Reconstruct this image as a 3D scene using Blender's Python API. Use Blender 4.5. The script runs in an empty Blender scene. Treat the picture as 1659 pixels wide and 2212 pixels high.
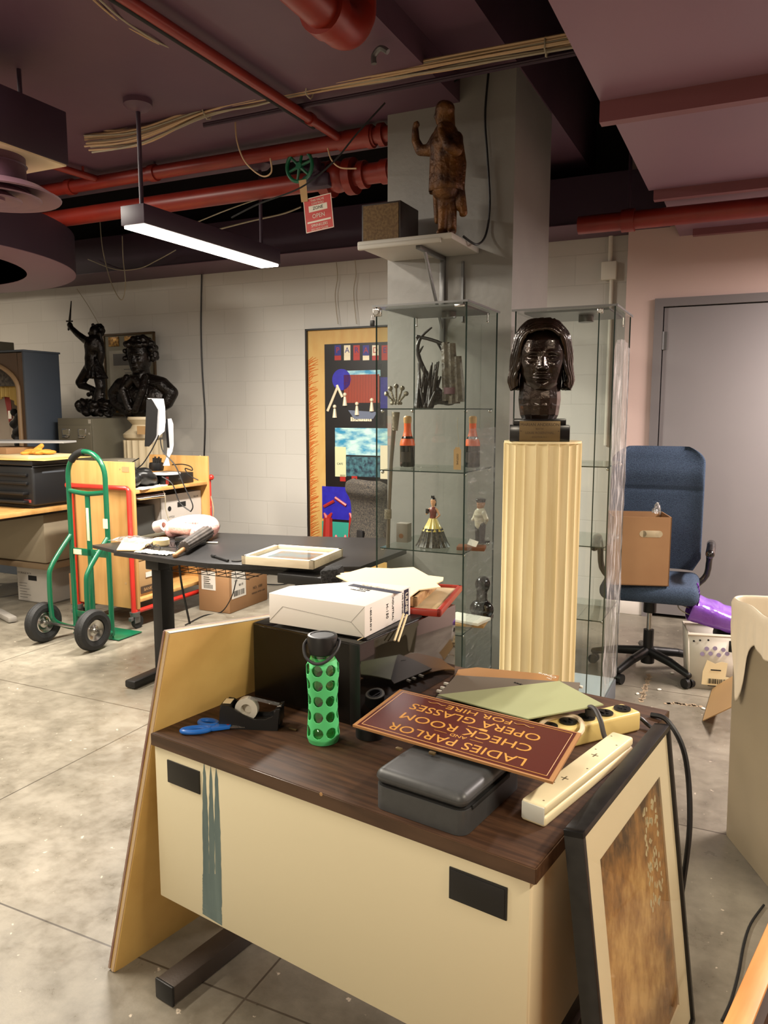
import bpy, bmesh, math, random
from mathutils import Vector, Matrix, Euler, noise
R = math.radians
PI = math.pi
random.seed(7)
SC = bpy.context.scene
COL = SC.collection

# ------------------------------------------------------------------ camera
FPX, CAMH = 1680.0, 1.45
PITCH = math.atan((1106 - 887) / FPX)
cam_d = bpy.data.cameras.new('camera')
cam = bpy.data.objects.new('camera', cam_d)
COL.objects.link(cam)
cam.location = (0, 0, CAMH)
cam.rotation_euler = (R(90) - PITCH, 0, 0)
cam_d.sensor_fit = 'VERTICAL'
cam_d.sensor_height = 24.0
cam_d.lens = 24.0 * FPX / 2212.0
cam_d.clip_start = 0.05
SC.camera = cam

# ------------------------------------------------------------------ world, lights, exposure
W = bpy.data.worlds.new('world')
SC.world = W
W.use_nodes = True
W.node_tree.nodes['Background'].inputs[0].default_value = (0.9, 0.75, 0.65, 1)
W.node_tree.nodes['Background'].inputs[1].default_value = 0.05
SC.view_settings.view_transform = 'Standard'
SC.view_settings.look = 'None'
SC.view_settings.gamma = 1.0
SC.view_settings.use_curve_mapping = False
SC.view_settings.exposure = 1.12
try: SC.cycles.transparent_max_bounces = 32
except Exception: pass

BA = R(-25.5)       # the room's axes
DA = R(-34.4)       # the desk's axes
DORG = (-.574, 1.836)
def bp(u, v, z=0.0):
    c, s = math.cos(BA), math.sin(BA)
    return Vector((u * c - v * s, u * s + v * c, z))
def area(u, v, z, lx, ly, watt, col, rz=0.0, rx=0.0):
    l = bpy.data.lights.new('lamp_light', 'AREA')
    l.shape = 'RECTANGLE'; l.size = lx; l.size_y = ly
    l.energy = watt; l.color = col
    o = bpy.data.objects.new('lamp_light', l)
    COL.objects.link(o)
    o.location = bp(u, v, z); o.rotation_euler = (rx, 0, BA + rz)
    return o
WARM = (1.0, .87, .68)
area(1.25, 1.15, 2.45, .16, 1.2, 34, WARM)           # pendant row on the right
area(1.35, 4.35, 2.50, .16, 1.2, 105, (1.0, .88, .82))
area(-2.85, 1.0, 2.92, .16, 1.2, 42, (1.0, .90, .75))    # pendant row on the left
area(-2.85, 3.69, 2.345, .13, 1.17, 66, (1.0, .93, .84)) # the pendant in view
area(-7.3, 3.4, 2.92, .16, 1.2, 42, (1.0, .87, .70))  # added unseen lamp, brightens the left end of the wall
area(-0.9, -1.6, 2.34, .16, 1.2, 40, WARM)
area(-6.0, 0.0, 2.92, .16, 1.2, 50, WARM)
area(-4.3, 2.3, 2.94, .16, 1.2, 75, (1.0, .92, .80))  # added unseen lamp, lifts the upper back wall

# ------------------------------------------------------------------ projection helpers (photo pixel -> point on a real plane)
def ray(x, y):
    r = (x - 829.5) / FPX; d = (y - 1106) / FPX
    return Vector((r, math.cos(PITCH) - d * math.sin(PITCH), -d * math.cos(PITCH) - math.sin(PITCH)))
def inv(a, ox, oy, P):
    dx, dy = P[0] - ox, P[1] - oy; c, s = math.cos(a), math.sin(a)
    return Vector((dx * c + dy * s, -dx * s + dy * c, P[2]))
def PZ(x, y, z):
    r = ray(x, y); t = (z - CAMH) / r.z
    return Vector((r.x * t, r.y * t, z))
def PY(x, y, Y):
    r = ray(x, y); t = Y / r.y
    return Vector((r.x * t, Y, CAMH + r.z * t))
def BZ(x, y, z): return inv(BA, 0, 0, PZ(x, y, z))
def BV(x, y, v):
    r = ray(x, y); rv = -r.x * math.sin(BA) + r.y * math.cos(BA); t = v / rv
    return inv(BA, 0, 0, (r.x * t, r.y * t, CAMH + r.z * t))
def BU(x, y, u):
    r = ray(x, y); ru = r.x * math.cos(BA) + r.y * math.sin(BA); t = u / ru
    return inv(BA, 0, 0, (r.x * t, r.y * t, CAMH + r.z * t))
def DZ(x, y, z): return inv(DA, DORG[0], DORG[1], PZ(x, y, z))
def dp(x, y, z=0.0):
    c, s = math.cos(DA), math.sin(DA)
    return Vector((DORG[0] + x * c - y * s, DORG[1] + x * s + y * c, z))

# ------------------------------------------------------------------ materials
def lin(c):
    return tuple(((v / 12.92) if v <= .04045 else ((v + .055) / 1.055) ** 2.4) for v in c)
def mat(name, col, rough=.5, metal=0., var=None, bump=None, coat=0., spec=.5, stretch=(1, 1, 1), emit=0., wave=None, trans=0.):
    """var=(scale, amount, colour2, [detail]) mottles; bump=(scale, strength)"""
    m = bpy.data.materials.new(name); m.use_nodes = True
    nt = m.node_tree; N = nt.nodes; L = nt.links
    b = N['Principled BSDF']
    c = lin(col) + (1,)
    b.inputs['Base Color'].default_value = c
    b.inputs['Roughness'].default_value = rough
    b.inputs['Metallic'].default_value = metal
    b.inputs['Coat Weight'].default_value = coat
    b.inputs['Specular IOR Level'].default_value = spec
    b.inputs['Transmission Weight'].default_value = trans
    if emit:
        b.inputs['Emission Color'].default_value = c; b.inputs['Emission Strength'].default_value = emit
    if var or bump or wave:
        tc = N.new('ShaderNodeTexCoord'); mp = N.new('ShaderNodeMapping')
        mp.inputs['Scale'].default_value = stretch
        L.new(tc.outputs['Object'], mp.inputs['Vector'])
    if var:
        n = N.new('ShaderNodeTexNoise'); n.inputs['Scale'].default_value = var[0]
        n.inputs['Detail'].default_value = var[3] if len(var) > 3 else 6
        L.new(mp.outputs[0], n.inputs['Vector'])
        r = N.new('ShaderNodeValToRGB')
        r.color_ramp.elements[0].position = .5 - .22 / max(var[1], .01) * .5 if var[1] < 1 else .42
        r.color_ramp.elements[1].position = .5 + .22 / max(var[1], .01) * .5 if var[1] < 1 else .58
        r.color_ramp.elements[0].position = max(0, r.color_ramp.elements[0].position)
        r.color_ramp.elements[1].position = min(1, r.color_ramp.elements[1].position)
        r.color_ramp.elements[0].color = c
        r.color_ramp.elements[1].color = lin(var[2]) + (1,)
        L.new(n.outputs[0], r.inputs[0]); L.new(r.outputs[0], b.inputs['Base Color'])
    if wave:   # (scale, distortion, colour2)
        w = N.new('ShaderNodeTexWave'); w.inputs['Scale'].default_value = wave[0]
        w.inputs['Distortion'].default_value = wave[1]; w.inputs['Detail'].default_value = 3
        L.new(mp.outputs[0], w.inputs['Vector'])
        r = N.new('ShaderNodeValToRGB'); r.color_ramp.elements[0].color = c
        r.color_ramp.elements[1].color = lin(wave[2]) + (1,)
        L.new(w.outputs[0], r.inputs[0]); L.new(r.outputs[0], b.inputs['Base Color'])
    if bump:
        n2 = N.new('ShaderNodeTexNoise'); n2.inputs['Scale'].default_value = bump[0]; n2.inputs['Detail'].default_value = 5
        L.new(mp.outputs[0], n2.inputs['Vector'])
        bp_ = N.new('ShaderNodeBump'); bp_.inputs['Strength'].default_value = bump[1]; bp_.inputs['Distance'].default_value = .01
        L.new(n2.outputs[0], bp_.inputs['Height']); L.new(bp_.outputs[0], b.inputs['Normal'])
    return m
def glassy(name, tint, fac=.10, rough=.02, haze=None):
    """thin architectural glass: see-through with a fresnel gloss; haze = streaked cloudy film"""
    m = bpy.data.materials.new(name); m.use_nodes = True
    nt = m.node_tree; N = nt.nodes; L = nt.links
    N.remove(N['Principled BSDF']); out = N['Material Output']
    t = N.new('ShaderNodeBsdfTransparent'); t.inputs[0].default_value = lin(tint) + (1,)
    g = N.new('ShaderNodeBsdfGlossy'); g.inputs['Roughness'].default_value = rough
    lw = N.new('ShaderNodeLayerWeight'); lw.inputs['Blend'].default_value = .5
    pw = N.new('ShaderNodeMath'); pw.operation = 'POWER'; L.new(lw.outputs['Facing'], pw.inputs[0]); pw.inputs[1].default_value = 3.5
    ml = N.new('ShaderNodeMath'); ml.operation = 'MULTIPLY_ADD'; L.new(pw.outputs[0], ml.inputs[0]); ml.inputs[1].default_value = .35; ml.inputs[2].default_value = fac * .3
    mx = N.new('ShaderNodeMixShader')
    L.new(ml.outputs[0], mx.inputs[0]); L.new(t.outputs[0], mx.inputs[1]); L.new(g.outputs[0], mx.inputs[2])
    last = mx
    if haze:   # (scale, stretch xyz, lo, hi, colour)
        d = N.new('ShaderNodeBsdfPrincipled'); d.inputs['Base Color'].default_value = lin(haze[4]) + (1,)
        d.inputs['Roughness'].default_value = .25
        tc = N.new('ShaderNodeTexCoord'); mp = N.new('ShaderNodeMapping')
        mp.inputs['Scale'].default_value = haze[1]; mp.inputs['Rotation'].default_value = (R(28), 0, 0) if len(haze) < 6 else haze[5]
        n = N.new('ShaderNodeTexNoise'); n.inputs['Scale'].default_value = haze[0]; n.inputs['Detail'].default_value = 7
        r = N.new('ShaderNodeMapRange'); r.inputs['From Min'].default_value = haze[2]; r.inputs['From Max'].default_value = haze[3]
        r.inputs['To Min'].default_value = .08; r.inputs['To Max'].default_value = .75
        L.new(tc.outputs['Object'], mp.inputs[0]); L.new(mp.outputs[0], n.inputs['Vector']); L.new(n.outputs[0], r.inputs['Value'])
        bu = N.new('ShaderNodeBump'); bu.inputs['Strength'].default_value = .9; bu.inputs['Distance'].default_value = .02
        L.new(n.outputs[0], bu.inputs['Height']); L.new(bu.outputs[0], d.inputs['Normal']); L.new(bu.outputs[0], g.inputs['Normal'])
        m2 = N.new('ShaderNodeMixShader')
        L.new(r.outputs[0], m2.inputs[0]); L.new(mx.outputs[0], m2.inputs[1]); L.new(d.outputs[0], m2.inputs[2]); last = m2
    L.new(last.outputs[0], out.inputs[0])
    return m

M = {}
M['purple'] = mat('purple ceiling paint', (.315, .21, .275), .5, var=(1.3, .6, (.37, .26, .315)), bump=(14, .06))
M['purple_soffit'] = mat('purple soffit paint', (.47, .35, .41), .42, var=(1.1, .5, (.51, .38, .44)))
M['purple_dark'] = mat('dark purple duct paint', (.20, .12, .185), .55)
M['pink_trim'] = mat('dull red painted strip', (.46, .27, .29), .45)
M['void'] = mat('void shade colour', (.13, .09, .10), .8)  # dark base colour carries the gloom of the upper voids
M['red'] = mat('red pipe paint', (.53, .145, .09), .4, var=(6, .5, (.46, .12, .08)))
M['redm'] = mat('bright red tube enamel', (.74, .17, .13), .3, coat=.3)
M['green'] = mat('green enamel', (.04, .36, .24), .3, coat=.3)
M['grey_pillar'] = mat('grey pillar paint', (.55, .54, .52), .42, var=(3, .4, (.515, .505, .49)), bump=(30, .12))
M['black'] = mat('black plastic', (.07, .07, .075), .45)
M['blackm'] = mat('matt black', (.05, .05, .05), .8)
M['blacksteel'] = mat('black powder coated steel', (.07, .065, .065), .45, bump=(200, .05))
M['gloss'] = mat('glossy black panel', (.022, .02, .018), .06, coat=.6)
M['white'] = mat('white paint', (.85, .83, .78), .5)
M['paper'] = mat('white paper', (.86, .84, .80), .7)
M['cream'] = mat('cream sheet', (.95, .88, .72), .7)
M['chrome'] = mat('bright metal', (.75, .74, .72), .22, 1.)
M['grey_metal'] = mat('grey metal', (.45, .45, .45), .4, .7)
M['rubber'] = mat('black rubber', (.09, .09, .09), .65, bump=(90, .2))
M['card'] = mat('brown cardboard', (.62, .47, .32), .75, var=(5, .5, (.58, .43, .29)))
M['card_light'] = mat('pale cardboard', (.70, .56, .38), .75)
M['ply'] = mat('golden plywood', (.86, .72, .43), .55, var=(3.0, .8, (.76, .60, .33)), stretch=(1, 1, .5), bump=(12, .1))
M['ply_edge'] = mat('plywood edge', (.80, .72, .58), .7, wave=(14, 1.5, (.66, .54, .42)), stretch=(8, .1, .1))
M['beech'] = mat('beech laminate', (.80, .62, .38), .45, var=(3.2, .7, (.74, .55, .31)), stretch=(6, 6, .6))
M['laminate'] = mat('walnut laminate', (.31, .21, .14), .6, spec=.3, var=(5, .9, (.21, .135, .085)), stretch=(1.2, 16, 1))
M['laminate_edge'] = mat('walnut laminate edge', (.32, .23, .16), .4, var=(5, .9, (.25, .17, .11)), stretch=(1.2, 16, 8))
M['putty'] = mat('putty beige steel', (.84, .80, .675), .42)
M['dustgrey'] = mat('brown grey steel', (.30, .27, .25), .38, .4, bump=(150, .04))
M['tealstain'] = mat('blue green stain', (.40, .47, .46), .6, var=(40, .8, (.34, .41, .41)), stretch=(1, 1, .1))
M['dull_black'] = mat('dull black cover plate', (.09, .08, .06), .5)
M['bronze'] = mat('dark bronze', (.165, .115, .075), .27, .65, var=(9, .8, (.08, .05, .035)), bump=(38, .35), coat=.4)
M['bronze_hair'] = mat('dark bronze hair', (.18, .13, .085), .26, .7, var=(9, .8, (.09, .06, .04)), bump=(40, .7), stretch=(1, 1, .35), coat=.4)
M['bronze_dull'] = mat('blackened bronze', (.10, .075, .06), .32, .6, var=(14, .8, (.06, .045, .035)), bump=(40, .7))
M['gilt'] = mat('worn gilt plaster', (.40, .25, .08), .45, .35, var=(14, .9, (.22, .12, .05)), bump=(50, .7))
M['brass'] = mat('brass plate', (.42, .35, .24), .45, .6)
M['plinth'] = mat('cream painted wood', (.92, .86, .69), .5, var=(3, .7, (.86, .78, .58)), stretch=(10, 10, .6))
M['plinth_grey'] = mat('greyish cream wood', (.74, .68, .56), .55)
M['bluefab'] = mat('navy tweed fabric', (.17, .225, .31), .9, var=(160, .9, (.25, .32, .41), 2), bump=(220, .5), stretch=(1, 1, 2))
M['meshfab'] = mat('flecked grey fabric', (.10, .09, .08), .9, var=(110, .9, (.26, .23, .19), 2), bump=(220, .4))
M['glass'] = glassy('clear cabinet glass', (.955, .97, .96), .13)
M['glassedge'] = mat('green glass edge', (.10, .17, .15), .12)
M['clear'] = glassy('clear glass', (.985, .99, .985), .25)
M['wrap'] = glassy('stretch wrap film', (.97, .97, .97), .35, .16, haze=(6, (1, 6, .9), .50, .80, (.92, .91, .90), (R(-28), 0, 0)))
M['film'] = glassy('clear plastic film', (.92, .92, .92), .5, .1, haze=(18, (1, 1, 1), .5, .7, (.9, .9, .9)))
M['steelblue'] = mat('blue grey steel', (.26, .29, .33), .5)
M['filegrey'] = mat('olive grey steel', (.37, .35, .29), .42)
M['tan_wire'] = mat('tan cable jacket', (.72, .60, .46), .55)
M['grey_wire'] = mat('pale grey cable', (.62, .58, .50), .55)
M['wood'] = mat('pale wood', (.72, .58, .40), .5, var=(6, .8, (.64, .49, .32)), stretch=(1, 12, 12))
M['ash'] = mat('white ash frame', (.88, .83, .73), .5, var=(8, .5, (.83, .77, .66)), stretch=(1, 10, 10))
M['navy'] = mat('navy ink', (.08, .09, .20), .6)
M['ink'] = mat('black ink', (.06, .06, .06), .7)
M['greyink'] = mat('grey ink', (.35, .34, .33), .7)
M['whiteink'] = mat('white ink', (.85, .82, .76), .6)
M['doorgrey'] = mat('grey door paint', (.56, .54, .54), .4, var=(2, .3, (.54, .52, .52)))
M['doorframe'] = mat('darker grey frame paint', (.46, .44, .44), .4)
M['pinkwall'] = mat('warm white wall paint', (.80, .70, .665), .55, var=(1.5, .3, (.78, .68, .645)), bump=(40, .05))
M['basewhite'] = mat('white baseboard', (.85, .82, .78), .45)

def wall_material():
    m = mat('painted block wall', (.76, .745, .715), .48)
    N = m.node_tree.nodes; L = m.node_tree.links; b = N['Principled BSDF']
    tc = N.new('ShaderNodeTexCoord'); sx = N.new('ShaderNodeSeparateXYZ'); cx = N.new('ShaderNodeCombineXYZ')
    L.new(tc.outputs['Object'], sx.inputs[0]); L.new(sx.outputs[0], cx.inputs[0]); L.new(sx.outputs[2], cx.inputs[1])
    br = N.new('ShaderNodeTexBrick'); br.inputs['Scale'].default_value = 1.0
    br.inputs['Brick Width'].default_value = .415; br.inputs['Row Height'].default_value = .2135
    br.inputs['Mortar Size'].default_value = .005; br.inputs['Mortar Smooth'].default_value = .6
    br.inputs['Color1'].default_value = lin((.76, .745, .715)) + (1,)
    br.inputs['Color2'].default_value = lin((.745, .73, .70)) + (1,)
    br.inputs['Mortar'].default_value = lin((.725, .71, .68)) + (1,)
    L.new(cx.outputs[0], br.inputs['Vector']); L.new(br.outputs['Color'], b.inputs['Base Color'])
    bu = N.new('ShaderNodeBump'); bu.inputs['Strength'].default_value = .22; bu.inputs['Distance'].default_value = .006; bu.invert = True
    L.new(br.outputs['Fac'], bu.inputs['Height']); L.new(bu.outputs[0], b.inputs['Normal'])
    return m
M['block'] = wall_material()

def floor_material():
    m = bpy.data.materials.new('worn sealed concrete'); m.use_nodes = True
    N = m.node_tree.nodes; L = m.node_tree.links; b = N['Principled BSDF']
    tc = N.new('ShaderNodeTexCoord')
    n1 = N.new('ShaderNodeTexNoise'); n1.inputs['Scale'].default_value = 1.1; n1.inputs['Detail'].default_value = 8; n1.inputs['Roughness'].default_value = .62
    n2 = N.new('ShaderNodeTexNoise'); n2.inputs['Scale'].default_value = 9; n2.inputs['Detail'].default_value = 8; n2.inputs['Roughness'].default_value = .7
    n3 = N.new('ShaderNodeTexNoise'); n3.inputs['Scale'].default_value = 34; n3.inputs['Detail'].default_value = 3
    for n in (n1, n2, n3): L.new(tc.outputs['Object'], n.inputs['Vector'])
    r1 = N.new('ShaderNodeValToRGB'); e = r1.color_ramp.elements
    e[0].position = .35; e[0].color = lin((.42, .395, .345)) + (1,); e[1].position = .68; e[1].color = lin((.60, .57, .51)) + (1,)
    L.new(n1.outputs[0], r1.inputs[0])
    r2 = N.new('ShaderNodeValToRGB'); e = r2.color_ramp.elements
    e[0].position = .33; e[0].color = (.62, .61, .60, 1); e[1].position = .6; e[1].color = (1, 1, 1, 1)
    L.new(n2.outputs[0], r2.inputs[0])
    mx = N.new('ShaderNodeMix'); mx.data_type = 'RGBA'; mx.blend_type = 'MULTIPLY'; mx.inputs[0].default_value = .8
    L.new(r1.outputs[0], mx.inputs[6]); L.new(r2.outputs[0], mx.inputs[7])
    r3 = N.new('ShaderNodeValToRGB'); e = r3.color_ramp.elements
    e[0].position = .70; e[0].color = (0, 0, 0, 1); e[1].position = .74; e[1].color = (1, 1, 1, 1)
    L.new(n3.outputs[0], r3.inputs[0])
    m2 = N.new('ShaderNodeMix'); m2.data_type = 'RGBA'
    L.new(r3.outputs[0], m2.inputs[0]); L.new(mx.outputs[2], m2.inputs[6]); m2.inputs[7].default_value = lin((.75, .70, .63)) + (1,)
    # saw-cut joints: |x - a| < w
    sx = N.new('ShaderNodeSeparateXYZ'); L.new(tc.outputs['Object'], sx.inputs[0])
    acc = None
    for ax, a in ((1, 1.44), (1, 2.78), (1, 4.15), (0, -1.07), (0, -2.49), (0, -3.9), (0, .33), (1, .1)):
        s = N.new('ShaderNodeMath'); s.operation = 'SUBTRACT'; L.new(sx.outputs[ax], s.inputs[0]); s.inputs[1].default_value = a
        ab = N.new('ShaderNodeMath'); ab.operation = 'ABSOLUTE'; L.new(s.outputs[0], ab.inputs[0])
        lt = N.new('ShaderNodeMath'); lt.operation = 'LESS_THAN'; L.new(ab.outputs[0], lt.inputs[0]); lt.inputs[1].default_value = .003
        if acc is None: acc = lt
        else:
            mm = N.new('ShaderNodeMath'); mm.operation = 'MAXIMUM'; L.new(acc.outputs[0], mm.inputs[0]); L.new(lt.outputs[0], mm.inputs[1]); acc = mm
    m3 = N.new('ShaderNodeMix'); m3.data_type = 'RGBA'; L.new(acc.outputs[0], m3.inputs[0]); L.new(m2.outputs[2], m3.inputs[6])
    m3.inputs[7].default_value = lin((.30, .27, .23)) + (1,)
    L.new(m3.outputs[2], b.inputs['Base Color'])
    rr = N.new('ShaderNodeMapRange'); rr.inputs['To Min'].default_value = .22; rr.inputs['To Max'].default_value = .55
    rr.inputs['From Min'].default_value = .3; rr.inputs['From Max'].default_value = .7
    L.new(n2.outputs[0], rr.inputs['Value']); L.new(rr.outputs[0], b.inputs['Roughness'])
    bu = N.new('ShaderNodeBump'); bu.inputs['Strength'].default_value = .12; bu.inputs['Distance'].default_value = .01
    L.new(n2.outputs[0], bu.inputs['Height']); L.new(bu.outputs[0], b.inputs['Normal'])
    return m
M['floor'] = floor_material()

# ------------------------------------------------------------------ mesh builder
class MB:
    def __init__(s): s.bm = bmesh.new(); s.mi = 0
    def _merge(s, tb, mtx=None):
        if mtx is not None: bmesh.ops.transform(tb, matrix=mtx, verts=tb.verts)
        for f in tb.faces: f.material_index = s.mi
        me = bpy.data.meshes.new('t'); tb.to_mesh(me); tb.free()
        s.bm.from_mesh(me); bpy.data.meshes.remove(me)
        return s
    def box(s, x0, x1, y0, y1, z0, z1, bev=0., seg=2, mtx=None, vert_only=False):
        tb = bmesh.new(); bmesh.ops.create_cube(tb, size=1)
        for v in tb.verts:
            v.co = Vector(((x0 + x1) / 2 + v.co.x * (x1 - x0), (y0 + y1) / 2 + v.co.y * (y1 - y0), (z0 + z1) / 2 + v.co.z * (z1 - z0)))
        if bev > 0:
            ed = tb.edges[:]
            if vert_only: ed = [e for e in ed if abs(e.verts[0].co.z - e.verts[1].co.z) > 1e-5]
            bmesh.ops.bevel(tb, geom=ed, offset=bev, segments=seg, affect='EDGES', profile=.5)
        return s._merge(tb, mtx)
    def cyl(s, p1, p2, r1, r2=None, seg=16, caps=True, mtx=None):
        r2 = r1 if r2 is None else r2
        p1, p2 = Vector(p1), Vector(p2); d = p2 - p1
        tb = bmesh.new(); bmesh.ops.create_cone(tb, segments=seg, radius1=r1, radius2=r2, depth=d.length, cap_ends=caps)
        q = Vector((0, 0, 1)).rotation_difference(d.normalized()).to_matrix().to_4x4()
        q.translation = (p1 + p2) / 2
        bmesh.ops.transform(tb, matrix=q, verts=tb.verts)
        return s._merge(tb, mtx)
    def sphere(s, c, r, seg=20, rings=12, rot=None, mtx=None):
        tb = bmesh.new(); bmesh.ops.create_uvsphere(tb, u_segments=seg, v_segments=rings, radius=1)
        if not hasattr(r, '__len__'): r = (r, r, r)
        m = Matrix.Translation(Vector(c)) @ (Euler(rot).to_matrix().to_4x4() if rot else Matrix.Identity(4)) @ Matrix.Diagonal((r[0], r[1], r[2], 1))
        bmesh.ops.transform(tb, matrix=m, verts=tb.verts)
        return s._merge(tb, mtx)
    def tube(s, pts, r, seg=8, closed=False, smooth=0, mtx=None):
        P = [Vector(p) for p in pts]
        if smooth: P = catmull(P, smooth, closed)
        n = len(P); rr = r if hasattr(r, '__len__') else None
        tb = bmesh.new(); rings = []
        t0 = (P[1] - P[0]).normalized(); up = Vector((0, 0, 1)) if abs(t0.z) < .9 else Vector((1, 0, 0))
        nrm = t0.cross(up).normalized()
        for i in range(n):
            a = P[(i - 1) % n] if (closed or i > 0) else P[0]; c = P[(i + 1) % n] if (closed or i < n - 1) else P[-1]
            t = (c - a)
            t = t.normalized() if t.length > 1e-9 else t0
            nrm = (nrm - t * nrm.dot(t))
            nrm = nrm.normalized() if nrm.length > 1e-6 else t.orthogonal().normalized()
            bn = t.cross(nrm)
            ri = rr[i * len(rr) // n] if rr else r
            rings.append([tb.verts.new(P[i] + nrm * math.cos(2 * PI * k / seg) * ri + bn * math.sin(2 * PI * k / seg) * ri) for k in range(seg)])
        for i in range(n if closed else n - 1):
            A, Bq = rings[i], rings[(i + 1) % n]
            for k in range(seg): tb.faces.new((A[k], A[(k + 1) % seg], Bq[(k + 1) % seg], Bq[k]))
        if not closed:
            tb.faces.new(rings[0][::-1]); tb.faces.new(rings[-1])
        return s._merge(tb, mtx)
    def lathe(s, prof, c=(0, 0, 0), seg=32, mtx=None, mod=None):
        tb = bmesh.new(); rings = []
        for (r, z) in prof:
            ring = []
            for k in range(seg):
                a = 2 * PI * k / seg; q = r * (mod(a, z) if mod else 1)
                ring.append(tb.verts.new((c[0] + q * math.cos(a), c[1] + q * math.sin(a), c[2] + z)))
            rings.append(ring)
        for i in range(len(rings) - 1):
            for k in range(seg): tb.faces.new((rings[i][k], rings[i][(k + 1) % seg], rings[i + 1][(k + 1) % seg], rings[i + 1][k]))
        if prof[0][0] > 1e-4: tb.faces.new(rings[0][::-1])
        if prof[-1][0] > 1e-4: tb.faces.new(rings[-1])
        bmesh.ops.remove_doubles(tb, verts=tb.verts, dist=1e-6)
        return s._merge(tb, mtx)
    def prism(s, poly, z0, z1, mtx=None, bev=0.):
        tb = bmesh.new()
        lo = [tb.verts.new((p[0], p[1], z0)) for p in poly]
        f = tb.faces.new(lo[::-1]); r = bmesh.ops.extrude_face_region(tb, geom=[f])
        vs = [g for g in r['geom'] if isinstance(g, bmesh.types.BMVert)]
        for v in vs: v.co.z = z1
        bmesh.ops.recalc_face_normals(tb, faces=tb.faces)
        if bev: bmesh.ops.bevel(tb, geom=tb.edges[:], offset=bev, segments=2, affect='EDGES', profile=.5)
        return s._merge(tb, mtx)
    def sheet(s, pts, th=.002):
        """thin solid from a loop of 3-D points"""
        P = [Vector(p) for p in pts]
        n = Vector((0, 0, 0))
        for i in range(len(P)): n += P[i].cross(P[(i + 1) % len(P)])
        n.normalize()
        if n.z < 0: n = -n
        tb = bmesh.new()
        a = [tb.verts.new(p) for p in P]; b = [tb.verts.new(p + n * th) for p in P]
        tb.faces.new(a[::-1]); tb.faces.new(b)
        for i in range(len(P)): j = (i + 1) % len(P); tb.faces.new((a[i], a[j], b[j], b[i]))
        bmesh.ops.recalc_face_normals(tb, faces=tb.faces)
        return s._merge(tb)
    def grid(s, fn, nu, nv, cu=False, mtx=None):
        tb = bmesh.new(); V = [[tb.verts.new(fn(i / (nu if cu else nu - 1), j / (nv - 1))) for j in range(nv)] for i in range(nu)]
        for i in range(nu if cu else nu - 1):
            for j in range(nv - 1):
                tb.faces.new((V[i][j], V[(i + 1) % nu][j], V[(i + 1) % nu][j + 1], V[i][j + 1]))
        bmesh.ops.remove_doubles(tb, verts=tb.verts, dist=1e-6)
        return s._merge(tb, mtx)
    def text(s, txt, size, mtx, ext=.0004, sx=1.0, bold=0.):
        cu = bpy.data.curves.new('t', 'FONT'); cu.body = txt; cu.size = size; cu.extrude = ext
        cu.align_x = 'CENTER'; cu.align_y = 'CENTER'; cu.resolution_u = 3; cu.offset = bold
        ob = bpy.data.objects.new('t', cu); COL.objects.link(ob)
        me = bpy.data.meshes.new_from_object(ob)
        tb = bmesh.new(); tb.from_mesh(me); bpy.data.meshes.remove(me)
        bpy.data.objects.remove(ob); bpy.data.curves.remove(cu)
        bmesh.ops.transform(tb, matrix=Matrix.Diagonal((sx, 1, 1, 1)), verts=tb.verts)
        return s._merge(tb, mtx)
def catmull(P, k, closed=False):
    out = []; n = len(P)
    rng = range(n) if closed else range(n - 1)
    for i in rng:
        p0 = P[(i - 1) % n] if (closed or i > 0) else P[0]; p1 = P[i]; p2 = P[(i + 1) % n]
        p3 = P[(i + 2) % n] if (closed or i + 2 < n) else P[-1]
        for j in range(k):
            t = j / k
            out.append(.5 * ((2 * p1) + (p2 - p0) * t + (2 * p0 - 5 * p1 + 4 * p2 - p3) * t * t + (3 * p1 - p0 - 3 * p2 + p3) * t ** 3))
    if not closed: out.append(P[-1])
    return out
def frame_mtx(o, x, up):
    """matrix whose X follows x, Y follows 'up' as close as possible, Z the normal"""
    x = Vector(x).normalized(); z = x.cross(Vector(up)).normalized(); y = z.cross(x)
    m = Matrix((x, y, z)).transposed().to_4x4(); m.translation = Vector(o); return m

ORG = {}
def finish(name, mb, mats, parent=None, smooth=True, ang=32, label=None, mods=(), dbl=0):
    r = parent
    while r is not None and r.parent is not None: r = r.parent
    if r is not None and r.name in ORG:
        bmesh.ops.translate(mb.bm, vec=-Vector(ORG[r.name]), verts=mb.bm.verts)
    me = bpy.data.meshes.new(name); mb.bm.to_mesh(me); mb.bm.free()
    if not isinstance(mats, (list, tuple)): mats = [mats]
    for m in mats: me.materials.append(M[m] if isinstance(m, str) else m)
    if smooth and me.polygons:
        me.polygons.foreach_set('use_smooth', [True] * len(me.polygons))
        me.set_sharp_from_angle(angle=R(ang))
    o = bpy.data.objects.new(name, me); COL.objects.link(o)
    for md in mods:
        d = o.modifiers.new(md[0].lower(), md[0])
        for k, v in md[1].items(): setattr(d, k, v)
    if parent is not None: o.parent = parent
    if label: o['label'] = label
    return o
def thing(name, label, cat, loc=(0, 0, 0), rz=0., group=None, mtx=None):
    o = bpy.data.objects.new(name, None); COL.objects.link(o); o.empty_display_size = .05
    if mtx is not None: o.matrix_world = mtx
    else: o.location = loc; o.rotation_euler = (0, 0, rz)
    o['label'] = label; o['category'] = cat
    if group: o['group'] = group
    return o
def bth(name, label, cat, o, group=None):
    """a thing built in room coordinates (u, v, z), rooted at its base o"""
    t = thing(name, label, cat, bp(*o), BA, group); ORG[t.name] = o; return t
def dth(name, label, cat, o, group=None):
    """a thing built in desk coordinates"""
    t = thing(name, label, cat, dp(*o), DA, group); ORG[t.name] = o; return t
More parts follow.
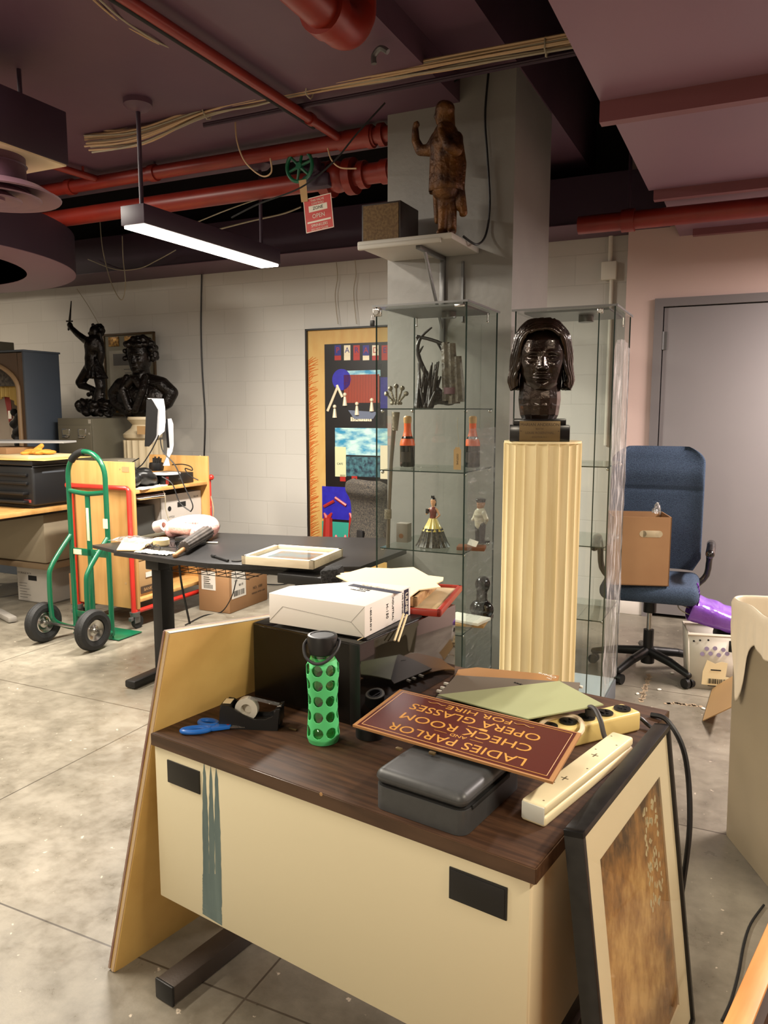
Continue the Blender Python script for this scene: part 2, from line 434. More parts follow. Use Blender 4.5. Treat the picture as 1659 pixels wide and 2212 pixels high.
def one(name, mb, mats, label, cat, o, frame='b', group=None, **k):
    """a thing that is a single mesh"""
    bmesh.ops.translate(mb.bm, vec=-Vector(o), verts=mb.bm.verts)
    ob = finish(name, mb, mats, **k)
    ob.location = bp(*o) if frame == 'b' else dp(*o); ob.rotation_euler = (0, 0, BA if frame == 'b' else DA)
    return tag(ob, label, cat, group)
def tag(o, label, cat, group=None):
    o['label'] = label; o['category'] = cat
    if group: o['group'] = group
    return o
def place(o, loc=(0, 0, 0), rz=0.): o.location = loc; o.rotation_euler = (0, 0, rz); return o
def struct(name, mb, mats, rz=BA, **k):
    o = finish(name, mb, mats, **k); o.rotation_euler = (0, 0, rz); o['kind'] = 'structure'; return o
def copy_tree(o, parent=None):
    c = o.copy(); COL.objects.link(c)
    if parent: c.parent = parent
    for ch in o.children: copy_tree(ch, c)
    return c
FACE = Matrix(((1, 0, 0, 0), (0, 0, -1, 0), (0, 1, 0, 0), (0, 0, 0, 1)))    # text plane standing up, read from -y
def face_at(x, y, z, rot=0.): return Matrix.Translation((x, y, z)) @ FACE @ Matrix.Rotation(rot, 4, 'Z')
def side_at(x, y, z, rot=0.): return Matrix.Translation((x, y, z)) @ Matrix.Rotation(R(90), 4, 'Z') @ FACE @ Matrix.Rotation(rot, 4, 'Z')   # read from +x
def flat_at(x, y, z, rot=0.): return Matrix.Translation((x, y, z)) @ Matrix.Rotation(rot, 4, 'Z')

# ================================================================== THE ROOM
b = MB(); b.box(-9, 4.2, -3.5, 5.95, -.12, 0); struct('floor', b, 'floor')
b = MB(); b.box(-9.1, -.86, 5.82, 5.97, 0, 2.97); struct('wall_back', b, 'block')
b = MB(); b.box(-9.1, -.86, 5.82, 5.97, 2.97, 3.7); struct('wall_back_upper', b, 'void')  # block wall coloured dark to paint in the shaded gap above the duct
b = MB()
DU0, DU1, DH = -.615, .42, 2.145
b.box(-.865, DU0 - .04, 5.69, 5.97, 0, 3.7); b.box(DU1 + .04, 4.3, 5.69, 5.97, 0, 3.7); b.box(DU0 - .04, DU1 + .04, 5.69, 5.97, DH + .04, 3.7)
struct('wall_right', b, 'pinkwall')
b = MB(); b.box(-9.12, -9, -3.5, 5.97, 0, 3.7); struct('wall_left', b, 'block')
b = MB(); b.box(4.2, 4.32, -3.5, 5.69, 0, 3.7); struct('wall_east', b, 'pinkwall')
b = MB(); b.box(-9.12, 4.32, -3.62, -3.5, 0, 3.7); struct('wall_front', b, 'block')
b = MB(); b.box(-9.1, -1.424, -3.5, 4.30, 2.97, 3.1); struct('ceiling', b, 'purple')
b = MB(); b.box(-1.424, -1.13, -3.5, 5.82, 3.10, 3.69); struct('ceiling_beam', b, 'purple')
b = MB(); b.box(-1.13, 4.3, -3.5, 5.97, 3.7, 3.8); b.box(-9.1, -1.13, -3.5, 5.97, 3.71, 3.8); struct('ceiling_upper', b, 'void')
b = MB()
b.box(-.60, 4.2, -3.5, 3.14, 2.60, 2.72); b.box(-.585, 4.2, 3.17, 4.47, 2.60, 2.72); b.box(-.535, 4.2, 4.5, 5.69, 2.60, 2.72)
struct('ceiling_soffit', b, 'purple_soffit')
for i, (v, u0, dz) in enumerate(((3.14, -.60, .075), (4.47, -.56, .05), (5.5, -.44, .04))):
    b = MB(); b.box(u0, 4.19, v, v + .05, 2.60 - dz, 2.60); struct('trim_%d' % (i + 1), b, 'pink_trim')
b = MB(); b.box(-9, -.45, 5.36, 5.82, 2.67, 2.97); struct('ceiling_duct', b, ['purple_dark'])
b = MB(); b.box(-9, -.60, 5.345, 5.81, 2.665, 2.67); struct('trim_4', b, 'purple')
b = MB(); b.box(-1.82, -1.137, 3.86, 4.575, 0, 3.10); struct('wall_pillar', b, 'grey_pillar')
b = MB(); b.box(-.86, DU0 - .05, 5.672, 5.69, 0, .10, .004); struct('baseboard_right', b, 'basewhite')
# door
b = MB()
b.box(DU0 - .055, DU0, 5.66, 5.80, 0, DH + .055); b.box(DU1, DU1 + .055, 5.66, 5.80, 0, DH + .055); b.box(DU0, DU1, 5.66, 5.80, DH, DH + .055)
b.box(DU0, DU0 + .012, 5.725, 5.80, 0, DH)
dr = struct('door_1', b, 'doorframe')
b = MB(); b.box(DU0 + .006, DU1 - .006, 5.685, 5.725, .025, DH - .006, .002); finish('door_slab', b, 'doorgrey', dr)
for z in (.25, 1.1, 1.92):
    b = MB(); b.cyl((DU0 + .004, 5.672, z - .06), (DU0 + .004, 5.672, z + .06), .009, seg=10); b.box(DU0 - .02, DU0 + .03, 5.677, 5.684, z - .06, z + .06)
    finish('hinge', b, 'grey_metal', dr)
b = MB(); b.box(DU0, DU1, 5.74, 5.80, 0, DH); finish('door_gap_shade', b, 'blackm', dr)  # black sheet behind the slab, stands in for shade in the door gaps
b = MB(); b.cyl((DU1 - .09, 5.685, 1.0), (DU1 - .09, 5.63, 1.0), .012); b.cyl((DU1 - .09, 5.63, 1.0), (DU1 - .2, 5.63, 1.0), .01); b.cyl((DU1 - .09, 5.686, 1.0), (DU1 - .09, 5.678, 1.0), .03)
finish('door_handle', b, 'chrome', dr)
# conduit + junction box
t = bth('junction_box', 'white painted junction box with conduit high on the wall beside the grey door', 'electrical box', (-1.0, 5.79, 1.2))
b = MB(); b.box(-1.055, -.95, 5.765, 5.82, 2.365, 2.49, .006); finish('box_body', b, 'white', t)
b = MB(); b.cyl((-1.0, 5.80, 2.49), (-1.0, 5.80, 2.665), .016, seg=10); b.cyl((-.985, 5.80, 1.2), (-.985, 5.80, 2.365), .014, seg=10); finish('conduit', b, 'white', t)
# ================================================================== OVERHEAD
# pendant light in view
fo = (-2.85, 3.69, 2.35)
t = bth('pendant_light', 'long purple-grey pendant light with glowing diffuser hanging before the block wall', 'ceiling light', fo)
b = MB()
b.box(-2.925, -2.775, 3.08, 4.30, 2.365, 2.46, .003)
finish('housing', b, 'purple_dark', t)
lm = mat('lit diffuser', (1.0, .97, .88), .5, emit=9)
b = MB(); b.box(-2.915, -2.785, 3.09, 4.29, 2.352, 2.366, .003); finish('diffuser', b, lm, t, label='glowing warm white diffuser')
for v in (3.15, 4.2):
    b = MB(); b.cyl((-2.85, v, 2.45), (-2.85, v, 2.97), .011, seg=10)
    ro = finish('rod', b, 'purple_dark', t)
    b = MB(); b.lathe([(.07, 2.97), (.07, 2.945), (.05, 2.925), (.02, 2.915)], (-2.85, v, 0), 20); finish('canopy', b, 'purple', ro)

# sprinkler pipes
def collar(b, p, ax, r, w=.03):
    d = Vector(ax) * w / 2; p = Vector(p); b.cyl(p - d, p + d, r, seg=20)
zA, vA = 2.905, 3.93
b = MB(); b.cyl((-6.5, vA, zA), (-1.83, vA, zA), .040, seg=20)
for u in (-4.15, -3.45, -2.12, -1.95): collar(b, (u, vA, zA), (1, 0, 0), .050, .045)
b.cyl((-2.10, vA, zA), (-1.97, vA, zA), .052, seg=20); b.cyl((-1.97, vA, zA), (-1.94, vA, zA), .060, seg=20); b.cyl((-1.90, vA, zA), (-1.87, vA, zA), .058, seg=20)
one('sprinkler_pipe', b, 'red', 'upper red sprinkler pipe running under the purple ceiling into the pillar', 'pipe', (-4, vA, zA))
zB, vB = 2.78, 4.13
t = bth('sprinkler_pipe', 'lower red sprinkler main behind the green valve wheel', 'pipe', (-4, vB, zB))
b = MB(); b.cyl((-7, vB, zB), (-2.35, vB, zB), .056, seg=20); b.cyl((-2.23, vB, zB), (-1.83, vB, zB), .056, seg=20)
collar(b, (-5.0, vB, zB), (1, 0, 0), .066)
finish('pipe', b, 'red', t)
b = MB(); b.cyl((-2.36, vB, zB), (-2.30, vB, zB), .10, seg=20); b.cyl((-2.30, vB, zB), (-2.20, vB, zB), .07, seg=20); b.cyl((-2.20, vB, zB), (-2.15, vB, zB), .10, seg=20)
b.cyl((-2.12, vB, zB), (-2.08, vB, zB), .075, seg=20); b.sphere((-2.25, vB - .02, zB), (.075, .085, .085))
finish('flange', b, 'red', t)
b = MB(); b.cyl((-1.98, vB, zB), (-1.93, vB, zB), .067, seg=20); b.cyl((-1.90, vB, zB), (-1.86, vB, zB), .067, seg=20); finish('collar', b, 'red', t)
# valve with wheel
vw = BV(647, 359, 3.93)
t = bth('gate_valve', 'green six-spoke valve wheel on the lower red sprinkler main', 'valve', (vw.x, vw.y, vw.z - .1))
b = MB(); cc = vw; rw = .082
b.tube([(cc.x + rw * math.cos(a), cc.y, cc.z + rw * math.sin(a)) for a in [2 * PI * i / 32 for i in range(32)]], .0105, 8, True)
for i in range(6):
    a = 2 * PI * i / 6 + .3; b.cyl(cc, (cc.x + rw * math.cos(a), cc.y + .004, cc.z + rw * math.sin(a)), .010, .007, 8)
b.cyl((cc.x, cc.y - .012, cc.z), (cc.x, cc.y + .02, cc.z), .018)
finish('wheel', b, 'green', t)
b = MB(); b.cyl((cc.x, cc.y, cc.z), (cc.x + .06, vB - .06, cc.z - .01), .012); b.cyl((cc.x + .04, vB - .12, cc.z), (cc.x + .08, vB - .03, cc.z), .035, .05)
finish('stem', b, 'purple_dark', t)
b = MB(); b.box(cc.x + .02, cc.x + .09, vB - .16, vB - .11, cc.z - .02, cc.z + .05, .008); b.box(cc.x - .04, cc.x + .14, vB - .12, vB - .05, cc.z - .10, cc.z - .02, .02)
finish('yoke', b, 'purple_dark', t)
# tag and sign hanging from the wheel
P = [BV(*q, 3.90) for q in ((656, 430), (714, 418), (723, 489), (661, 506))]
t = bth('hanging_sign', 'small red OPEN sign hanging tilted below the green valve wheel', 'sign', P[3])
ctr = (P[0] + P[1] + P[2] + P[3]) / 4
xa = ((P[1] - P[0]) + (P[2] - P[3])).normalized(); wS = ((P[1] - P[0]).length + (P[2] - P[3]).length) / 2; hS = ((P[0] - P[3]).length + (P[1] - P[2]).length) / 2
mS = frame_mtx(ctr, xa, Vector((0, 0, 1)))
SR = mat('red enamel sign', (.72, .16, .12), .45); 
b = MB(); b.box(-wS / 2, wS / 2, -hS / 2, hS / 2, -.0015, .0015, mtx=mS)
sp = finish('plate', b, SR, t)
b = MB(); e = .004
for (x0, x1, y0, y1) in ((-wS/2, wS/2, -hS/2, -hS/2 + e), (-wS/2, wS/2, hS/2 - e, hS/2), (-wS/2, -wS/2 + e, -hS/2, hS/2), (wS/2 - e, wS/2, -hS/2, hS/2), (-wS*.33, wS*.33, hS*.08, hS*.26), (-wS*.42, wS*.42, -hS*.24, -hS*.19)):
    b.box(x0, x1, y0, y1, .0015, .002, mtx=mS)
finish('border', b, 'whiteink', sp)
b = MB()
b.text('OPEN', hS * .17, mS @ flat_at(0, -hS * .06, .002)); b.text('THIS VALVE', hS * .09, mS @ flat_at(0, hS * .40, .002)); b.text('CONTROLS', hS * .08, mS @ flat_at(0, hS * .31, .002))
b.text('SPRINKLERS', hS * .12, mS @ flat_at(0, -hS * .33, .002), sx=.9); b.text('DO NOT CLOSE', hS * .08, mS @ flat_at(0, -hS * .44, .002))
finish('lettering', b, 'whiteink', sp)
b = MB(); b.text('ZONE', hS * .13, mS @ flat_at(0, hS * .17, .0025)); finish('handwriting', b, 'ink', sp)
tg = [BV(*q, 3.895) for q in ((645, 390), (661, 387), (665, 435), (651, 437))]
b = MB(); b.sheet([Vector(p) for p in tg], .001); one('paper_tag', b, 'card_light', 'long tan paper tag tied below the green valve wheel', 'tag', tg[3])

b = MB(); b.cyl((-2.13, -2, 2.915), (-2.13, 3.90, 2.915), .0235, seg=16)
for v in (.6, 2.0, 3.6): collar(b, (-2.13, v, 2.915), (0, 1, 0), .031)
one('sprinkler_pipe', b, 'red', 'thin red branch pipe crossing the purple ceiling beside a black pipe', 'pipe', (-2.13, 1, 2.915))
b = MB(); b.cyl((-2.20, -2, 2.935), (-2.20, 3.75, 2.935), .014, seg=12); one('conduit', b, 'blackm', 'thin black pipe beside the red branch pipe on the ceiling', 'pipe', (-2.2, 1, 2.935))
p1, p2 = BV(113, 357, 3.60), BV(213, 388, 3.92)
b = MB(); b.cyl(p1 + (p1 - p2) * .6, p2, .022, seg=14); b.cyl(p2 - (p2 - p1) * .35 + Vector((0, 0, .02)), p2 - (p2 - p1) * .35 + Vector((0, 0, .06)), .008, seg=8)
one('sprinkler_pipe', b, 'red', 'short red branch pipe behind the ceiling air duct', 'pipe', p2)
# big drain pipe with elbow
t = bth('drain_pipe', 'thick red pipe with an elbow turning up into the ceiling', 'pipe', (-1.325, 1, 2.72))
b = MB(); b.tube([(-1.325, -2, 2.72), (-1.325, 1, 2.72), (-1.325, 2.36, 2.72)], .063, 24); finish('pipe', b, 'red', t)
b = MB(); b.tube([(-1.325, 2.34, 2.72), (-1.325, 2.44, 2.72), (-1.325, 2.50, 2.745), (-1.325, 2.54, 2.79), (-1.325, 2.555, 2.84), (-1.325, 2.555, 3.10)], .070, 24, smooth=4)
b.cyl((-1.325, 2.31, 2.72), (-1.325, 2.37, 2.72), .079, seg=24); finish('elbow', b, 'red', t)
# right pipe
t = bth('sprinkler_pipe', 'red sprinkler pipe crossing under the pinkish soffit above the grey door', 'pipe', (-.3, 4.72, 2.515))
b = MB(); b.cyl((-1.0, 4.72, 2.515), (4.1, 4.72, 2.515), .050, seg=20); finish('pipe', b, 'red', t)
hu = BV(1358, 460, 4.72).x
b = MB(); b.cyl((hu - .035, 4.72, 2.515), (hu + .035, 4.72, 2.515), .062, seg=20); finish('collar', b, 'red', t)
b = MB(); b.cyl((hu, 4.72, 2.56), (hu, 4.72, 2.98), .010, seg=8); finish('hanger_rod', b, 'purple_dark', t)

# duct box, round duct, diffuser
t = bth('air_duct', 'purple air duct box with a round ringed ceiling diffuser below it', 'air duct', (-3.02, 2.43, 2.36))
b = MB(); b.box(-3.25, -2.835, 2.20, 2.68, 2.535, 2.76, .004); finish('duct_box', b, 'purple_dark', t)
b = MB(); b.box(-3.24, -2.84, 2.21, 2.67, 2.528, 2.536); finish('base_panel', b, 'cream', t, label='cream unpainted underside')
b = MB(); b.cyl((-3.02, 2.43, 2.39), (-3.02, 2.43, 2.53), .135, seg=36); b.lathe([(.137, 2.49), (.142, 2.495), (.137, 2.50)], (-3.02, 2.43, 0), 36); finish('round_neck', b, 'purple', t)
b = MB()
for (r, z) in ((.27, 2.36), (.19, 2.352), (.11, 2.345)):
    b.lathe([(r - .065, z + .035), (r - .012, z + .004), (r, z), (r + .004, z + .006), (r - .01, z + .012), (r - .06, z + .043)], (-3.02, 2.43, 0), 40)
b.cyl((-3.02, 2.43, 2.347), (-3.02, 2.43, 2.36), .045, seg=24)
finish('diffuser_rings', b, 'purple_soffit', t)
for du, dv in ((-.04, .0), (-.10, .2)):
    b = MB(); b.cyl((-2.98 + du, 2.45 + dv, 2.76), (-2.98 + du, 2.45 + dv, 2.97), .010, seg=8); finish('hanger_rod', b, 'purple_dark', t)
# round soffit with an open centre
b = MB(); c0 = (-5.6, 3.4); 
b.lathe([(1.05, 2.72), (1.05, 2.45), (1.39, 2.45), (1.39, 2.72), (1.05, 2.72)], (c0[0], c0[1], 0), 96)
b.mi = 1; b.lathe([(1.052, 2.449), (1.388, 2.449)], (c0[0], c0[1], 0), 96) if False else b.lathe([(1.052, 2.4495), (1.052, 2.447), (1.388, 2.447), (1.388, 2.4495)], (c0[0], c0[1], 0), 96)
sf = one('ring_soffit', b, ['purple_dark', 'purple_soffit'], 'hanging round purple ring soffit with an open centre near the wall', 'soffit', (c0[0], c0[1], 2.45), ang=50)
b = MB(); b.lathe([(1.0, 2.74), (1.38, 2.74), (1.38, 2.97), (1.0, 2.97), (1.0, 2.74)], (c0[0], c0[1], 0), 64)
b.bm.free()

# cable bundle
t = bth('cable_bundle', 'sagging bundle of tan cables strung across the ceiling in front of the pillar', 'cables', (-2, 3.42, 2.92))
rnd = random.Random(3)
path = [(190, 303), (300, 290), (440, 240), (560, 212), (680, 186), (850, 155), (1000, 128), (1225, 88), (1330, 68)]
base = [BV(x, y, 3.42) for x, y in path]
for k in range(22):
    pts = []
    oa, ob_ = rnd.uniform(-.022, .022), rnd.uniform(-.020, .020)
    for i, p in enumerate(base):
        w = 2.2 if i < 2 else 1.0
        pts.append(p + Vector((rnd.uniform(-.02, .02), oa * 1.2 + rnd.uniform(-.006, .006), ob_ * w + rnd.uniform(-.008, .008) * w)))
    if k == 14: pts[1].z += .03; pts[2].z -= .0; pts[2] = BV(405, 226, 3.42); pts[1] = BV(340, 255, 3.42)
    b = MB(); b.tube(pts, .0052, 6, smooth=6)
    finish('cable', b, 'tan_wire' if k % 4 else 'grey_wire', t)
for (x, y) in ((447, 238), (668, 192), (1180, 98)):
    b = MB(); p = BV(x, y, 3.42); b.tube([(p.x + rnd.uniform(-.004, .004), p.y + .034 * math.cos(a), p.z - .005 + .038 * math.sin(a)) for a in [2 * PI * i / 12 for i in range(12)]], .0035, 6, True); finish('tie', b, 'grey_wire', t)
for dz, r in ((-.045, .009), (-.07, .008)):
    q = [BV(x, y, 3.50) for x, y in ((440, 262), (640, 222), (850, 182), (1100, 132), (1300, 92))]
    b = MB(); b.tube([p + Vector((0, 0, dz * .35)) for p in q], r, 8, smooth=4); one('purple_pipe', b, 'purple_dark', 'thinner lower purple conduit under the tan cable bundle' if dz < -.05 else 'upper purple conduit directly under the tan cable bundle', 'pipe', q[2] + Vector((0, 0, dz)))

def wire(name, pts, r, m, label, cat='cable', sm=7, group=None, seg=6):
    b = MB(); b.tube(pts, r, seg, smooth=sm); return one(name, b, m, label, cat, pts[0], group=group)
wire('ceiling_wire', [BV(x, y, v) for x, y, v in ((170, -30, 2.2), (250, 40, 2.5), (330, 88, 2.7), (422, 132, 3.0), (425, 180, 3.2), (431, 226, 3.38))], .0042, 'tan_wire', 'tan wire dropping from the ceiling to meet the cable bundle')
wire('ceiling_wire', [BV(x, y, v) for x, y, v in ((190, -25, 2.2), (262, 40, 2.5), (340, 90, 2.7), (418, 130, 3.0), (418, 180, 3.2), (427, 228, 3.38))], .0042, 'grey_wire', 'paler wire running beside the tan wire dropping to the cable bundle')
wire('ceiling_wire', [BV(x, y, 3.6) for x, y in ((508, 258), (512, 305), (530, 350), (565, 380), (586, 372), (584, 342))], .004, 'tan_wire', 'loose tan wire loop hanging before the red pipes')
wire('ceiling_wire', [BV(x, y, 3.72) for x, y in ((708, 320), (716, 345), (735, 362), (770, 364))], .004, 'tan_wire', 'short curved tan wire right of the green valve wheel')
wire('ceiling_wire', [BV(x, y, 3.62) for x, y in ((832, 222), (770, 290), (720, 350), (650, 405), (560, 440), (500, 470))], .0042, 'blackm', 'dark wire sweeping down across both red pipes')
wire('ceiling_wire', [BV(x, y, 4.6) for x, y in ((425, 480), (500, 450), (560, 430), (600, 425))], .004, 'grey_wire', 'thin grey wire behind the pendant light')
wire('ceiling_wire', [BV(x, y, 5.0) for x, y in ((455, 500), (540, 478), (610, 462), (650, 447))], .006, 'grey_wire', 'grey wire stretched above the wall top beside the red sign')
wire('ceiling_wire', [BV(x, y, 5.3) for x, y in ((190, 560), (250, 582), (300, 580), (340, 562), (380, 540))], .004, 'grey_wire', 'grey wire drooping behind the left end of the pendant light')
wire('ceiling_wire', [BV(x, y, 5.25) for x, y in ((216, 480), (222, 540), (240, 610), (262, 648), (271, 615), (266, 560), (264, 510))], .0042, 'grey_wire', 'thin wire loop hanging down over the top of the block wall')
wire('ceiling_wire', [BV(x, y, 3.78) for x, y in ((850, 215), (900, 207), (960, 188), (1015, 155))], .0045, 'blackm', 'dark wire curving over the top of the grey pillar')
wire('wall_cable', [BV(x, y, 5.80) for x, y in ((436, 585), (434, 700), (437, 800), (443, 900), (441, 985))], .007, 'black', 'black cable hanging straight down the white block wall')
wire('hanging_string', [BV(x, y, 5.79) for x, y in ((166, 624), (190, 660), (213, 700), (222, 722))], .003, 'grey_wire', 'thin cord slanting up the wall from the hanging framed notice')
for q in ((726, 560), (766, 552)):
    wire('hanging_string', [BV(q[0] + d, y, 5.79) for d, y in ((0, q[1]), (3, q[1] + 40), (-2, q[1] + 80), (4, 700))], .003, 'grey_wire', ('left' if q[0] < 740 else 'right') + ' one of two strings dropping down the block wall to the poster top', 'string')
for q in ((590, 560), (560, 380)):
    pass
b = MB(); p = BV(822, 112, 3.0)
b.tube([BV(x, y, 3.1) for x, y in ((808, 138), (808, 120), (822, 104), (838, 112))], .012, 8, smooth=5); one('pipe_hanger', b, 'grey_metal', 'grey curved metal bracket beside the thick red elbow', 'bracket', p)
# red pipe hanger rods
for u in (-3.44,):
    b = MB(); b.cyl((u, vA, 2.93), (u, vA, 2.97), .006, seg=8); one('hanger_rod', b, 'purple_dark', 'short rod holding the upper red pipe', 'rod', (u, vA, 2.93))
# wall corner of dark void clutter behind the pipes
# pillar shelf, bracket, statue, radio
t = bth('wall_shelf', 'pale grey shelf on a metal bracket high on the grey pillar', 'shelf', (-1.55, 3.85, 2.2))
b = MB(); b.box(-1.80, -1.31, 3.47, 3.86, 2.232, 2.262, .006); b.box(-1.79, -1.36, 3.452, 3.472, 2.217, 2.242, .006); finish('board', b, mat('pale grey shelf paint', (.66, .64, .60), .45), t)
b = MB(); bu = -1.50
b.box(bu - .012, bu + .012, 3.835, 3.86, 1.80, 2.232, .002); b.box(bu - .012, bu + .012, 3.52, 3.86, 2.212, 2.232, .002)
b.tube([(bu, 3.85, 1.86), (bu, 3.60, 2.222)], .009, 6); b.box(bu + .10, bu + .112, 3.845, 3.86, 1.9, 2.2)
finish('bracket', b, 'grey_metal', t)
t = bth('speaker_box', 'small brown wooden box with a tan front on the pillar shelf', 'box', (-1.68, 3.7, 2.262))
b = MB(); b.box(-1.81, -1.60, 3.54, 3.76, 2.262, 2.45, .004); finish('case', b, mat('dark stained wood', (.16, .11, .08), .5), t)
b = MB(); b.box(-1.80, -1.61, 3.536, 3.54, 2.272, 2.44); finish('front_panel', b, mat('tan speckled cloth', (.42, .33, .20), .8, var=(80, .9, (.34, .25, .14), 2)), t)
wire('pillar_cable', [BV(x, y, v) for x, y, v in ((1056, 150, 3.84), (1048, 250, 3.84), (1053, 340, 3.84), (1058, 440, 3.84), (1050, 505, 3.82), (1030, 528, 3.7), (1000, 510, 3.65))], .0055, 'black', 'black cable running down the pillar to the shelf')
# ================================================================== SCULPTURE
def cap(b, p1, p2, r1, r2=None, mtx=None, seg=14):
    r2 = r1 if r2 is None else r2
    b.cyl(p1, p2, r1, r2, seg, mtx=mtx); b.sphere(p1, r1, seg, 10, mtx=mtx); b.sphere(p2, r2, seg, 10, mtx=mtx)
def limb(b, pts, rs, mtx=None):
    for i in range(len(pts) - 1): cap(b, pts[i], pts[i + 1], rs[i], rs[i + 1], mtx)
def remesh(v, sm=4): return [('REMESH', dict(mode='VOXEL', voxel_size=v, use_smooth_shade=True)), ('SMOOTH', dict(factor=.5, iterations=sm))]
def _lerp(tab, z):
    for (a, va), (c, vc) in zip(tab, tab[1:]):
        if z <= c:
            t_ = (z - a) / (c - a); t_ = t_ * t_ * (3 - 2 * t_) * .5 + t_ * .5
            return va + (vc - va) * t_
    return tab[-1][1]
HWT = [(0, .026), (.05, .044), (.15, .061), (.3, .073), (.45, .080), (.6, .083), (.75, .079), (.88, .061), (.96, .036), (1, .0)]
HFT = [(0, .052), (.05, .068), (.15, .075), (.3, .080), (.45, .082), (.6, .086), (.75, .081), (.88, .060), (.96, .034), (1, .0)]
HBT = [(0, .010), (.15, .045), (.3, .075), (.45, .096), (.6, .107), (.75, .102), (.88, .077), (.96, .042), (1, .0)]
def G(a, s): return math.exp(-(a / s) ** 2)
def head_pt(th, k):
    z = k * .26; W_ = _lerp(HWT, k); F_ = _lerp(HFT, k); B_ = _lerp(HBT, k)
    sn, cs = math.sin(th), math.cos(th)
    x = W_ * math.copysign(abs(sn) ** .88, sn); y = -F_ * cs ** .85 if cs > 0 else B_ * abs(cs) ** .85
    if cs > 0:
        ax = abs(x); d = 0
        np_ = max(0, min(1, (.147 - z) / .053)); below = 1 / (1 + math.exp((.084 - z) / -.0016 * -1)) if z < .2 else 0
        below = 1 / (1 + math.exp(-(z - .0835) / .0016))
        d += (.004 + .024 * np_ ** 1.2) * G(x, .0075 + .006 * np_) * below * (1 if z < .150 else G(z - .150, .010))
        d += .011 * G(ax - .0135, .0065) * G(z - .0885, .0065)
        d -= .013 * G(ax - .032, .019) * G(z - .131, .012)
        d += .012 * G(ax - .033, .0145) * G(z - .1275, .0085)
        d -= .0035 * G(ax - .033, .018) * G(z - (.1385 - (ax - .033) ** 2 * 8), .0022)
        d -= .0035 * G(ax - .033, .016) * G(z - (.1165 + (ax - .033) ** 2 * 8), .0022)
        d += .0065 * G(ax - .032, .022) * G(z - (.1490 - (ax - .030) ** 2 * 5), .0060)
        d += .0060 * G(ax - .046, .018) * G(z - .098, .017)
        d += .011 * G(x, .022) * G(z - (.0655 - .25 * (ax - .008) ** 2 * 10), .0048)
        d += .012 * G(x, .019) * G(z - .0535, .0056)
        d -= .008 * G(x, .025) * G(z - .0600, .0020)
        d -= .003 * G(x, .004) * G(z - .0745, .005)
        d -= .005 * G(x, .020) * G(z - .0420, .0050)
        d += .008 * G(x, .020) * G(z - .0210, .014)
        d -= .0035 * G(ax - (.022 + (.085 - z) * .35), .005) * G(z - .072, .016)
        d *= min(1, cs * 2.2)
        y -= d
    return Vector((x, y + .010, z)) * .923
def head_solid(b, m=None, ears=True, res=1.0):
    """a head 0.24 m tall with its chin at z=0, face toward -y"""
    I = m or Matrix.Identity(4)
    b.grid(lambda a, v: head_pt(a * 2 * PI - PI, v), int(150 * res), int(150 * res), cu=True, mtx=I)
    bmesh.ops.holes_fill(b.bm, edges=[e for e in b.bm.edges if e.is_boundary])
    for s in (-1, 1):
        if ears: b.sphere((s * .076, .012, .112), (.009, .016, .026), mtx=I)

# --- pedestal column and bronze head
pc = Vector((.622, 3.06, 0))
pt = thing('fluted_pedestal', 'tall cream fluted wooden column pedestal under the bronze head', 'pedestal', pc, R(-12))
nf = 22
def flute(a, z): return 1 - .045 * max(0, math.cos(a * nf)) ** .7 if math.cos(a * nf) > 0 else 1.0
b = MB(); b.lathe([(.151, 0), (.151, .5), (.151, 1.0), (.151, 1.325)], (0, 0, 0), nf * 14, mod=lambda a, z: 1 - .075 * (abs(math.sin(a * nf / 2)) ** .55))
finish('fluted_shaft', b, 'plinth', pt, ang=28)
b = MB(); b.cyl((0, 0, 1.325), (0, 0, 1.333), .149, seg=64); finish('top_disc', b, 'plinth', pt)
bt = thing('portrait_bust', 'dark bronze portrait head with bobbed hair on a black block with a brass plaque', 'sculpture', (pc.x - .018, pc.y - .01, 1.333), R(-9))
b = MB(); b.box(-.112, .112, -.085, .085, 0, .062, .002); b.box(-.098, .098, -.072, .072, .062, .086, .002); finish('base_block', b, mat('polished black stone', (.05, .05, .055), .2), bt)
b = MB(); b.box(-.076, .076, -.089, -.085, 0.001, .078, .001); pq = finish('plaque', b, 'brass', bt)
b = MB()
for s, z, tx in ((.0155, .064, 'MARIAN ANDERSON'), (.008, .048, 'BUST BY'), (.0125, .033, 'LOUIS ROSENTHAL'), (.008, .017, 'SCULPTOR, N.Y.')): b.text(tx, s, face_at(0, -.0893, z), .0003)
for x in (-.07, .07): b.cyl((x, -.0905, .04), (x, -.089, .04), .002, seg=8)
finish('engraving', b, mat('dark engraved letters', (.25, .19, .12), .6), pq)
hm = Matrix.Translation((.004, -.001, .186)) @ Matrix.Diagonal((1.21, 1.12, 1.08, 1))
b = MB(); head_solid(b, hm, False)
limb(b, [(0, .02, .125), (0, .022, .16), (0, .025, .23)], [.079, .083, .078])
b.sphere((0, .012, .136), (.078, .072, .052))
finish('head', b, 'bronze', bt, mods=remesh(.0020, 1), ang=180)
hz = .186; HS = 1.10
KF = [(-.004, -.072, .214), (.034, -.074, .213), (.062, -.061, .186), (.074, -.047, .138), (.077, -.036, .090), (.086, -.024, .050), (.084, -.014, .026)]
KM = [(-.004, .005, .258), (.048, .005, .250), (.086, .008, .202), (.099, .012, .140), (.102, .014, .088), (.108, .014, .046), (.098, .014, .012)]
KB = [(-.004, .100, .215), (.035, .112, .190), (.055, .118, .150), (.062, .120, .110), (.060, .118, .075), (.058, .112, .045), (.055, .105, .018)]
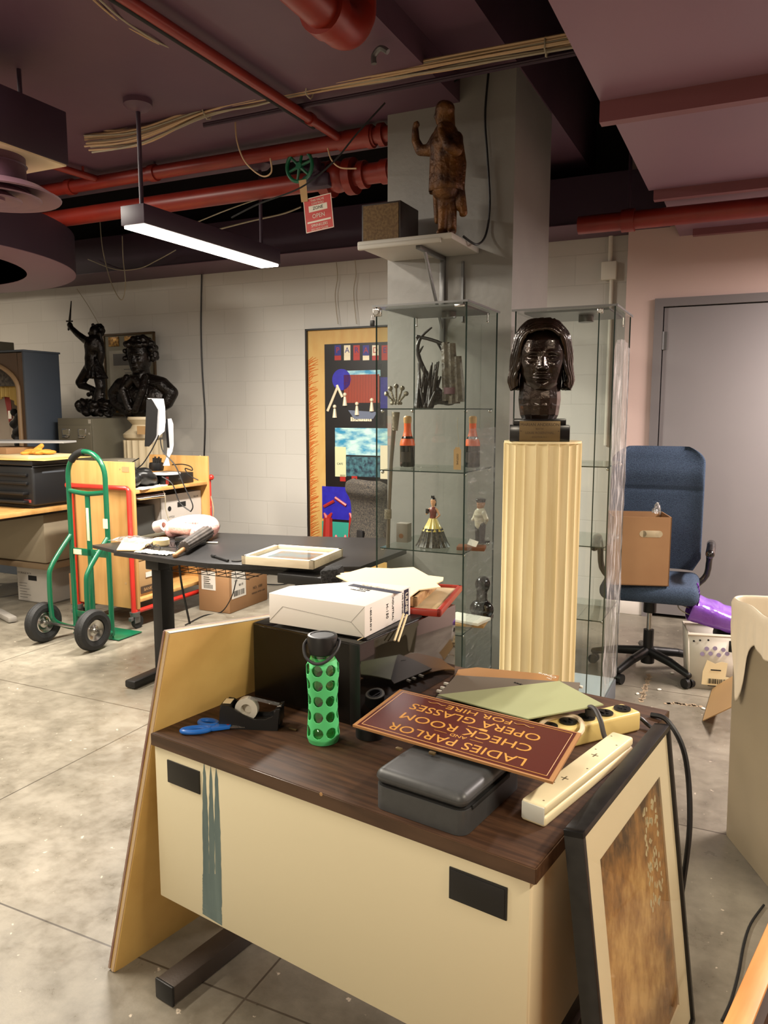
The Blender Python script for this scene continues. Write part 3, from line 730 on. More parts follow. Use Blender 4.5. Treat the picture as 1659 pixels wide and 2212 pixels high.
def hair_pt(s, f, t_):
    P = []
    for a, m_, c in zip(KF, KM, KB):
        a, m_, c = Vector(a), Vector(m_), Vector(c); g = f * 2
        P.append(a.lerp(m_, math.sin(min(g, 1) * PI / 2)) if g < 1 else m_.lerp(c, 1 - math.cos((g - 1) * PI / 2)))
    k = t_ * 6; i = min(5, int(k)); q0 = P[max(0, i - 1)]; q1 = P[i]; q2 = P[i + 1]; q3 = P[min(6, i + 2)]; r = k - i
    p = .5 * ((2 * q1) + (q2 - q0) * r + (2 * q0 - 5 * q1 + 4 * q2 - q3) * r * r + (3 * q1 - q0 - 3 * q2 + q3) * r ** 3)
    d = Vector((p.x, p.y - .02, (p.z - .13) * .8)).normalized()
    w = f * 11 + .8 * math.sin(t_ * 4 + f * 3) + .5 * noise.noise(Vector((f * 4, t_ * 3, s)))
    p = p + d * (.0048 * math.sin(w * 2 * PI) * (.25 + .75 * min(1, t_ * 3)) + .003 * noise.noise(Vector((f * 15, t_ * 6, 2 + s))))
    return Vector((s * p.x * HS + .004, p.y * HS + .005, hz + p.z * 1.08))
b = MB()
for s in (-1, 1): b.grid(lambda f, v, s=s: hair_pt(s, f, v), 190, 60)
finish('hair', b, 'bronze_hair', bt, mods=[('SOLIDIFY', dict(thickness=.011, offset=0))], ang=180)

# --- bust with wild curls (back left)
BQ = (-4.79, 5.2, 1.40)
t = bth('bronze_bust', 'large blackened bronze bust with wild curly hair on a small column', 'sculpture', BQ)
m0 = Matrix.Translation(BQ) @ Matrix.Rotation(R(8), 4, 'Z')
m1 = m0 @ Matrix.Translation((.0, -.01, .35)) @ Matrix.Diagonal((1.30, 1.26, 1.26, 1))
b = MB(); head_solid(b, m1)
limb(b, [(-.285, .02, .20), (-.20, .01, .265), (0, .02, .30), (.20, .01, .265), (.285, .02, .20)], [.058, .070, .085, .070, .058], mtx=m0)
for s in (-1, 1): limb(b, [(s * .285, .02, .20), (s * .25, .0, .12), (s * .10, -.03, .03)], [.058, .055, .05], mtx=m0)
b.sphere((0, -.01, .16), (.24, .095, .14), mtx=m0); b.sphere((0, -.01, .04), (.12, .07, .05), mtx=m0)
cap(b, (0, .02, .22), (0, .01, .40), .095, .075, mtx=m0)
for s in (-1, 1):
    limb(b, [(s * .09, -.07, .33), (s * .10, -.125, .22), (s * .03, -.135, .06)], [.03, .035, .03], mtx=m0)
    cap(b, (s * .02, -.10, .31), (s * .06, -.11, .26), .035, .03, mtx=m0)
finish('body', b, 'bronze_dull', t, mods=remesh(.005, 1), ang=180)
b = MB(); rnd = random.Random(5)
for i in range(260):
    a = rnd.uniform(-PI, PI); e = rnd.uniform(-.35, 1.5)
    d = Vector((math.cos(e) * math.sin(a), math.cos(e) * math.cos(a), math.sin(e)))
    if d.y < -.30 and d.z < .45: continue
    r = .118 + rnd.uniform(-.01, .016)
    b.sphere((d.x * r * 1.12, d.y * r + .015, .53 + d.z * r * 1.05), (rnd.uniform(.016, .030),) * 3, 10, 8, mtx=m0)
finish('hair', b, 'bronze_dull', t, mods=remesh(.006, 0), ang=180)
t = bth('column_pedestal', 'off-white fluted column with a moulded capital under the curly-haired bust', 'pedestal', (BQ[0], BQ[1], 0))
b = MB(); b.lathe([(.13, 1.20), (.16, 1.22), (.165, 1.25), (.14, 1.27), (.10, 1.30), (.085, 1.33), (.11, 1.36), (.125, 1.375), (.12, 1.398)], (BQ[0], BQ[1], 0), 36); finish('capital', b, 'plinth_grey', t)
b = MB(); b.lathe([(.165, 0), (.165, .6), (.165, 1.20)], (BQ[0], BQ[1], 0), 18 * 12, mod=lambda a, z: 1 - .10 * (abs(math.sin(a * 9)) ** .5)); finish('fluted_shaft', b, 'plinth_grey', t)
b = MB(); q = BV(305, 928, 5.02); b.box(q.x - .045, q.x + .045, q.y - .001, q.y + .001, q.z - .04, q.z + .03); finish('paper_label', b, 'card_light', t)

# --- figure raising a sword
SQ = (-5.22, 5.20, 1.39)
t = bth('bronze_statuette', 'blackened bronze figure raising a sword, standing on the filing cabinet', 'sculpture', SQ)
def sp(x, y, v=5.2): p = BV(x, y, v); return p
b = MB()
limb(b, [sp(212, 862), sp(218, 835), sp(212, 800), sp(200, 775)], [.035, .045, .055, .07])               # standing leg
limb(b, [sp(198, 790), sp(173, 826), sp(176, 832)], [.055, .042, .036]); limb(b, [sp(175, 832), sp(200, 840)], [.036, .026]); cap(b, sp(200, 840), sp(210, 843), .022, .018)
limb(b, [sp(202, 790), sp(200, 765), sp(203, 748), sp(206, 738)], [.075, .066, .085, .07])               # torso
limb(b, [sp(196, 738), sp(185, 735), sp(168, 722), sp(152, 706)], [.045, .035, .028, .022])               # raised arm
limb(b, [sp(214, 740), sp(219, 762), sp(214, 790)], [.042, .034, .03])
cap(b, sp(205, 738), sp(205, 728), .03, .028)
h_ = sp(205, 716); b.sphere(h_, (.045, .05, .055)); b.sphere(h_ + Vector((-.03, -.035, -.02)), (.014, .02, .012))
b.sphere(sp(151, 702), .026)
for k in range(4): cap(b, sp(148 + k * 2, 699), sp(150 + k * 2, 707), .008)
cap(b, sp(216, 845), sp(214, 875), .045, .06)
finish('figure', b, 'bronze_dull', t, mods=remesh(.008, 2), ang=180)
b = MB(); rnd = random.Random(9)
for i in range(46):
    q = sp(rnd.uniform(176, 240), rnd.uniform(868, 894)); b.sphere(q + Vector((0, rnd.uniform(-.06, .06), 0)), (rnd.uniform(.03, .06), rnd.uniform(.03, .06), rnd.uniform(.015, .035)), 8, 6, rot=(rnd.random(), rnd.random(), 0))
for i in range(14):
    q = sp(rnd.uniform(190, 222), rnd.uniform(848, 872)); b.sphere(q, rnd.uniform(.02, .04), 8, 6)
finish('rocky_base', b, 'bronze_dull', t, mods=remesh(.009, 1), ang=180)
b = MB(); rnd = random.Random(2)
for i in range(34):
    a = rnd.uniform(0, 6.28); b.sphere(h_ + Vector((.012 + .045 * math.cos(a), .02 + rnd.uniform(-.04, .03), .01 + .05 * math.sin(a))), rnd.uniform(.013, .022), 8, 6)
for k in range(5): cap(b, sp(209 + k * 2, 722), sp(212 + k * 2, 748), .014, .01)
finish('hair', b, 'bronze_dull', t, mods=remesh(.008, 1), ang=180)
b = MB(); b.cyl(sp(150, 698), sp(154, 650), .012, .004, 6); cap(b, sp(144, 694), sp(156, 694), .007); cap(b, sp(150, 698), sp(148, 712), .009); finish('sword', b, 'bronze_dull', t)
b = MB()
def drape(s_, u_):
    a = sp(196 + s_ * 18, 772); c = sp(196 + s_ * 34, 818); q = a.lerp(c, u_); q.y += .05 * math.sin(s_ * 20) * u_ - .03; return q
b.grid(drape, 24, 8); finish('drapery', b, 'bronze_dull', t, mods=[('SOLIDIFY', dict(thickness=.012))])

# --- gilt statuette on the pillar shelf
GV = 3.53
g = BV(958, 497, GV)
t = bth('gilt_statuette', 'gilt figure of a man in a long coat raising one fist', 'sculpture', (g.x, g.y, 2.262))
def gp(x, y, dv=0.): return BV(x, y + (y - 240) * .035, GV + dv)
b = MB()
limb(b, [gp(955, 490), gp(957, 450), gp(958, 405)], [.020, .026, .034])
limb(b, [gp(976, 490, .02), gp(975, 450, .02), gp(970, 405, .02)], [.022, .026, .034])
cap(b, gp(957, 492, -.01), gp(948, 493, -.03), .016, .013); cap(b, gp(977, 491, .0), gp(972, 493, -.03), .016, .013)
limb(b, [gp(962, 400), gp(962, 350), gp(962, 315), gp(963, 292)], [.066, .064, .072, .060])           # coat body
limb(b, [gp(945, 298), gp(928, 322), gp(908, 322)], [.034, .028, .025]); limb(b, [gp(908, 322), gp(898, 302), gp(897, 278)], [.025, .020, .016])   # raised arm
limb(b, [gp(985, 298, -.02), gp(986, 320, -.05), gp(968, 312, -.09)], [.034, .030, .024]); limb(b, [gp(968, 312, -.09), gp(955, 290, -.08), gp(951, 276, -.07)], [.024, .018, .015])
cap(b, gp(963, 290), gp(960, 268), .028, .026)
hg = gp(957, 250); hs = .235
mh = Matrix.Translation(gp(955, 270) + Vector((0, 0, .0))) @ Matrix.Rotation(R(-70), 4, 'Z') @ Matrix.Diagonal((.46, .46, .46, 1))
head_solid(b, mh)
cap(b, gp(966, 240, .01), gp(972, 278, .01), .034, .026); b.sphere(gp(963, 236), (.042, .045, .036))
# fists: palm and curled fingers
for base, dx in ((gp(897, 272), 1), (gp(950, 274, -.07), 1)):
    b.sphere(base, (.013, .012, .015))
    for k in range(4): limb(b, [base + Vector((.0, -.012 + .007 * k, .012)), base + Vector((.014, -.012 + .007 * k, .016)), base + Vector((.017, -.012 + .007 * k, .004))], [.0050, .0046, .0042])
    limb(b, [base + Vector((.0, -.012, .0)), base + Vector((.013, -.016, .003))], [.005, .0042])
finish('figure', b, 'gilt', t, mods=remesh(.0052, 2), ang=180)
b = MB()
def coat(a, z):
    th = a * 2 * PI; zz = z
    top, bot = gp(962, 300), gp(962, 408)
    c = bot.lerp(top, zz); r = .080 - .010 * zz + .004 * math.sin(th * 7)
    return c + Vector((r * math.cos(th), r * .80 * math.sin(th), 0))
b.grid(coat, 40, 8, cu=True)
finish('coat', b, 'gilt', t, mods=[('SOLIDIFY', dict(thickness=.006))])
b = MB(); limb(b, [gp(990, 300, .03), gp(996, 350, .03), gp(992, 400, .03), gp(1001, 452, .03)], [.022, .026, .026, .02]); limb(b, [gp(983, 395, .03), gp(990, 440, .03)], [.024, .018]); b.sphere(gp(998, 455, .03), .014)
limb(b, [gp(942, 400, .05), gp(944, 470, .05)], [.018, .014])
finish('cloak', b, 'gilt', t, mods=remesh(.006, 2), ang=180)
# ================================================================== THE DESK
def _pl(x, y, ax, val):
    r = ray(x, y); c, s = math.cos(DA), math.sin(DA)
    n = (c, s) if ax == 0 else (-s, c)
    t = (val + DORG[0] * n[0] + DORG[1] * n[1]) / (r.x * n[0] + r.y * n[1])
    return inv(DA, DORG[0], DORG[1], (r.x * t, r.y * t, CAMH + r.z * t))
def DX(x, y, xl): return _pl(x, y, 0, xl)
def DY(x, y, yl): return _pl(x, y, 1, yl)
DW, DD, DT = 1.015, .872, .66
t = dth('desk', 'putty-coloured steel desk with a dark walnut laminate top and blue green paint drips', 'desk', (.5, .43, 0))
b = MB(); b.box(0, DW, 0, DD, DT - .030, DT, .002); b.mi = 0
finish('desktop', b, 'laminate', t)
b = MB(); b.box(-.001, DW + .001, -.0025, 0, DT - .030, DT - .0015); b.box(DW, DW + .0025, 0, DD, DT - .030, DT - .0015); b.box(-.0025, 0, 0, DD, DT - .030, DT - .0015)
finish('edge_band', b, 'laminate_edge', t)
b = MB(); ZB = DY(341, 1931, .003).z; b.box(.004, DW - .010, .003, .020, ZB, DT - .030, .003)
fp = finish('front_panel', b, 'putty', t)
b = MB(); b.box(DW - .030, DW - .008, .004, .60, ZB, DT - .030, .010, 3); finish('side_panel', b, 'putty', t)
b = MB(); b.box(.02, .045, .02, .60, .30, DT - .030, .003); finish('side_panel', b, 'putty', t)
for q in (((363, 1641), (433, 1665), (433, 1715), (364, 1688)), ((971, 1872), (1097, 1915), (1096, 1987), (972, 1940))):
    p = [DY(x, y, .003) for x, y in q]; x0 = (p[0].x + p[3].x) / 2; x1 = (p[1].x + p[2].x) / 2; z1 = (p[0].z + p[1].z) / 2; z0 = (p[2].z + p[3].z) / 2
    b = MB(); b.box(x0, x1, -.0005, .003, z0, z1, .001)
    if q[0][0] > 900: b.box(x0 + .004, x1 - .004, -.002, 0, z0 + .004, z1 - .004, .001); finish('slot_cover', b, 'blacksteel', fp)
    else: finish('slot_opening', b, 'dull_black', fp)
# paint drips down the front
rnd = random.Random(4); b = MB()
def strip(xs, top, bot, w0, w1):
    n = 26; L_, R_ = [], []
    for i in range(n + 1):
        f = i / n; y = top + (bot - top) * f; c = xs[0] + (xs[1] - xs[0]) * f
        w = w0 + (w1 - w0) * min(1, f * 2.2)
        if i < 2: w *= .35 + .3 * i
        p = DY(c - w + rnd.uniform(-.5, .5), y, .0028); q = DY(c + w + rnd.uniform(-.5, .5), y, .0028); L_.append(p); R_.append(q)
    for i in range(n):
        tb = bmesh.new(); vs = [tb.verts.new(v) for v in (L_[i], R_[i], R_[i + 1], L_[i + 1])]; tb.faces.new(vs); b._merge(tb)
strip((441, 446), 1648, 1930, 2.2, 6.5); strip((455, 459), 1655, 1950, 2.2, 6); strip((467, 473), 1660, 1960, 2.5, 6.5)
n = 20
for i in range(n):
    f0, f1 = i / n, (i + 1) / n
    y0, y1 = 1890 + 75 * f0, 1890 + 75 * f1
    k = lambda f: 1
    tb = bmesh.new()
    def edge(f, s):
        y = 1888 + (100 * f); return DY((437.5 if s < 0 else 476 + 4 * f) + rnd.uniform(-.5, .5), y + (12 if s > 0 else -14) * f, .00275)
    vs = [tb.verts.new(v) for v in (edge(f0, -1), edge(f0, 1), edge(f1, 1), edge(f1, -1))]; tb.faces.new(vs); b._merge(tb)
finish('paint_drips', b, 'tealstain', fp, smooth=False, label='blue green paint drips')
for x0 in (.045, .90):
    b = MB(); b.box(x0, x0 + .062, -.05, .80, 0.004, .052, .004)
    f_ = finish('foot', b, 'dustgrey', t)
    b = MB(); b.box(x0 - .001, x0 + .063, -.056, -.048, .001, .054, .003); finish('end_cap', b, 'black', f_)
    b = MB(); b.box(x0 + .01, x0 + .05, .36, .46, .05, DT - .030, .004); finish('column', b, 'dustgrey', t)
# chip in the laminate edge
b = MB(); q = DY(693, 1716, -.0035); b.cyl((q.x, -.0032, q.z), (q.x, -.0024, q.z), .0042, seg=8); finish('chip', b, 'wood', t, label='pale chip in the laminate edge')

# leaning plywood board
A = Vector((-.112, -.060, .002)); T_ = DX(368, 1370, .040)
U = (T_ - A); V = Vector((.03, 1, 0)); V = (V - U * V.dot(U) / U.length_squared).normalized(); Nn = U.cross(V).normalized()
if Nn.x < 0: Nn = -Nn
mL = Matrix((V, U.normalized(), Nn)).transposed().to_4x4(); mL.translation = A
mW = Matrix.Translation(dp(0, 0, 0)) @ Matrix.Rotation(DA, 4, 'Z') @ mL
t = thing('plywood_panel', 'large golden plywood panel leaning against the left side of the desk', 'panel', mtx=mW)
HL = U.length
b = MB(); b.box(0, .80, 0, HL, -.020, 0, .001); finish('board', b, 'ply', t)
b = MB(); b.box(-.002, 0, 0, HL, -.0125, -.003); b.box(0, .80, HL, HL + .002, -.0195, -.012); finish('edge_ply', b, 'ply_edge', t)
b = MB(); b.box(-.0025, 0, 0, HL, -.025, -.0185); b.box(0, .80, -.0, HL + .002, -.0255, -.0205); finish('backing', b, mat('faded red brown backing', (.50, .37, .33), .6, var=(9, .8, (.60, .52, .46))), t)
b = MB(); b.box(0, .80, HL, HL + .0022, -.0115, -.002); finish('edge_strip', b, mat('grey edge tape', (.56, .55, .51), .5), t)
q = mL.inverted() @ DX(545, 1334, .03)
b = MB(); b.cyl((.47, HL - .045, 0), (.47, HL - .045, .014), .003, seg=8); b.sphere((.47, HL - .045, .014), .005); finish('screw', b, 'brass', t)
b = MB(); b.tube([(.47, HL - .045, .012), (.462, HL - .10, .006), (.455, HL - .16, .004), (.44, HL - .22, .004)], .0035, 6, smooth=5); finish('cord', b, 'blackm', t)

# framed picture leaning at the right side
p0 = Vector((1.172, .050, .0)); p1 = Vector((1.080, .050, .722)); Y_ = (p1 - p0); X_ = Vector((0, 1, 0)); Z_ = X_.cross(Y_.normalized())
mP = Matrix((X_, Y_.normalized(), Z_)).transposed().to_4x4(); mP.translation = p0
t = thing('framed_picture', 'black framed sepia picture in a wide cream mat leaning against the desk', 'picture', mtx=Matrix.Translation(dp(0, 0, 0)) @ Matrix.Rotation(DA, 4, 'Z') @ mP)
FH, FW = Y_.length, .575
b = MB()
for (x0, x1, y0, y1) in ((0, FW, 0, .012), (0, FW, FH - .012, FH), (0, .012, 0, FH), (FW - .012, FW, 0, FH)): b.box(x0, x1, y0, y1, -.036, 0, .0012)
finish('frame', b, mat('scuffed black lacquer frame', (.085, .08, .08), .33, var=(40, .5, (.13, .125, .12), 3)), t)
b = MB(); b.box(.004, FW - .004, .004, FH - .004, -.034, -.028); finish('backing_board', b, 'card', t)
b = MB(); mx0, mx1, my0, my1 = .088, FW - .088, .095, FH - .092
for (x0, x1, y0, y1) in ((.012, FW - .012, .012, my0), (.012, FW - .012, my1, FH - .012), (.012, mx0, my0, my1), (mx1, FW - .012, my0, my1)): b.box(x0, x1, y0, y1, -.012, -.008)
finish('mat', b, mat('cream picture mat', (.93, .87, .74), .8), t)
def art_material():
    m = bpy.data.materials.new('aged sepia picture'); m.use_nodes = True
    N = m.node_tree.nodes; L = m.node_tree.links; bs = N['Principled BSDF']
    tc = N.new('ShaderNodeTexCoord'); sx = N.new('ShaderNodeSeparateXYZ'); L.new(tc.outputs['Object'], sx.inputs[0])
    mp = N.new('ShaderNodeMapping'); mp.inputs['Scale'].default_value = (8, 5, 1); L.new(tc.outputs['Object'], mp.inputs[0])
    n = N.new('ShaderNodeTexNoise'); n.inputs['Scale'].default_value = 2.2; n.inputs['Detail'].default_value = 9; n.inputs['Roughness'].default_value = .66; L.new(mp.outputs[0], n.inputs['Vector'])
    r = N.new('ShaderNodeMapRange'); r.inputs['From Min'].default_value = .12; r.inputs['From Max'].default_value = FH - .09; L.new(sx.outputs[1], r.inputs['Value'])
    p = N.new('ShaderNodeMath'); p.operation = 'POWER'; L.new(r.outputs[0], p.inputs[0]); p.inputs[1].default_value = 3.2
    # darker band of foliage towards one side
    bx = N.new('ShaderNodeMapRange'); bx.inputs['From Min'].default_value = .30; bx.inputs['From Max'].default_value = .47; L.new(sx.outputs[0], bx.inputs['Value'])
    mx = N.new('ShaderNodeMath'); mx.operation = 'MULTIPLY'; L.new(bx.outputs[0], mx.inputs[0]); mx.inputs[1].default_value = .55
    ad = N.new('ShaderNodeMath'); ad.operation = 'MAXIMUM'; L.new(p.outputs[0], ad.inputs[0]); L.new(mx.outputs[0], ad.inputs[1])
    sb = N.new('ShaderNodeMath'); sb.operation = 'MULTIPLY_ADD'; L.new(ad.outputs[0], sb.inputs[0]); sb.inputs[1].default_value = -.36; L.new(n.outputs[0], sb.inputs[2])
    cr = N.new('ShaderNodeValToRGB'); e = cr.color_ramp.elements
    e[0].position = .10; e[0].color = lin((.27, .17, .08)) + (1,); e[1].position = .56; e[1].color = lin((.85, .68, .42)) + (1,)
    m1_ = e.new(.34); m1_.color = lin((.66, .47, .25)) + (1,)
    L.new(sb.outputs[0], cr.inputs[0]); L.new(cr.outputs[0], bs.inputs['Base Color']); bs.inputs['Roughness'].default_value = .7
    return m
b = MB(); b.box(mx0 - .004, mx1 + .004, my0 - .004, my1 + .004, -.016, -.012); finish('print', b, art_material(), t)
b = MB(); rnd = random.Random(8)
for i in range(70):
    f = rnd.random(); x = mx0 + (mx1 - mx0) * (.80 + .12 * rnd.uniform(-1, 1)); y = my0 + (my1 - my0) * (.52 + .42 * f)
    b.prism([(x + rnd.uniform(.002, .009) * math.cos(a), y + rnd.uniform(.002, .012) * math.sin(a)) for a in [2 * PI * k / 6 for k in range(6)]], -.012, -.0117)
finish('foliage_marks', b, mat('pale foliage marks', (.80, .74, .58), .8), t)
b = MB(); b.box(.012, FW - .012, .012, FH - .012, -.006, -.004); finish('glazing', b, 'clear', t)

# ---------------------------------------------------------------- things on the desk
# green bottle
bx, by = .378, .205
t = dth('water_bottle', 'glass water bottle in a bright green sleeve with round holes and black cap', 'bottle', (bx, by, DT))
def br(z):
    return .0365 + .0022 * math.cos((z - .0) / .19 * 2 * PI) - (.004 * (1 - z / .012) if z < .012 else 0) - (max(0, z - .188) * .55)
rows = [.030, .069, .108, .147, .183]
def make_sleeve():
    b = MB(); tb = bmesh.new(); nu, nv, H = 240, 190, .210
    V = [[None] * (nv + 1) for _ in range(nu)]
    for i in range(nu):
        for j in range(nv + 1):
            z = H * j / nv; a = 2 * PI * i / nu; V[i][j] = tb.verts.new((bx + br(z) * math.cos(a), by + br(z) * math.sin(a), DT + z + .001))
    a0 = R(-90) - R(16) + DA * -1 + R(0)
    for i in range(nu):
        for j in range(nv):
            a = 2 * PI * (i + .5) / nu; z = H * (j + .5) / nv; hit = False
            for k in range(7):
                d = (a - a0 - 2 * PI * k / 7 + PI) % (2 * PI) - PI
                for zz in rows:
                    if (d * .037) ** 2 + (z - zz) ** 2 < .0130 ** 2: hit = True
            if not hit: tb.faces.new((V[i][j], V[(i + 1) % nu][j], V[(i + 1) % nu][j + 1], V[i][j + 1]))
    b._merge(tb); b.cyl((bx, by, DT + .0005), (bx, by, DT + .0015), .033, seg=40)
    return b
sl = finish('silicone_sleeve', make_sleeve(), mat('green silicone', (.36, .80, .50), .5, spec=.3), t, mods=[('SOLIDIFY', dict(thickness=.0018, offset=0))], ang=60)
b = MB(); b.lathe([(.001, .004), (.030, .004), (br(.02) - .003, .012)] + [(br(z) - .003, z) for z in (.05, .09, .13, .17, .19)] + [(.031, .205), (.028, .218), (.028, .226)], (bx, by, DT), 40)
finish('glass_body', b, glassy('green tinted bottle glass', (.78, .90, .80), .5, .03), t)
b = MB(); b.lathe([(.001, .219), (.033, .219), (.0358, .222), (.0358, .260), (.0345, .2635), (.029, .2645), (.028, .2625), (.001, .2625)], (bx, by, DT), 40)
b.box(bx - .0375, bx + .0375, by - .007, by + .007, DT + .238, DT + .258, .003)
finish('cap', b, 'black', t)
b = MB(); c_, s_ = math.cos(-DA), math.sin(-DA)
def rl(x, y, z): return (bx + x * c_ - y * s_, by + x * s_ + y * c_, DT + z)
b.tube([rl(-.036, .004, .250), rl(-.043, -.008, .238), rl(-.037, -.028, .217), rl(-.014, -.044, .206), rl(.012, -.044, .212), rl(.034, -.028, .232), rl(.041, -.006, .248), rl(.036, .004, .252)], .0038, 8, smooth=6)
finish('carry_loop', b, mat('dark grey rubber strap', (.17, .17, .18), .55), t)

# tape dispenser
o = dp(.117, .112, DT)
t = thing('tape_dispenser', 'black desktop tape dispenser with a white roll, behind the blue scissors', 'tape dispenser', o, R(-6))
prof = [(0, 0), (.150, 0), (.152, .020), (.156, .056), (.147, .054), (.138, .036), (.118, .027), (.09, .027), (.060, .038), (.026, .060), (.012, .062), (.004, .048)]
mx = Matrix.Rotation(R(90), 4, 'X')
b = MB()
for y0, y1 in ((0, .006), (.050, .056)):
    b.prism([(x, z) for x, z in prof], -y1, -y0, mtx=mx)
b.box(0, .15, .004, .052, 0, .018); b.box(.003, .028, .004, .052, .016, .060, .002); b.box(.140, .156, .004, .052, .015, .050, .002)
finish('housing', b, 'black', t)
b = MB(); b.box(.008, .028, .012, .044, .0615, .0625); finish('paper_label', b, 'cream', t)
b = MB(); b.lathe([(.014, -.0095), (.029, -.0095), (.029, .0095), (.014, .0095), (.014, -.0095)], (0, 0, 0), 36, mtx=Matrix.Translation((.066, .028, .045)) @ Matrix.Rotation(R(90), 4, 'X')); finish('tape_roll', b, mat('white tape', (.85, .83, .78), .4), t, ang=40)
b = MB(); b.sheet([(.070, .0185, .0735), (.070, .0375, .0735), (.150, .0375, .0575), (.150, .0185, .0575)], .0006); finish('tape_tail', b, 'film', t)
b = MB(); b.box(.146, .157, .016, .040, .0555, .0585, .0005); finish('cutter', b, 'chrome', t)

# scissors
o = dp(.062, .050, DT + .002)
t = thing('scissors', 'scissors with blue plastic handles lying before the tape dispenser', 'scissors', o, R(-2.5))
b = MB()
def loop(cx, cy, rx, ry, rot):
    c, s = math.cos(rot), math.sin(rot)
    return [(cx + rx * math.cos(a) * c - ry * math.sin(a) * s, cy + rx * math.cos(a) * s + ry * math.sin(a) * c, .0055) for a in [2 * PI * k / 20 for k in range(20)]]
b.tube(loop(.030, -.004, .034, .014, R(12)), .0062, 10, True); b.tube(loop(.050, .040, .026, .0155, R(-22)), .0062, 10, True)
b.prism([(.055, -.004), (.075, .000), (.110, .014), (.112, .024), (.100, .028), (.07, .034), (.060, .026), (.074, .018)], .001, .010, bev=.0015)
finish('handle', b, mat('blue plastic', (.14, .42, .78), .35), t)
b = MB(); b.prism([(.108, .014), (.150, .020), (.213, .030), (.215, .0325), (.150, .030), (.108, .026)], .003, .0045); b.prism([(.108, .016), (.150, .024), (.212, .034), (.150, .033), (.108, .027)], .0046, .006)
finish('blade', b, 'chrome', t)
b = MB(); b.cyl((.104, .021, .009), (.104, .021, .0105), .0035, seg=12); finish('pivot', b, mat('red pivot dot', (.62, .16, .22), .5), t)

# lock box and sign
t = dth('lockbox', 'dark grey rounded steel lockbox at the front of the desk under the maroon sign', 'box', (.765, .14, DT))
lk = mat('charcoal powder coat', (.235, .24, .245), .42, var=(60, .4, (.26, .265, .27), 2))
b = MB(); b.box(.662, .868, .012, .262, DT + .001, DT + .050, .022, 4, vert_only=True); finish('base', b, lk, t)
tb = MB(); tb.box(.6612, .8688, .0112, .2628, DT + .0505, DT + .084, .019, 5); finish('lid', tb, lk, t)
b = MB(); b.box(.664, .866, .014, .26, DT + .049, DT + .053, .02, 3, vert_only=True); b.box(.8675, .8715, .04, .20, DT + .046, DT + .054, .001); finish('seam', b, 'blackm', t)
zs = DT + .098
S = [DZ(735, 1555, zs), DZ(1155, 1681, zs), DZ(1291, 1590, zs), DZ(890, 1497, zs)]
ctr = (S[0] + S[1] + S[2] + S[3]) / 4
xa = ((S[1] - S[0]) + (S[2] - S[3])).normalized(); ya = Vector((-xa.y, xa.x, 0))
sw = ((S[1] - S[0]).length + (S[2] - S[3]).length) / 2; sh = ((S[3] - S[0]).dot(ya) + (S[2] - S[1]).dot(ya)) / 2
t = dth('painted_sign', 'old maroon theatre sign with gold LADIES PARLOR lettering lying on the lockbox', 'sign', ctr)
mS = Matrix((-xa, -ya, Vector((0, 0, 1)))).transposed().to_4x4(); mS.translation = ctr
mar = mat('maroon painted board', (.31, .105, .085), .38, var=(12, .5, (.30, .105, .09)))
gold = mat('dull gold lettering', (.74, .54, .24), .5)
skew = ((S[3] - S[0]).dot(xa) + (S[2] - S[1]).dot(xa)) / 2
def wob(x, y): return (x - skew * y / sh, y)   # slight lean of the outline
b = MB(); b.prism([wob(-sw / 2, -sh / 2), wob(sw / 2, -sh / 2), wob(sw / 2, sh / 2), wob(-sw / 2, sh / 2)], -.005, 0, mtx=mS)
sb_ = finish('board', b, mat('raw tan board edge', (.62, .44, .26), .7), t)
b = MB(); k = .96; b.prism([wob(-sw / 2 * k, -sh / 2 * .95), wob(sw / 2 * k, -sh / 2 * .95), wob(sw / 2 * k, sh / 2 * .95), wob(-sw / 2 * k, sh / 2 * .95)], 0, .0006, mtx=mS)
pf = finish('painted_face', b, mar, t, label='maroon painted face')
b = MB()
for kx, ky in ((.93, .88),):
    c4 = [wob(sx_ * sw / 2 * kx, sy_ * sh / 2 * ky) for sx_, sy_ in ((-1, -1), (1, -1), (1, 1), (-1, 1))]
    for i in range(4):
        p, q = Vector((*c4[i], .0008)), Vector((*c4[(i + 1) % 4], .0008)); b.cyl(p, q, .0008, seg=4, mtx=mS)
sk = Matrix.Identity(4); sk[0][1] = -skew / sh
T = lambda x, y: mS @ sk @ flat_at(x, y, .0007)
b.text('LADIES PARLOR', sh * .20, T(-.004, sh * .315), sx=sw * .80 / (sh * .20 * 8.1))
b.text('AND', sh * .075, T(0, sh * .185)); b.box(-.060, -.028, -.0006, .0006, 0, .0004, mtx=T(0, sh * .185)); b.box(.028, .060, -.0006, .0006, 0, .0004, mtx=T(0, sh * .185))
b.text('CHECK ROOM', sh * .20, T(0, sh * .055), sx=sw * .72 / (sh * .20 * 6.9))
b.text('OPERA GLASSES', sh * .20, T(0, -sh * .185), sx=sw * .84 / (sh * .20 * 8.6))
b.text('FOR HIRE', sh * .13, T(0, -sh * .355), sx=1.25)
for s_ in (-1, 1):
    b.tube([(s_ * (.088 + .008 * k), .003 * math.sin(k * 1.6), .0008) for k in range(7)], .0008, 4, smooth=3, mtx=T(0, -sh * .36))
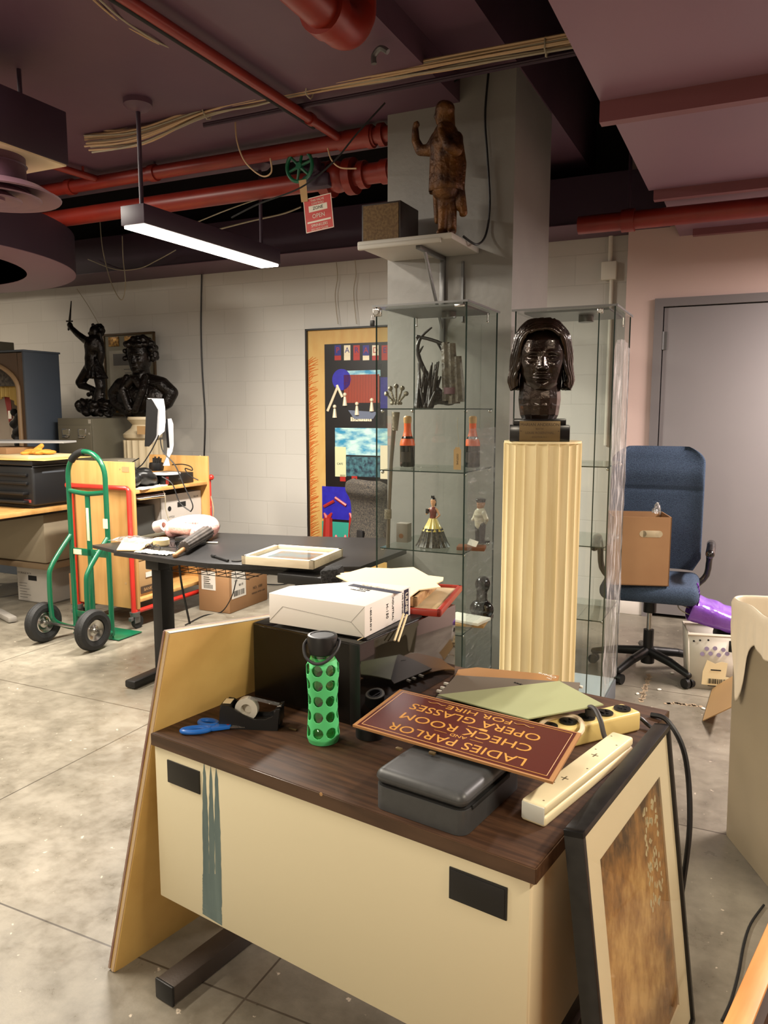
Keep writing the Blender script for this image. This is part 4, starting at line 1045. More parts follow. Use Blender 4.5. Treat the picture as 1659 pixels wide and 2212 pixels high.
# small pointing hand between the lines
b.prism([(-.030, -.0015), (-.004, -.002), (.004, -.006), (.018, -.006), (.018, .004), (.004, .005), (-.004, .001), (-.030, .0008)], 0, .0005, mtx=T(-.03, -sh * .06) @ Matrix.Rotation(PI, 4, 'Z'))
finish('lettering', b, gold, pf, smooth=False)
for q in ((862, 1611), (934, 1620)):
    b = MB(); p = DZ(q[0], q[1], zs); b.box(p.x - .007, p.x + .007, p.y - .004, p.y + .004, zs - .010, zs - .004, .001); finish('fixing_clip', b, 'brass', t)

# long white power adapter bar
n0 = Vector(((DZ(1128, 1725, .704) + DZ(1175, 1742, .704)) / 2)); f0 = (DZ(1322, 1578, .704) + DZ(1370, 1592, .704)) / 2
L0 = (f0 - n0).length; an = math.atan2((f0 - n0).y, (f0 - n0).x)
t = dth('power_bar', 'long ivory plastic power bar lying face down beside the black picture frame', 'power bar', (n0.x, n0.y, DT))
t.rotation_euler = (0, 0, DA + an); ORG.pop(t.name)
ivory = mat('ivory plastic', (.90, .85, .70), .35)
b = MB(); b.box(0, L0, -.0265, .0265, .0, .022, .006, 3); finish('lower_shell', b, ivory, t)
b = MB(); b.box(.0005, L0 - .0005, -.026, .026, .023, .044, .006, 3); b.box(L0 - .004, L0 + .010, .010, .022, .014, .030, .003); finish('upper_shell', b, ivory, t)
b = MB(); b.box(-.0012, .004, -.024, .024, .006, .040, .001); finish('end_cap', b, mat('clear grey end cap', (.80, .80, .76), .25), t)
b = MB()
for x in (.13, .27):
    b.box(x - .010, x + .010, -.0015, .0015, .0440, .0444); b.box(x - .0015, x + .0015, -.008, .008, .0440, .0444)
for x, y in ((.02, -.012), (.10, .008), (.20, -.016), (.30, .012), (L0 - .07, -.015), (L0 - .03, .015)): b.cyl((x, y, .0438), (x, y, .0443), .0022, seg=10)
finish('keyhole_slots', b, mat('shadowed slots', (.46, .42, .32), .7), t)
# outlet strip
c0 = DZ(1392, 1533, .715); c1 = DZ(1338, 1514, .715); wv = (c0 + c1) / 2
t = dth('outlet_strip', 'yellowed outlet strip with round black plugs behind the ivory power bar', 'power strip', (wv.x, wv.y, DT))
ang_ = R(-118); t.rotation_euler = (0, 0, DA + ang_); ORG.pop(t.name)
yel = mat('yellowed plastic', (.86, .77, .50), .38)
b = MB(); b.box(0, .33, -.033, .033, 0, .050, .007, 3); finish('housing', b, yel, t)
ol = mat('dark outlet face', (.07, .07, .07), .4)
b = MB()
for k in range(5):
    x = .032 + .058 * k
    b.cyl((x, 0, .049), (x, 0, .054), .021, seg=24)
    for dx in (-.008, .008): b.box(x + dx - .0015, x + dx + .0015, -.006, .006, .053, .0565)
    b.cyl((x, .010, .053), (x, .010, .0565), .004, seg=10)
finish('outlet', b, ol, t)
b = MB(); b.tube([(.135, 0, .054), (.14, .0, .075), (.15, .03, .082), (.165, .065, .07), (.17, .085, .04), (.16, .10, .012)], .006, 8, smooth=6)
b.cyl((.135, 0, .054), (.135, 0, .072), .014, seg=14)
finish('plug_cord', b, mat('dark grey rubber cord', (.22, .21, .20), .5), t)
b = MB(); b.tube([(.0, .01, .02), (-.018, .012, .022), (-.024, .03, .012), (-.02, .06, .007)], .005, 8, smooth=6); finish('supply_cord', b, 'black', t)
# cream cord coil
cc = DZ(1235, 1562, .69)
t = dth('cord_coil', 'coil of cream power cord beside the yellowed outlet strip', 'cord', (cc.x, cc.y, DT))
b = MB()
for dz_, dpx in ((.035, 0), (.055, 10)):
    b.tube([DZ(x + dpx, y, DT + dz_) for x, y in ((1150, 1575), (1168, 1556), (1198, 1547), (1232, 1549), (1247, 1562), (1246, 1580), (1228, 1592), (1196, 1590))], .006, 8, smooth=6)
b.tube([DZ(1150, 1575, DT + .035), DZ(1120, 1580, DT + .01), DZ(1100, 1570, DT + .007)], .006, 8, smooth=4); finish('cord', b, 'tan_wire' if False else mat('cream cord jacket', (.86, .78, .66), .45), t)
# black cord dropping off the desk at the right rear
t = one('black_cable', (lambda b: (b.tube([dpv for dpv in [Vector((.99, .80, DT + .006)), Vector((1.035, .79, DT + .002)), Vector((1.085, .77, DT - .07)), Vector((1.115, .72, .45)), Vector((1.115, .68, .30)), Vector((1.10, .66, .12)), Vector((1.08, .70, .008)), Vector((1.02, .80, .007))]], .0068, 8, smooth=8), b)[1])(MB()), 'black', 'thick black cord hanging off the back right corner of the desk', 'cord', (.99, .80, DT), 'd')

# folders
def sheetd(name, px, z, th, m, label, cat, zz=None, extra=None):
    P = [DZ(x, y, z if zz is None else zz[i]) for i, (x, y) in enumerate(px)]
    t = dth(name, label, cat, P[0]); b = MB(); b.sheet(P, th); finish('cover', b, m, t); return t, P
t, P = sheetd('folder', ((990, 1449), (1030, 1444), (1208, 1462), (1203, 1480), (975, 1478)), DT + .004, .004, mat('ochre brown folder', (.60, .43, .24), .6), 'ochre brown printed folder at the very back of the desk', 'folder')
m_ = Matrix.Translation((P[2] + Vector((-.03, -.02, .0046)))) @ Matrix.Rotation(R(170), 4, 'Z')
b = MB(); b.text('Opera', .022, m_, sx=1.1); b.text('The', .012, m_ @ Matrix.Translation((-.02, .02, 0))); finish('lettering', b, 'whiteink', t)
t, P = sheetd('folder', ((940, 1512), (985, 1462), (1090, 1468), (1253, 1478), (1245, 1512), (1100, 1520)), DT + .012, .005, mat('grey brown hanging folder', (.40, .36, .31), .6), 'grey brown hanging folder with white hook ends on the desk', 'folder')
b = MB()
for q in ((965, 1474), (958, 1483), (950, 1490), (1200, 1473), (1252, 1480)):
    p = DZ(q[0], q[1], DT + .016); b.box(p.x - .009, p.x + .009, p.y - .004, p.y + .004, DT + .008, DT + .015, .001, mtx=None)
finish('hook_end', b, 'white', t)
p = DZ(1120, 1477, DT + .018); b = MB(); b.text('Opera', .013, Matrix.Translation(p) @ Matrix.Rotation(R(165), 4, 'Z')); finish('lettering', b, 'ink', t)
t, P = sheetd('folder', ((945, 1503), (1208, 1473), (1304, 1524), (1140, 1555)), 0, .003, mat('sage green folder', (.60, .62, .46), .55), 'sage green folder propped over the cords behind the maroon sign', 'folder', zz=(DT + .030, DT + .030, DT + .075, DT + .075))
# round sticker tin and tape roll by the black case
p = DX(866, 1508, .452)
t = dth('round_tin', 'small round white and grey tin half hidden behind the maroon sign', 'tin', (p.x + .02, p.y, DT))
b = MB(); b.cyl((p.x + .02, p.y, DT + .001), (p.x + .02, p.y, DT + .030), .040, seg=36); finish('tin_body', b, 'grey_metal', t)
b = MB(); b.cyl((p.x + .02, p.y, DT + .030), (p.x + .02, p.y, DT + .032), .039, seg=36); f_ = finish('lid_print', b, mat('pale lid print', (.74, .73, .68), .4), t)
b = MB(); b.lathe([(.024, .032), (.030, .032), (.030, .0328), (.024, .0328), (.024, .032)], (p.x + .02, p.y, DT), 30); b.box(p.x + .005, p.x + .010, p.y - .02, p.y + .02, DT + .032, DT + .0326, mtx=None); finish('swirl_mark', b, mat('dark swirl ink', (.20, .22, .24), .5), t)
p = DX(815, 1500, .455)
b = MB(); b.lathe([(.026, 0), (.036, 0), (.036, .024), (.026, .024), (.026, 0)], (p.x, p.y - .03, DT + .001), 36)
one('tape_roll', b, 'black', 'roll of black tape lying against the glossy black case', 'tape roll', (p.x, p.y - .03, DT), 'd')
b = MB(); p = DZ(633, 1577, DT); b.box(p.x - .012, p.x + .012, p.y - .003, p.y + .003, DT + .0005, DT + .005, .001)
one('metal_clip', b, 'brass', 'tiny brass clip on the desk left of the green bottle', 'clip', (p.x, p.y, DT), 'd')

# glossy black case
CX0, CX1, CY0, CY1, CZ = .045, .408, .315, .800, .876
t = dth('black_case', 'glossy black cabinet case standing on the back of the desk', 'case', (.23, .55, DT))
b = MB(); b.box(CX0, CX1, CY0, CY1, DT + .001, CZ, .003); finish('shell', b, 'gloss', t)
b = MB(); b.box(CX0 + .004, CX1 - .03, CY0 - .002, CY0, DT + .012, CZ - .006); finish('front_panel', b, mat('satin black panel', (.03, .028, .026), .22), t)
b = MB(); b.box(CX1 - .03, CX1 + .0022, CY0 - .004, CY0 - .0018, DT + .002, CZ - .001, .001); finish('corner_strip', b, 'black', t)
# on the case: flat black folder, white carton, foam, sheets, tray, red frame
b = MB(); b.prism([(.10, .36), (.402, .352), (.40, .62), (.13, .66)], CZ + .0005, CZ + .006); one('flat_folder', b, 'black', 'flat black folder under the white carton', 'folder', (.3, .5, CZ), 'd')
z1 = CZ + .007
pu = [DZ(582, 1345, z1), DZ(788, 1378, z1)]
du = (pu[1] - pu[0]).normalized(); dv = Vector((-du.y, du.x, 0)); Lb = (pu[1] - pu[0]).length
t = dth('white_carton', 'white tape dispenser carton with a navy printed band on top of the black case', 'carton', pu[0])
b = MB(); poly = [pu[0], pu[1], pu[1] + dv * .255, pu[0] + du * (Lb * .45) + dv * .235, pu[0] + dv * .095]
b.prism([(p.x, p.y) for p in poly], z1, z1 + .082, bev=.0015); finish('carton_body', b, mat('glossy white card', (.94, .92, .90), .4), t)
mU = frame_mtx(pu[0] + Vector((0, 0, .0824)), du, dv)
b = MB(); b.box(Lb * .42, Lb * .99, .125, .150, 0, .0004, mtx=mU @ Matrix.Translation((0, .07, 0)) @ Matrix.Rotation(R(-8), 4, 'Z'))
mE = frame_mtx(pu[1], dv, Vector((0, 0, 1)))
b.box(.215, .243, .004, .078, 0, .0005, mtx=mE)
finish('printed_band', b, 'navy', t)
b = MB(); mt = mU @ Matrix.Translation((Lb * .42, .07, 0)) @ Matrix.Rotation(R(-8), 4, 'Z')
b.text('ULINE', .021, mt @ Matrix.Translation((.055, .137, .0006)) , bold=.0006); b.text('TAPE DISPENSER', .011, mt @ Matrix.Translation((.125, .137, .0006)))
b.text('ULINE', .020, mE @ Matrix.Translation((.229, .042, .0007)) @ Matrix.Rotation(R(-90), 4, 'Z'), bold=.0006)
finish('band_lettering', b, 'whiteink', t)
b = MB(); b.text('INDUSTRIAL', .009, mt @ Matrix.Translation((.06, .108, .0002))); b.text('H-150', .014, mt @ Matrix.Translation((.07, .094, .0002))); b.text('1-800-295-5510', .008, mt @ Matrix.Translation((.06, .078, .0002)))
b.text('INDUSTRIAL', .0115, mE @ Matrix.Translation((.150, .042, .0007)) @ Matrix.Rotation(R(-90), 4, 'Z')); b.text('H-150', .016, mE @ Matrix.Translation((.118, .042, .0007)) @ Matrix.Rotation(R(-90), 4, 'Z'))
b.text('TAPE DISPENSER', .0085, mE @ Matrix.Translation((.206, .042, .0007)) @ Matrix.Rotation(R(-90), 4, 'Z')); b.text('1-800-295-5510', .0095, mE @ Matrix.Translation((.03, .042, .0007)) @ Matrix.Rotation(R(-90), 4, 'Z'))
finish('lettering', b, 'ink', t)
b = MB(); mF = frame_mtx(pu[0], du, Vector((0, 0, 1)))
for a, c in (((.0, .005), (.045, .050)), ((.045, .050), (Lb - .04, .036)), ((Lb - .04, .036), (Lb, .08)), ((Lb - .04, .036), (Lb - .001, .002))): b.cyl((a[0], a[1], .0002), (c[0], c[1], .0002), .0006, seg=4, mtx=mF)
finish('flap_fold', b, mat('fold shadow line', (.55, .53, .52), .6), t)
# foam and cream sheets behind
b = MB(); p = DZ(712, 1262, CZ); b.box(-.032, .034, -.035, .04, 0, .052, .008, mtx=Matrix.Translation((p.x, p.y + .02, CZ + .001)) @ Matrix.Rotation(R(24), 4, 'Z') @ Matrix.Rotation(R(-8), 4, 'Y'))
one('foam_block', b, mat('charcoal foam', (.10, .10, .105), .95, var=(120, .9, (.20, .20, .20), 1), bump=(160, 1.0)), 'charcoal foam block behind the white carton', 'foam', (p.x, p.y, CZ), 'd')
# red frame
zr = CZ + .002
Pq = [DZ(952, 1334, zr), DZ(999, 1277, zr)]
xd = (Pq[1] - Pq[0]).normalized(); yd = Vector((-xd.y, xd.x, 0)); Lr = (Pq[1] - Pq[0]).length
t = dth('framed_print', 'small red framed print lying flat under the wooden tray on the black case', 'picture frame', (Pq[0].x - .05, Pq[0].y + .1, zr))
mR = frame_mtx(Pq[0], xd, yd); Wr = .27
b = MB()
for (x0, x1, y0, y1) in ((0, Lr, 0, .015), (0, Lr, Wr - .015, Wr), (0, .015, 0, Wr), (Lr - .015, Lr, 0, Wr)): b.box(x0, x1, y0, y1, 0, .020, .004, mtx=mR)
finish('moulding', b, mat('brick red moulding', (.60, .19, .14), .4), t)
b = MB(); b.box(.012, Lr - .012, .012, Wr - .012, .006, .012, mtx=mR); finish('print', b, mat('pale beige print', (.82, .74, .60), .5, var=(9, .7, (.72, .64, .48))), t)
# wooden tray
zt = zr + .021
q0, q1 = DZ(900, 1311, zt), DZ(948, 1268, zt)
xd2 = (q1 - q0).normalized(); yd2 = Vector((-xd2.y, xd2.x, 0)); Lt = max((q1 - q0).length, .2)
t = dth('wooden_tray', 'shallow unpainted wooden tray on the small red frame', 'tray', (q0.x, q0.y, zt)); mT = frame_mtx(q0, xd2, yd2)
b = MB()
for (x0, x1, y0, y1) in ((0, Lt, 0, .012), (0, Lt, .19, .202), (0, .012, 0, .202), (Lt - .012, Lt, 0, .202)): b.box(x0, x1, y0, y1, 0, .026, .001, mtx=mT)
b.box(.01, Lt - .01, .01, .19, 0, .004, mtx=mT)
finish('sides', b, 'wood', t)
# foam sheets in cream, irregular
za = CZ + .052
b = MB(); b.sheet([DZ(x, y, za) for x, y in ((726, 1246), (790, 1228), (845, 1230), (893, 1227), (925, 1245), (958, 1249), (957, 1255), (942, 1262), (952, 1270), (905, 1276), (876, 1298), (872, 1268), (760, 1262))], .0035)
one('foam_sheet', b, 'cream', 'jagged cream packing sheet lying over the wooden tray', 'packing sheet', DZ(850, 1250, za), 'd')
b = MB(); b.sheet([DZ(x, y, za - .006) for x, y in ((735, 1240), (800, 1232), (900, 1235), (930, 1250), (880, 1290), (780, 1264))], .003)
one('foam_sheet', b, 'cream', 'lower cream packing sheet under the jagged one', 'packing sheet', DZ(850, 1260, za), 'd')
b = MB(); b.sheet([DZ(x, y, CZ + .0068) for x, y in ((772, 1384), (874, 1333), (876, 1322), (800, 1370))], .0022); one('paper_sheet', b, 'cream', 'pale paper edge sticking out under the white carton', 'paper', DZ(800, 1375, CZ), 'd')
for a, c in (((872, 1326), (852, 1384)), ((879, 1328), (860, 1386))):
    b = MB(); p, q = DX(a[0], a[1], CX1 + .004), DX(c[0], c[1], CX1 + .020); b.cyl(p, q, .0032, .0028, 8)
    one('wooden_stick', b, 'cream', 'left-hand cream stick hanging over the edge of the black case' if a[0] < 875 else 'right-hand cream stick hanging over the edge of the black case', 'stick', p, 'd')
# ================================================================== GLASS CABINETS
def tower(u1, v0, h, shelves, label, lock=False, wrap=False):
    """u1,v0 = near right corner; .43 wide, .44 deep"""
    w, d = .435, .44; u0 = u1 - w; v1 = v0 + d
    t = bth('glass_cabinet', label, 'display cabinet', ((u0 + u1) / 2, (v0 + v1) / 2, 0))
    b = MB(); b.box(u0, u1, v0, v1, 0, .10, .004); finish('base', b, mat('grey cabinet base', (.36, .38, .40), .45), t)
    b = MB(); b.box(u0 + .01, u1 - .01, v0 + .01, v1 - .01, .10, .106); finish('base_top', b, mat('pale base top', (.62, .66, .68), .4), t)
    th = .005
    for (x0, x1, y0, y1) in ((u0, u1, v0, v0 + th), (u0, u1, v1 - th, v1), (u0, u0 + th, v0 + .006, v1 - .006), (u1 - th, u1, v0 + .006, v1 - .006)):
        b = MB(); tb = bmesh.new(); za, zb = .106, h - .012
        if x1 - x0 > y1 - y0: q = [(x0, y0, za), (x1, y0, za), (x1, y0, zb), (x0, y0, zb)]
        else: q = [(x1, y0, za), (x1, y1, za), (x1, y1, zb), (x1, y0, zb)]
        tb.faces.new([tb.verts.new(p) for p in q]); b._merge(tb)
        g = finish('glass_pane', b, 'glass', t)
    for (x, y) in ((u0, v0), (u1, v0), (u0, v1), (u1, v1)):
        b = MB(); b.box(x - .0028, x + .0028, y - .0028, y + .0028, .106, h - .012); finish('glass_edge', b, 'glassedge', t, label='dark green glass edge')
    b = MB(); b.box(u0 - .016, u1 + .010, v0 - .012, v1 + .012, h - .012, h - .006); finish('top_glass', b, 'clear', t)
    b = MB(); b.box(u0 - .016, u1 + .010, v0 - .0135, v0 - .0115, h - .013, h - .004); b.box(u1 + .009, u1 + .0115, v0 - .012, v1 + .012, h - .013, h - .004); finish('top_trim', b, 'grey_metal', t)
    b = MB(); b.box(u0 + .03, u1 - .03, v0 + .03, v1 - .03, h - .022, h - .013); b.cyl((u0 + w * .62, v0 + d * .5, h - .050), (u0 + w * .62, v0 + d * .5, h - .022), .034, seg=24)
    finish('lamp_fitting', b, 'grey_metal', t)
    for z in shelves:
        b = MB(); b.box(u0 + .012, u1 - .012, v0 + .012, v1 - .012, z, z + .005); s_ = finish('shelf', b, 'glass', t)
        b = MB()
        b.box(u0 + .012, u1 - .012, v0 + .0105, v0 + .012, z, z + .005); b.box(u1 - .012, u1 - .0105, v0 + .012, v1 - .012, z, z + .005)
        finish('shelf_edge', b, 'glassedge', s_)
        b = MB()
        for x in (u0 + .012, u1 - .012):
            for y in (v0 + .04, v1 - .05): b.sphere((x, y, z - .008), .008, 12, 8)
        finish('shelf_pin', b, 'chrome', t)
    b = MB()
    for x in (u1 - .02, u0 + .05):
        b.cyl((x, v0 + d * .8, h - .06), (x, v0 + d * .8, h - .022), .003, seg=8); b.sphere((x, v0 + d * .8, h - .062), .006, 8, 6)
    finish('clip', b, 'chrome', t)
    if lock:
        b = MB(); b.box(u0 - .012, u0 + .03, v0 - .016, v0 - .002, h - .055, h - .018, .004); b.cyl((u0 + .008, v0 - .025, h - .036), (u0 + .008, v0 - .01, h - .036), .012, seg=14); b.tube([(u0 - .004, v0 - .02, h - .05), (u0 - .006, v0 - .022, h - .075), (u0 - .014, v0 - .022, h - .075), (u0 - .012, v0 - .02, h - .05)], .002, 6); finish('lock', b, 'chrome', t)
        b = MB(); b.box(u0 - .020, u0 + .001, v0 - .03, v0 - .018, h - .10, h - .072, .003); finish('padlock', b, 'black', t)
        b = MB(); b.box(u1 - .055, u1 - .008, v0 - .004, v0, h - .032, h - .020, .001); finish('hinge', b, 'chrome', t)
    else:
        b = MB(); b.box(u1 - .075, u1 - .05, v0 - .006, v0 + .01, h - .040, h - .018, .003); b.cyl((u1 - .06, v0 - .012, h - .03), (u1 - .06, v0 - .004, h - .03), .009, seg=12); finish('hinge', b, 'chrome', t)
        b = MB(); b.box(u1 - .068, u1 - .0635, v0 - .004, v0 - .0002, .106, h - .03); finish('door_edge', b, 'glassedge', t)
    return t
SH1 = (.42, .80, 1.17, 1.455)
cab1 = tower(-1.165, 3.275, 1.93, SH1, 'tall glass display cabinet full of stage props against the grey pillar', lock=True)
cab2 = tower(-.575, 3.50, 1.905, (.50, .84, 1.20), 'tall nearly empty glass display cabinet behind the cream pedestal and bronze head')
# stretch wrap over the right side of the second cabinet and the side of the first
b = MB()
def wrapf(uu, vv):
    z = .12 + vv * 1.62; y = 3.505 + uu * .43
    return Vector((-.570 + .008 * math.sin(y * 60 + z * 9) * .4 + .006 * noise.noise(Vector((y * 20, z * 14, 0))), y, z + .03 * math.sin(uu * 3)))
b.grid(wrapf, 40, 120); one('stretch_wrap', b, 'wrap', 'wrinkled clear stretch wrap around the right side of the nearly empty cabinet', 'plastic wrap', (-.57, 3.5, .12))
b = MB()
def wrapg(uu, vv):
    z = .12 + vv * 1.25; y = 3.30 + uu * .40
    return Vector((-1.158 + .005 * noise.noise(Vector((y * 20, z * 14, 3))), y, z))
fw_ = glassy('loose wrap film', (.95, .95, .95), .25, .1, haze=(7, (1, 1.2, 6), .56, .80, (.7, .72, .72), (0, 0, 0)))
b.grid(wrapg, 30, 90); one('stretch_wrap', b, fw_, 'clear stretch wrap on the right side of the prop-filled cabinet', 'plastic wrap', (-1.158, 3.3, .12))

def cv(x, y, v=3.47): return BV(x, y, v)
# shelf contents of the first cabinet. shelf tops: .425 .805 1.175 1.460
# antler headdress bundle
t = bth('antler_headdress', 'dark antler and feather headdress on the top shelf of the prop cabinet', 'headdress', (-1.36, 3.5, 1.461))
b = MB()
limb(b, catmull([cv(968, 862), cv(935, 830), cv(912, 790), cv(902, 755), cv(910, 728), cv(932, 708)], 3), [.014, .013, .013, .012, .012, .011, .011, .010, .010, .009, .009, .008, .007, .006, .005, .004])
limb(b, [cv(906, 760), cv(914, 748)], [.007, .003]); limb(b, [cv(905, 738), cv(899, 728)], [.007, .003])
limb(b, catmull([cv(990, 850), cv(985, 800), cv(962, 750), cv(935, 735), cv(902, 727)], 3), [.012] * 6 + [.008] * 7); limb(b, [cv(945, 740), cv(956, 762)], [.006, .003])
finish('antler', b, mat('dark antler', (.12, .10, .085), .45), t)
b = MB(); rnd = random.Random(21)
for i in range(34):
    x0 = rnd.uniform(898, 935); p = cv(x0, 878, 3.40 + rnd.random() * .15); q = cv(x0 + rnd.uniform(-8, 22), rnd.uniform(780, 850), 3.40 + rnd.random() * .15)
    cap(b, p, q, .009, .004, seg=6)
for i in range(16):
    p = cv(rnd.uniform(930, 985), rnd.uniform(850, 872), 3.50); b.sphere(p, (rnd.uniform(.02, .04), .05, .018), 8, 6)
finish('feathers', b, mat('dark brown feathers', (.17, .145, .12), .6, bump=(60, .6)), t)
b = MB()
for x0, y0, y1 in ((962, 740, 866), (975, 742, 872), (988, 770, 868)):
    p0, p1 = cv(x0, y0), cv(x0 + 6, y1); b.cyl(p1, p0, .030, .020, 8)
finish('bundled_cloth', b, mat('grey brown wrapped cloth', (.28, .25, .21), .5, var=(30, .8, (.40, .37, .32)), bump=(50, .9)), t)
b = MB(); p = cv(974, 843); b.cyl(p - Vector((0, 0, .018)), p + Vector((0, 0, .012)), .036, seg=14); finish('ribbon', b, mat('mauve ribbon', (.42, .30, .33), .6), t)
# paper luggage tag
p = cv(988, 992, 3.36)
t = bth('luggage_tag', 'tan luggage tag hanging on a string inside the prop cabinet', 'tag', (p.x, p.y, 1.18))
b = MB(); b.box(-.018, .018, -.0008, .0008, -.048, .046, mtx=Matrix.Translation(p)); b.box(-.011, .011, -.0008, .0008, .046, .055, mtx=Matrix.Translation(p)); finish('card', b, 'card_light', t)
b = MB(); b.tube([p + Vector((0, 0, .048)), p + Vector((.004, 0, .09)), p + Vector((-.002, 0, .14)), p + Vector((.0, .0, .19))], .0012, 5, smooth=4); finish('string', b, 'grey_wire', t)
b = MB(); b.text('COSTUME', .011, Matrix.Translation(p) @ FACE @ Matrix.Translation((0, 0, .001)) @ Matrix.Rotation(R(-90), 4, 'Z')); finish('lettering', b, 'ink', t)
# champagne bottles
def champagne(px, v, label):
    p = cv(px, 1010, v); o = (p.x, p.y, 1.176); t = bth('champagne_bottle', label, 'bottle', o, group='orange necked bottles in the prop cabinet')
    b = MB(); b.lathe([(.001, 0), (.034, .001), (.037, .006), (.037, .105), (.034, .125), (.025, .15)], o, 28); finish('glass_body', b, mat('dark bottle glass', (.05, .06, .04), .12, coat=.3), t)
    b = MB(); b.lathe([(.0375, .105), (.0345, .126), (.022, .155), (.017, .18), (.017, .215)], o, 28); finish('foil', b, mat('orange foil', (.85, .34, .10), .4, bump=(50, .3)), t)
    b = MB(); b.lathe([(.018, .213), (.0195, .220), (.0195, .242), (.014, .248), (.001, .249)], o, 24); finish('foil_top', b, mat('pale gold foil', (.72, .56, .36), .4), t)
    b = MB(); a0, a1 = -2.2, -.7
    b.grid(lambda u, v: Vector((o[0] + .0377 * math.cos(a0 + u * (a1 - a0)), o[1] + .0377 * math.sin(a0 + u * (a1 - a0)), o[2] + .025 + v * .05)), 12, 2); finish('paper_label', b, mat('dark label', (.16, .13, .09), .5), t)
champagne(880, 3.50, 'orange-necked champagne bottle on the left of the third shelf in the prop cabinet')
champagne(1020, 3.60, 'orange-necked champagne bottle on the right of the third shelf in the prop cabinet')
# jewelled sceptre leaning in the left of the cabinet
t = bth('jewelled_sceptre', 'jewelled sceptre with a crown-like head leaning in the left of the prop cabinet', 'prop sceptre', (-1.585, 3.40, .81))
b = MB(); limb(b, [BV(838, 1180, 3.40), BV(840, 1110, 3.40), BV(845, 1000, 3.40), BV(853, 895, 3.40)], [.010, .009, .009, .012]); finish('rod', b, mat('dull silver rod', (.45, .42, .38), .35, .7), t)
b = MB(); c = BV(856, 862, 3.40)
for k in range(5):
    a = -1.2 + 2.4 * k / 4; q = c + Vector((.055 * math.sin(a), 0, .055 * math.cos(a) + .005))
    limb(b, [c + Vector((.02 * math.sin(a), 0, -.01)), q], [.005, .005]); b.sphere(q, .012, 10, 8)
for k in range(9): b.sphere(c + Vector((.024 * math.cos(k * .7), .02 * math.sin(k * .7), -.02)), .008, 8, 6)
b.cyl(BV(853, 930, 3.40), BV(855, 890, 3.40), .014, .020, 12); b.cyl(BV(838, 1120, 3.40), BV(838, 1100, 3.40), .018, seg=12)
finish('jewelled_head', b, mat('tarnished silver jewels', (.52, .49, .43), .25, .8, bump=(120, .8)), t)
# lady figurine
p = cv(935, 1172, 3.42); o = (p.x, p.y, .806)
t = bth('lady_figurine', 'porcelain lady figurine in a wide black and yellow gown in the prop cabinet', 'figurine', o)
mo = Matrix.Translation(o)
def gown(z0, z1, r0, r1, n_=14):
    return lambda a, v: Vector(((r0 + (r1 - r0) * v ** .8) * (1 + .05 * math.sin(a * 2 * PI * n_)) * math.cos(a * 2 * PI), (r0 + (r1 - r0) * v ** .8) * .9 * (1 + .05 * math.sin(a * 2 * PI * n_)) * math.sin(a * 2 * PI), z0 + (z1 - z0) * v))
b = MB(); b.grid(gown(.001, .088, .082, .046), 84, 8, cu=True, mtx=mo); b.cyl((0, 0, .001), (0, 0, .003), .078, seg=30, mtx=mo); finish('lower_skirt', b, mat('black lace glaze', (.09, .08, .07), .3, var=(90, .9, (.28, .26, .22), 2)), t)
b = MB(); b.grid(gown(.075, .136, .052, .018, 10), 84, 6, cu=True, mtx=mo); finish('upper_skirt', b, mat('yellow glaze', (.80, .72, .40), .25, coat=.5), t)
b = MB(); limb(b, [(0, 0, .130), (0, 0, .150), (0, 0, .172)], [.017, .015, .020], mtx=mo); finish('bodice', b, mat('rose bodice', (.45, .20, .17), .35, coat=.4), t)
b = MB(); b.sphere((0, 0, .178), (.021, .014, .012), mtx=mo); cap(b, (0, 0, .180), (0, -.001, .195), .0075, mtx=mo)
head_solid(b, mo @ Matrix.Translation((0, -.001, .194)) @ Matrix.Diagonal((.16, .16, .16, 1)))
limb(b, [(-.02, 0, .176), (-.031, -.006, .155), (-.022, -.016, .166)], [.006, .005, .004], mtx=mo); limb(b, [(.02, 0, .176), (.034, -.002, .152), (.020, -.010, .138)], [.006, .005, .004], mtx=mo)
finish('body', b, mat('porcelain skin', (.80, .60, .45), .3, coat=.4), t, mods=remesh(.0016, 1), ang=180)
b = MB(); b.sphere((0, .004, .222), (.0135, .0145, .013), mtx=mo); cap(b, (.008, .006, .215), (.010, .006, .196), .006, .004, mtx=mo); b.box(-.012, .006, .0, .004, .228, .243, .002, mtx=mo)
b.prism([(-.030, -.020), (-.020, -.020), (-.018, -.008), (-.034, -.006)], .158, .180, mtx=mo)
finish('hair', b, mat('black hair glaze', (.05, .04, .04), .25, coat=.5), t)
# sailor figurine
p = cv(1037, 1165, 3.62); o = (p.x, p.y, .806); mo = Matrix.Translation(o) @ Matrix.Rotation(R(-35), 4, 'Z')
t = bth('sailor_figurine', 'porcelain man figurine in a striped shirt and black cap in the prop cabinet', 'figurine', o)
b = MB(); limb(b, [(-.018, 0, .012), (-.017, 0, .06), (-.012, 0, .09)], [.013, .016, .02], mtx=mo); limb(b, [(.018, 0, .012), (.017, 0, .06), (.012, 0, .09)], [.013, .016, .02], mtx=mo); b.box(-.04, .04, -.03, .03, 0, .01, .003, mtx=mo)
finish('trousers', b, mat('black glaze', (.08, .08, .085), .2, coat=.5), t)
st = mat('striped glaze', (.80, .76, .68), .3, wave=(20, 0, (.15, .15, .17)), stretch=(0, 0, 1.0))
b = MB(); limb(b, [(0, 0, .092), (0, 0, .125), (0, 0, .150)], [.028, .032, .026], mtx=mo); limb(b, [(-.028, 0, .148), (-.042, -.004, .118), (-.022, -.03, .112)], [.013, .011, .008], mtx=mo); limb(b, [(.028, 0, .148), (.044, .004, .118), (.024, .012, .098)], [.013, .011, .008], mtx=mo)
finish('shirt', b, st, t)
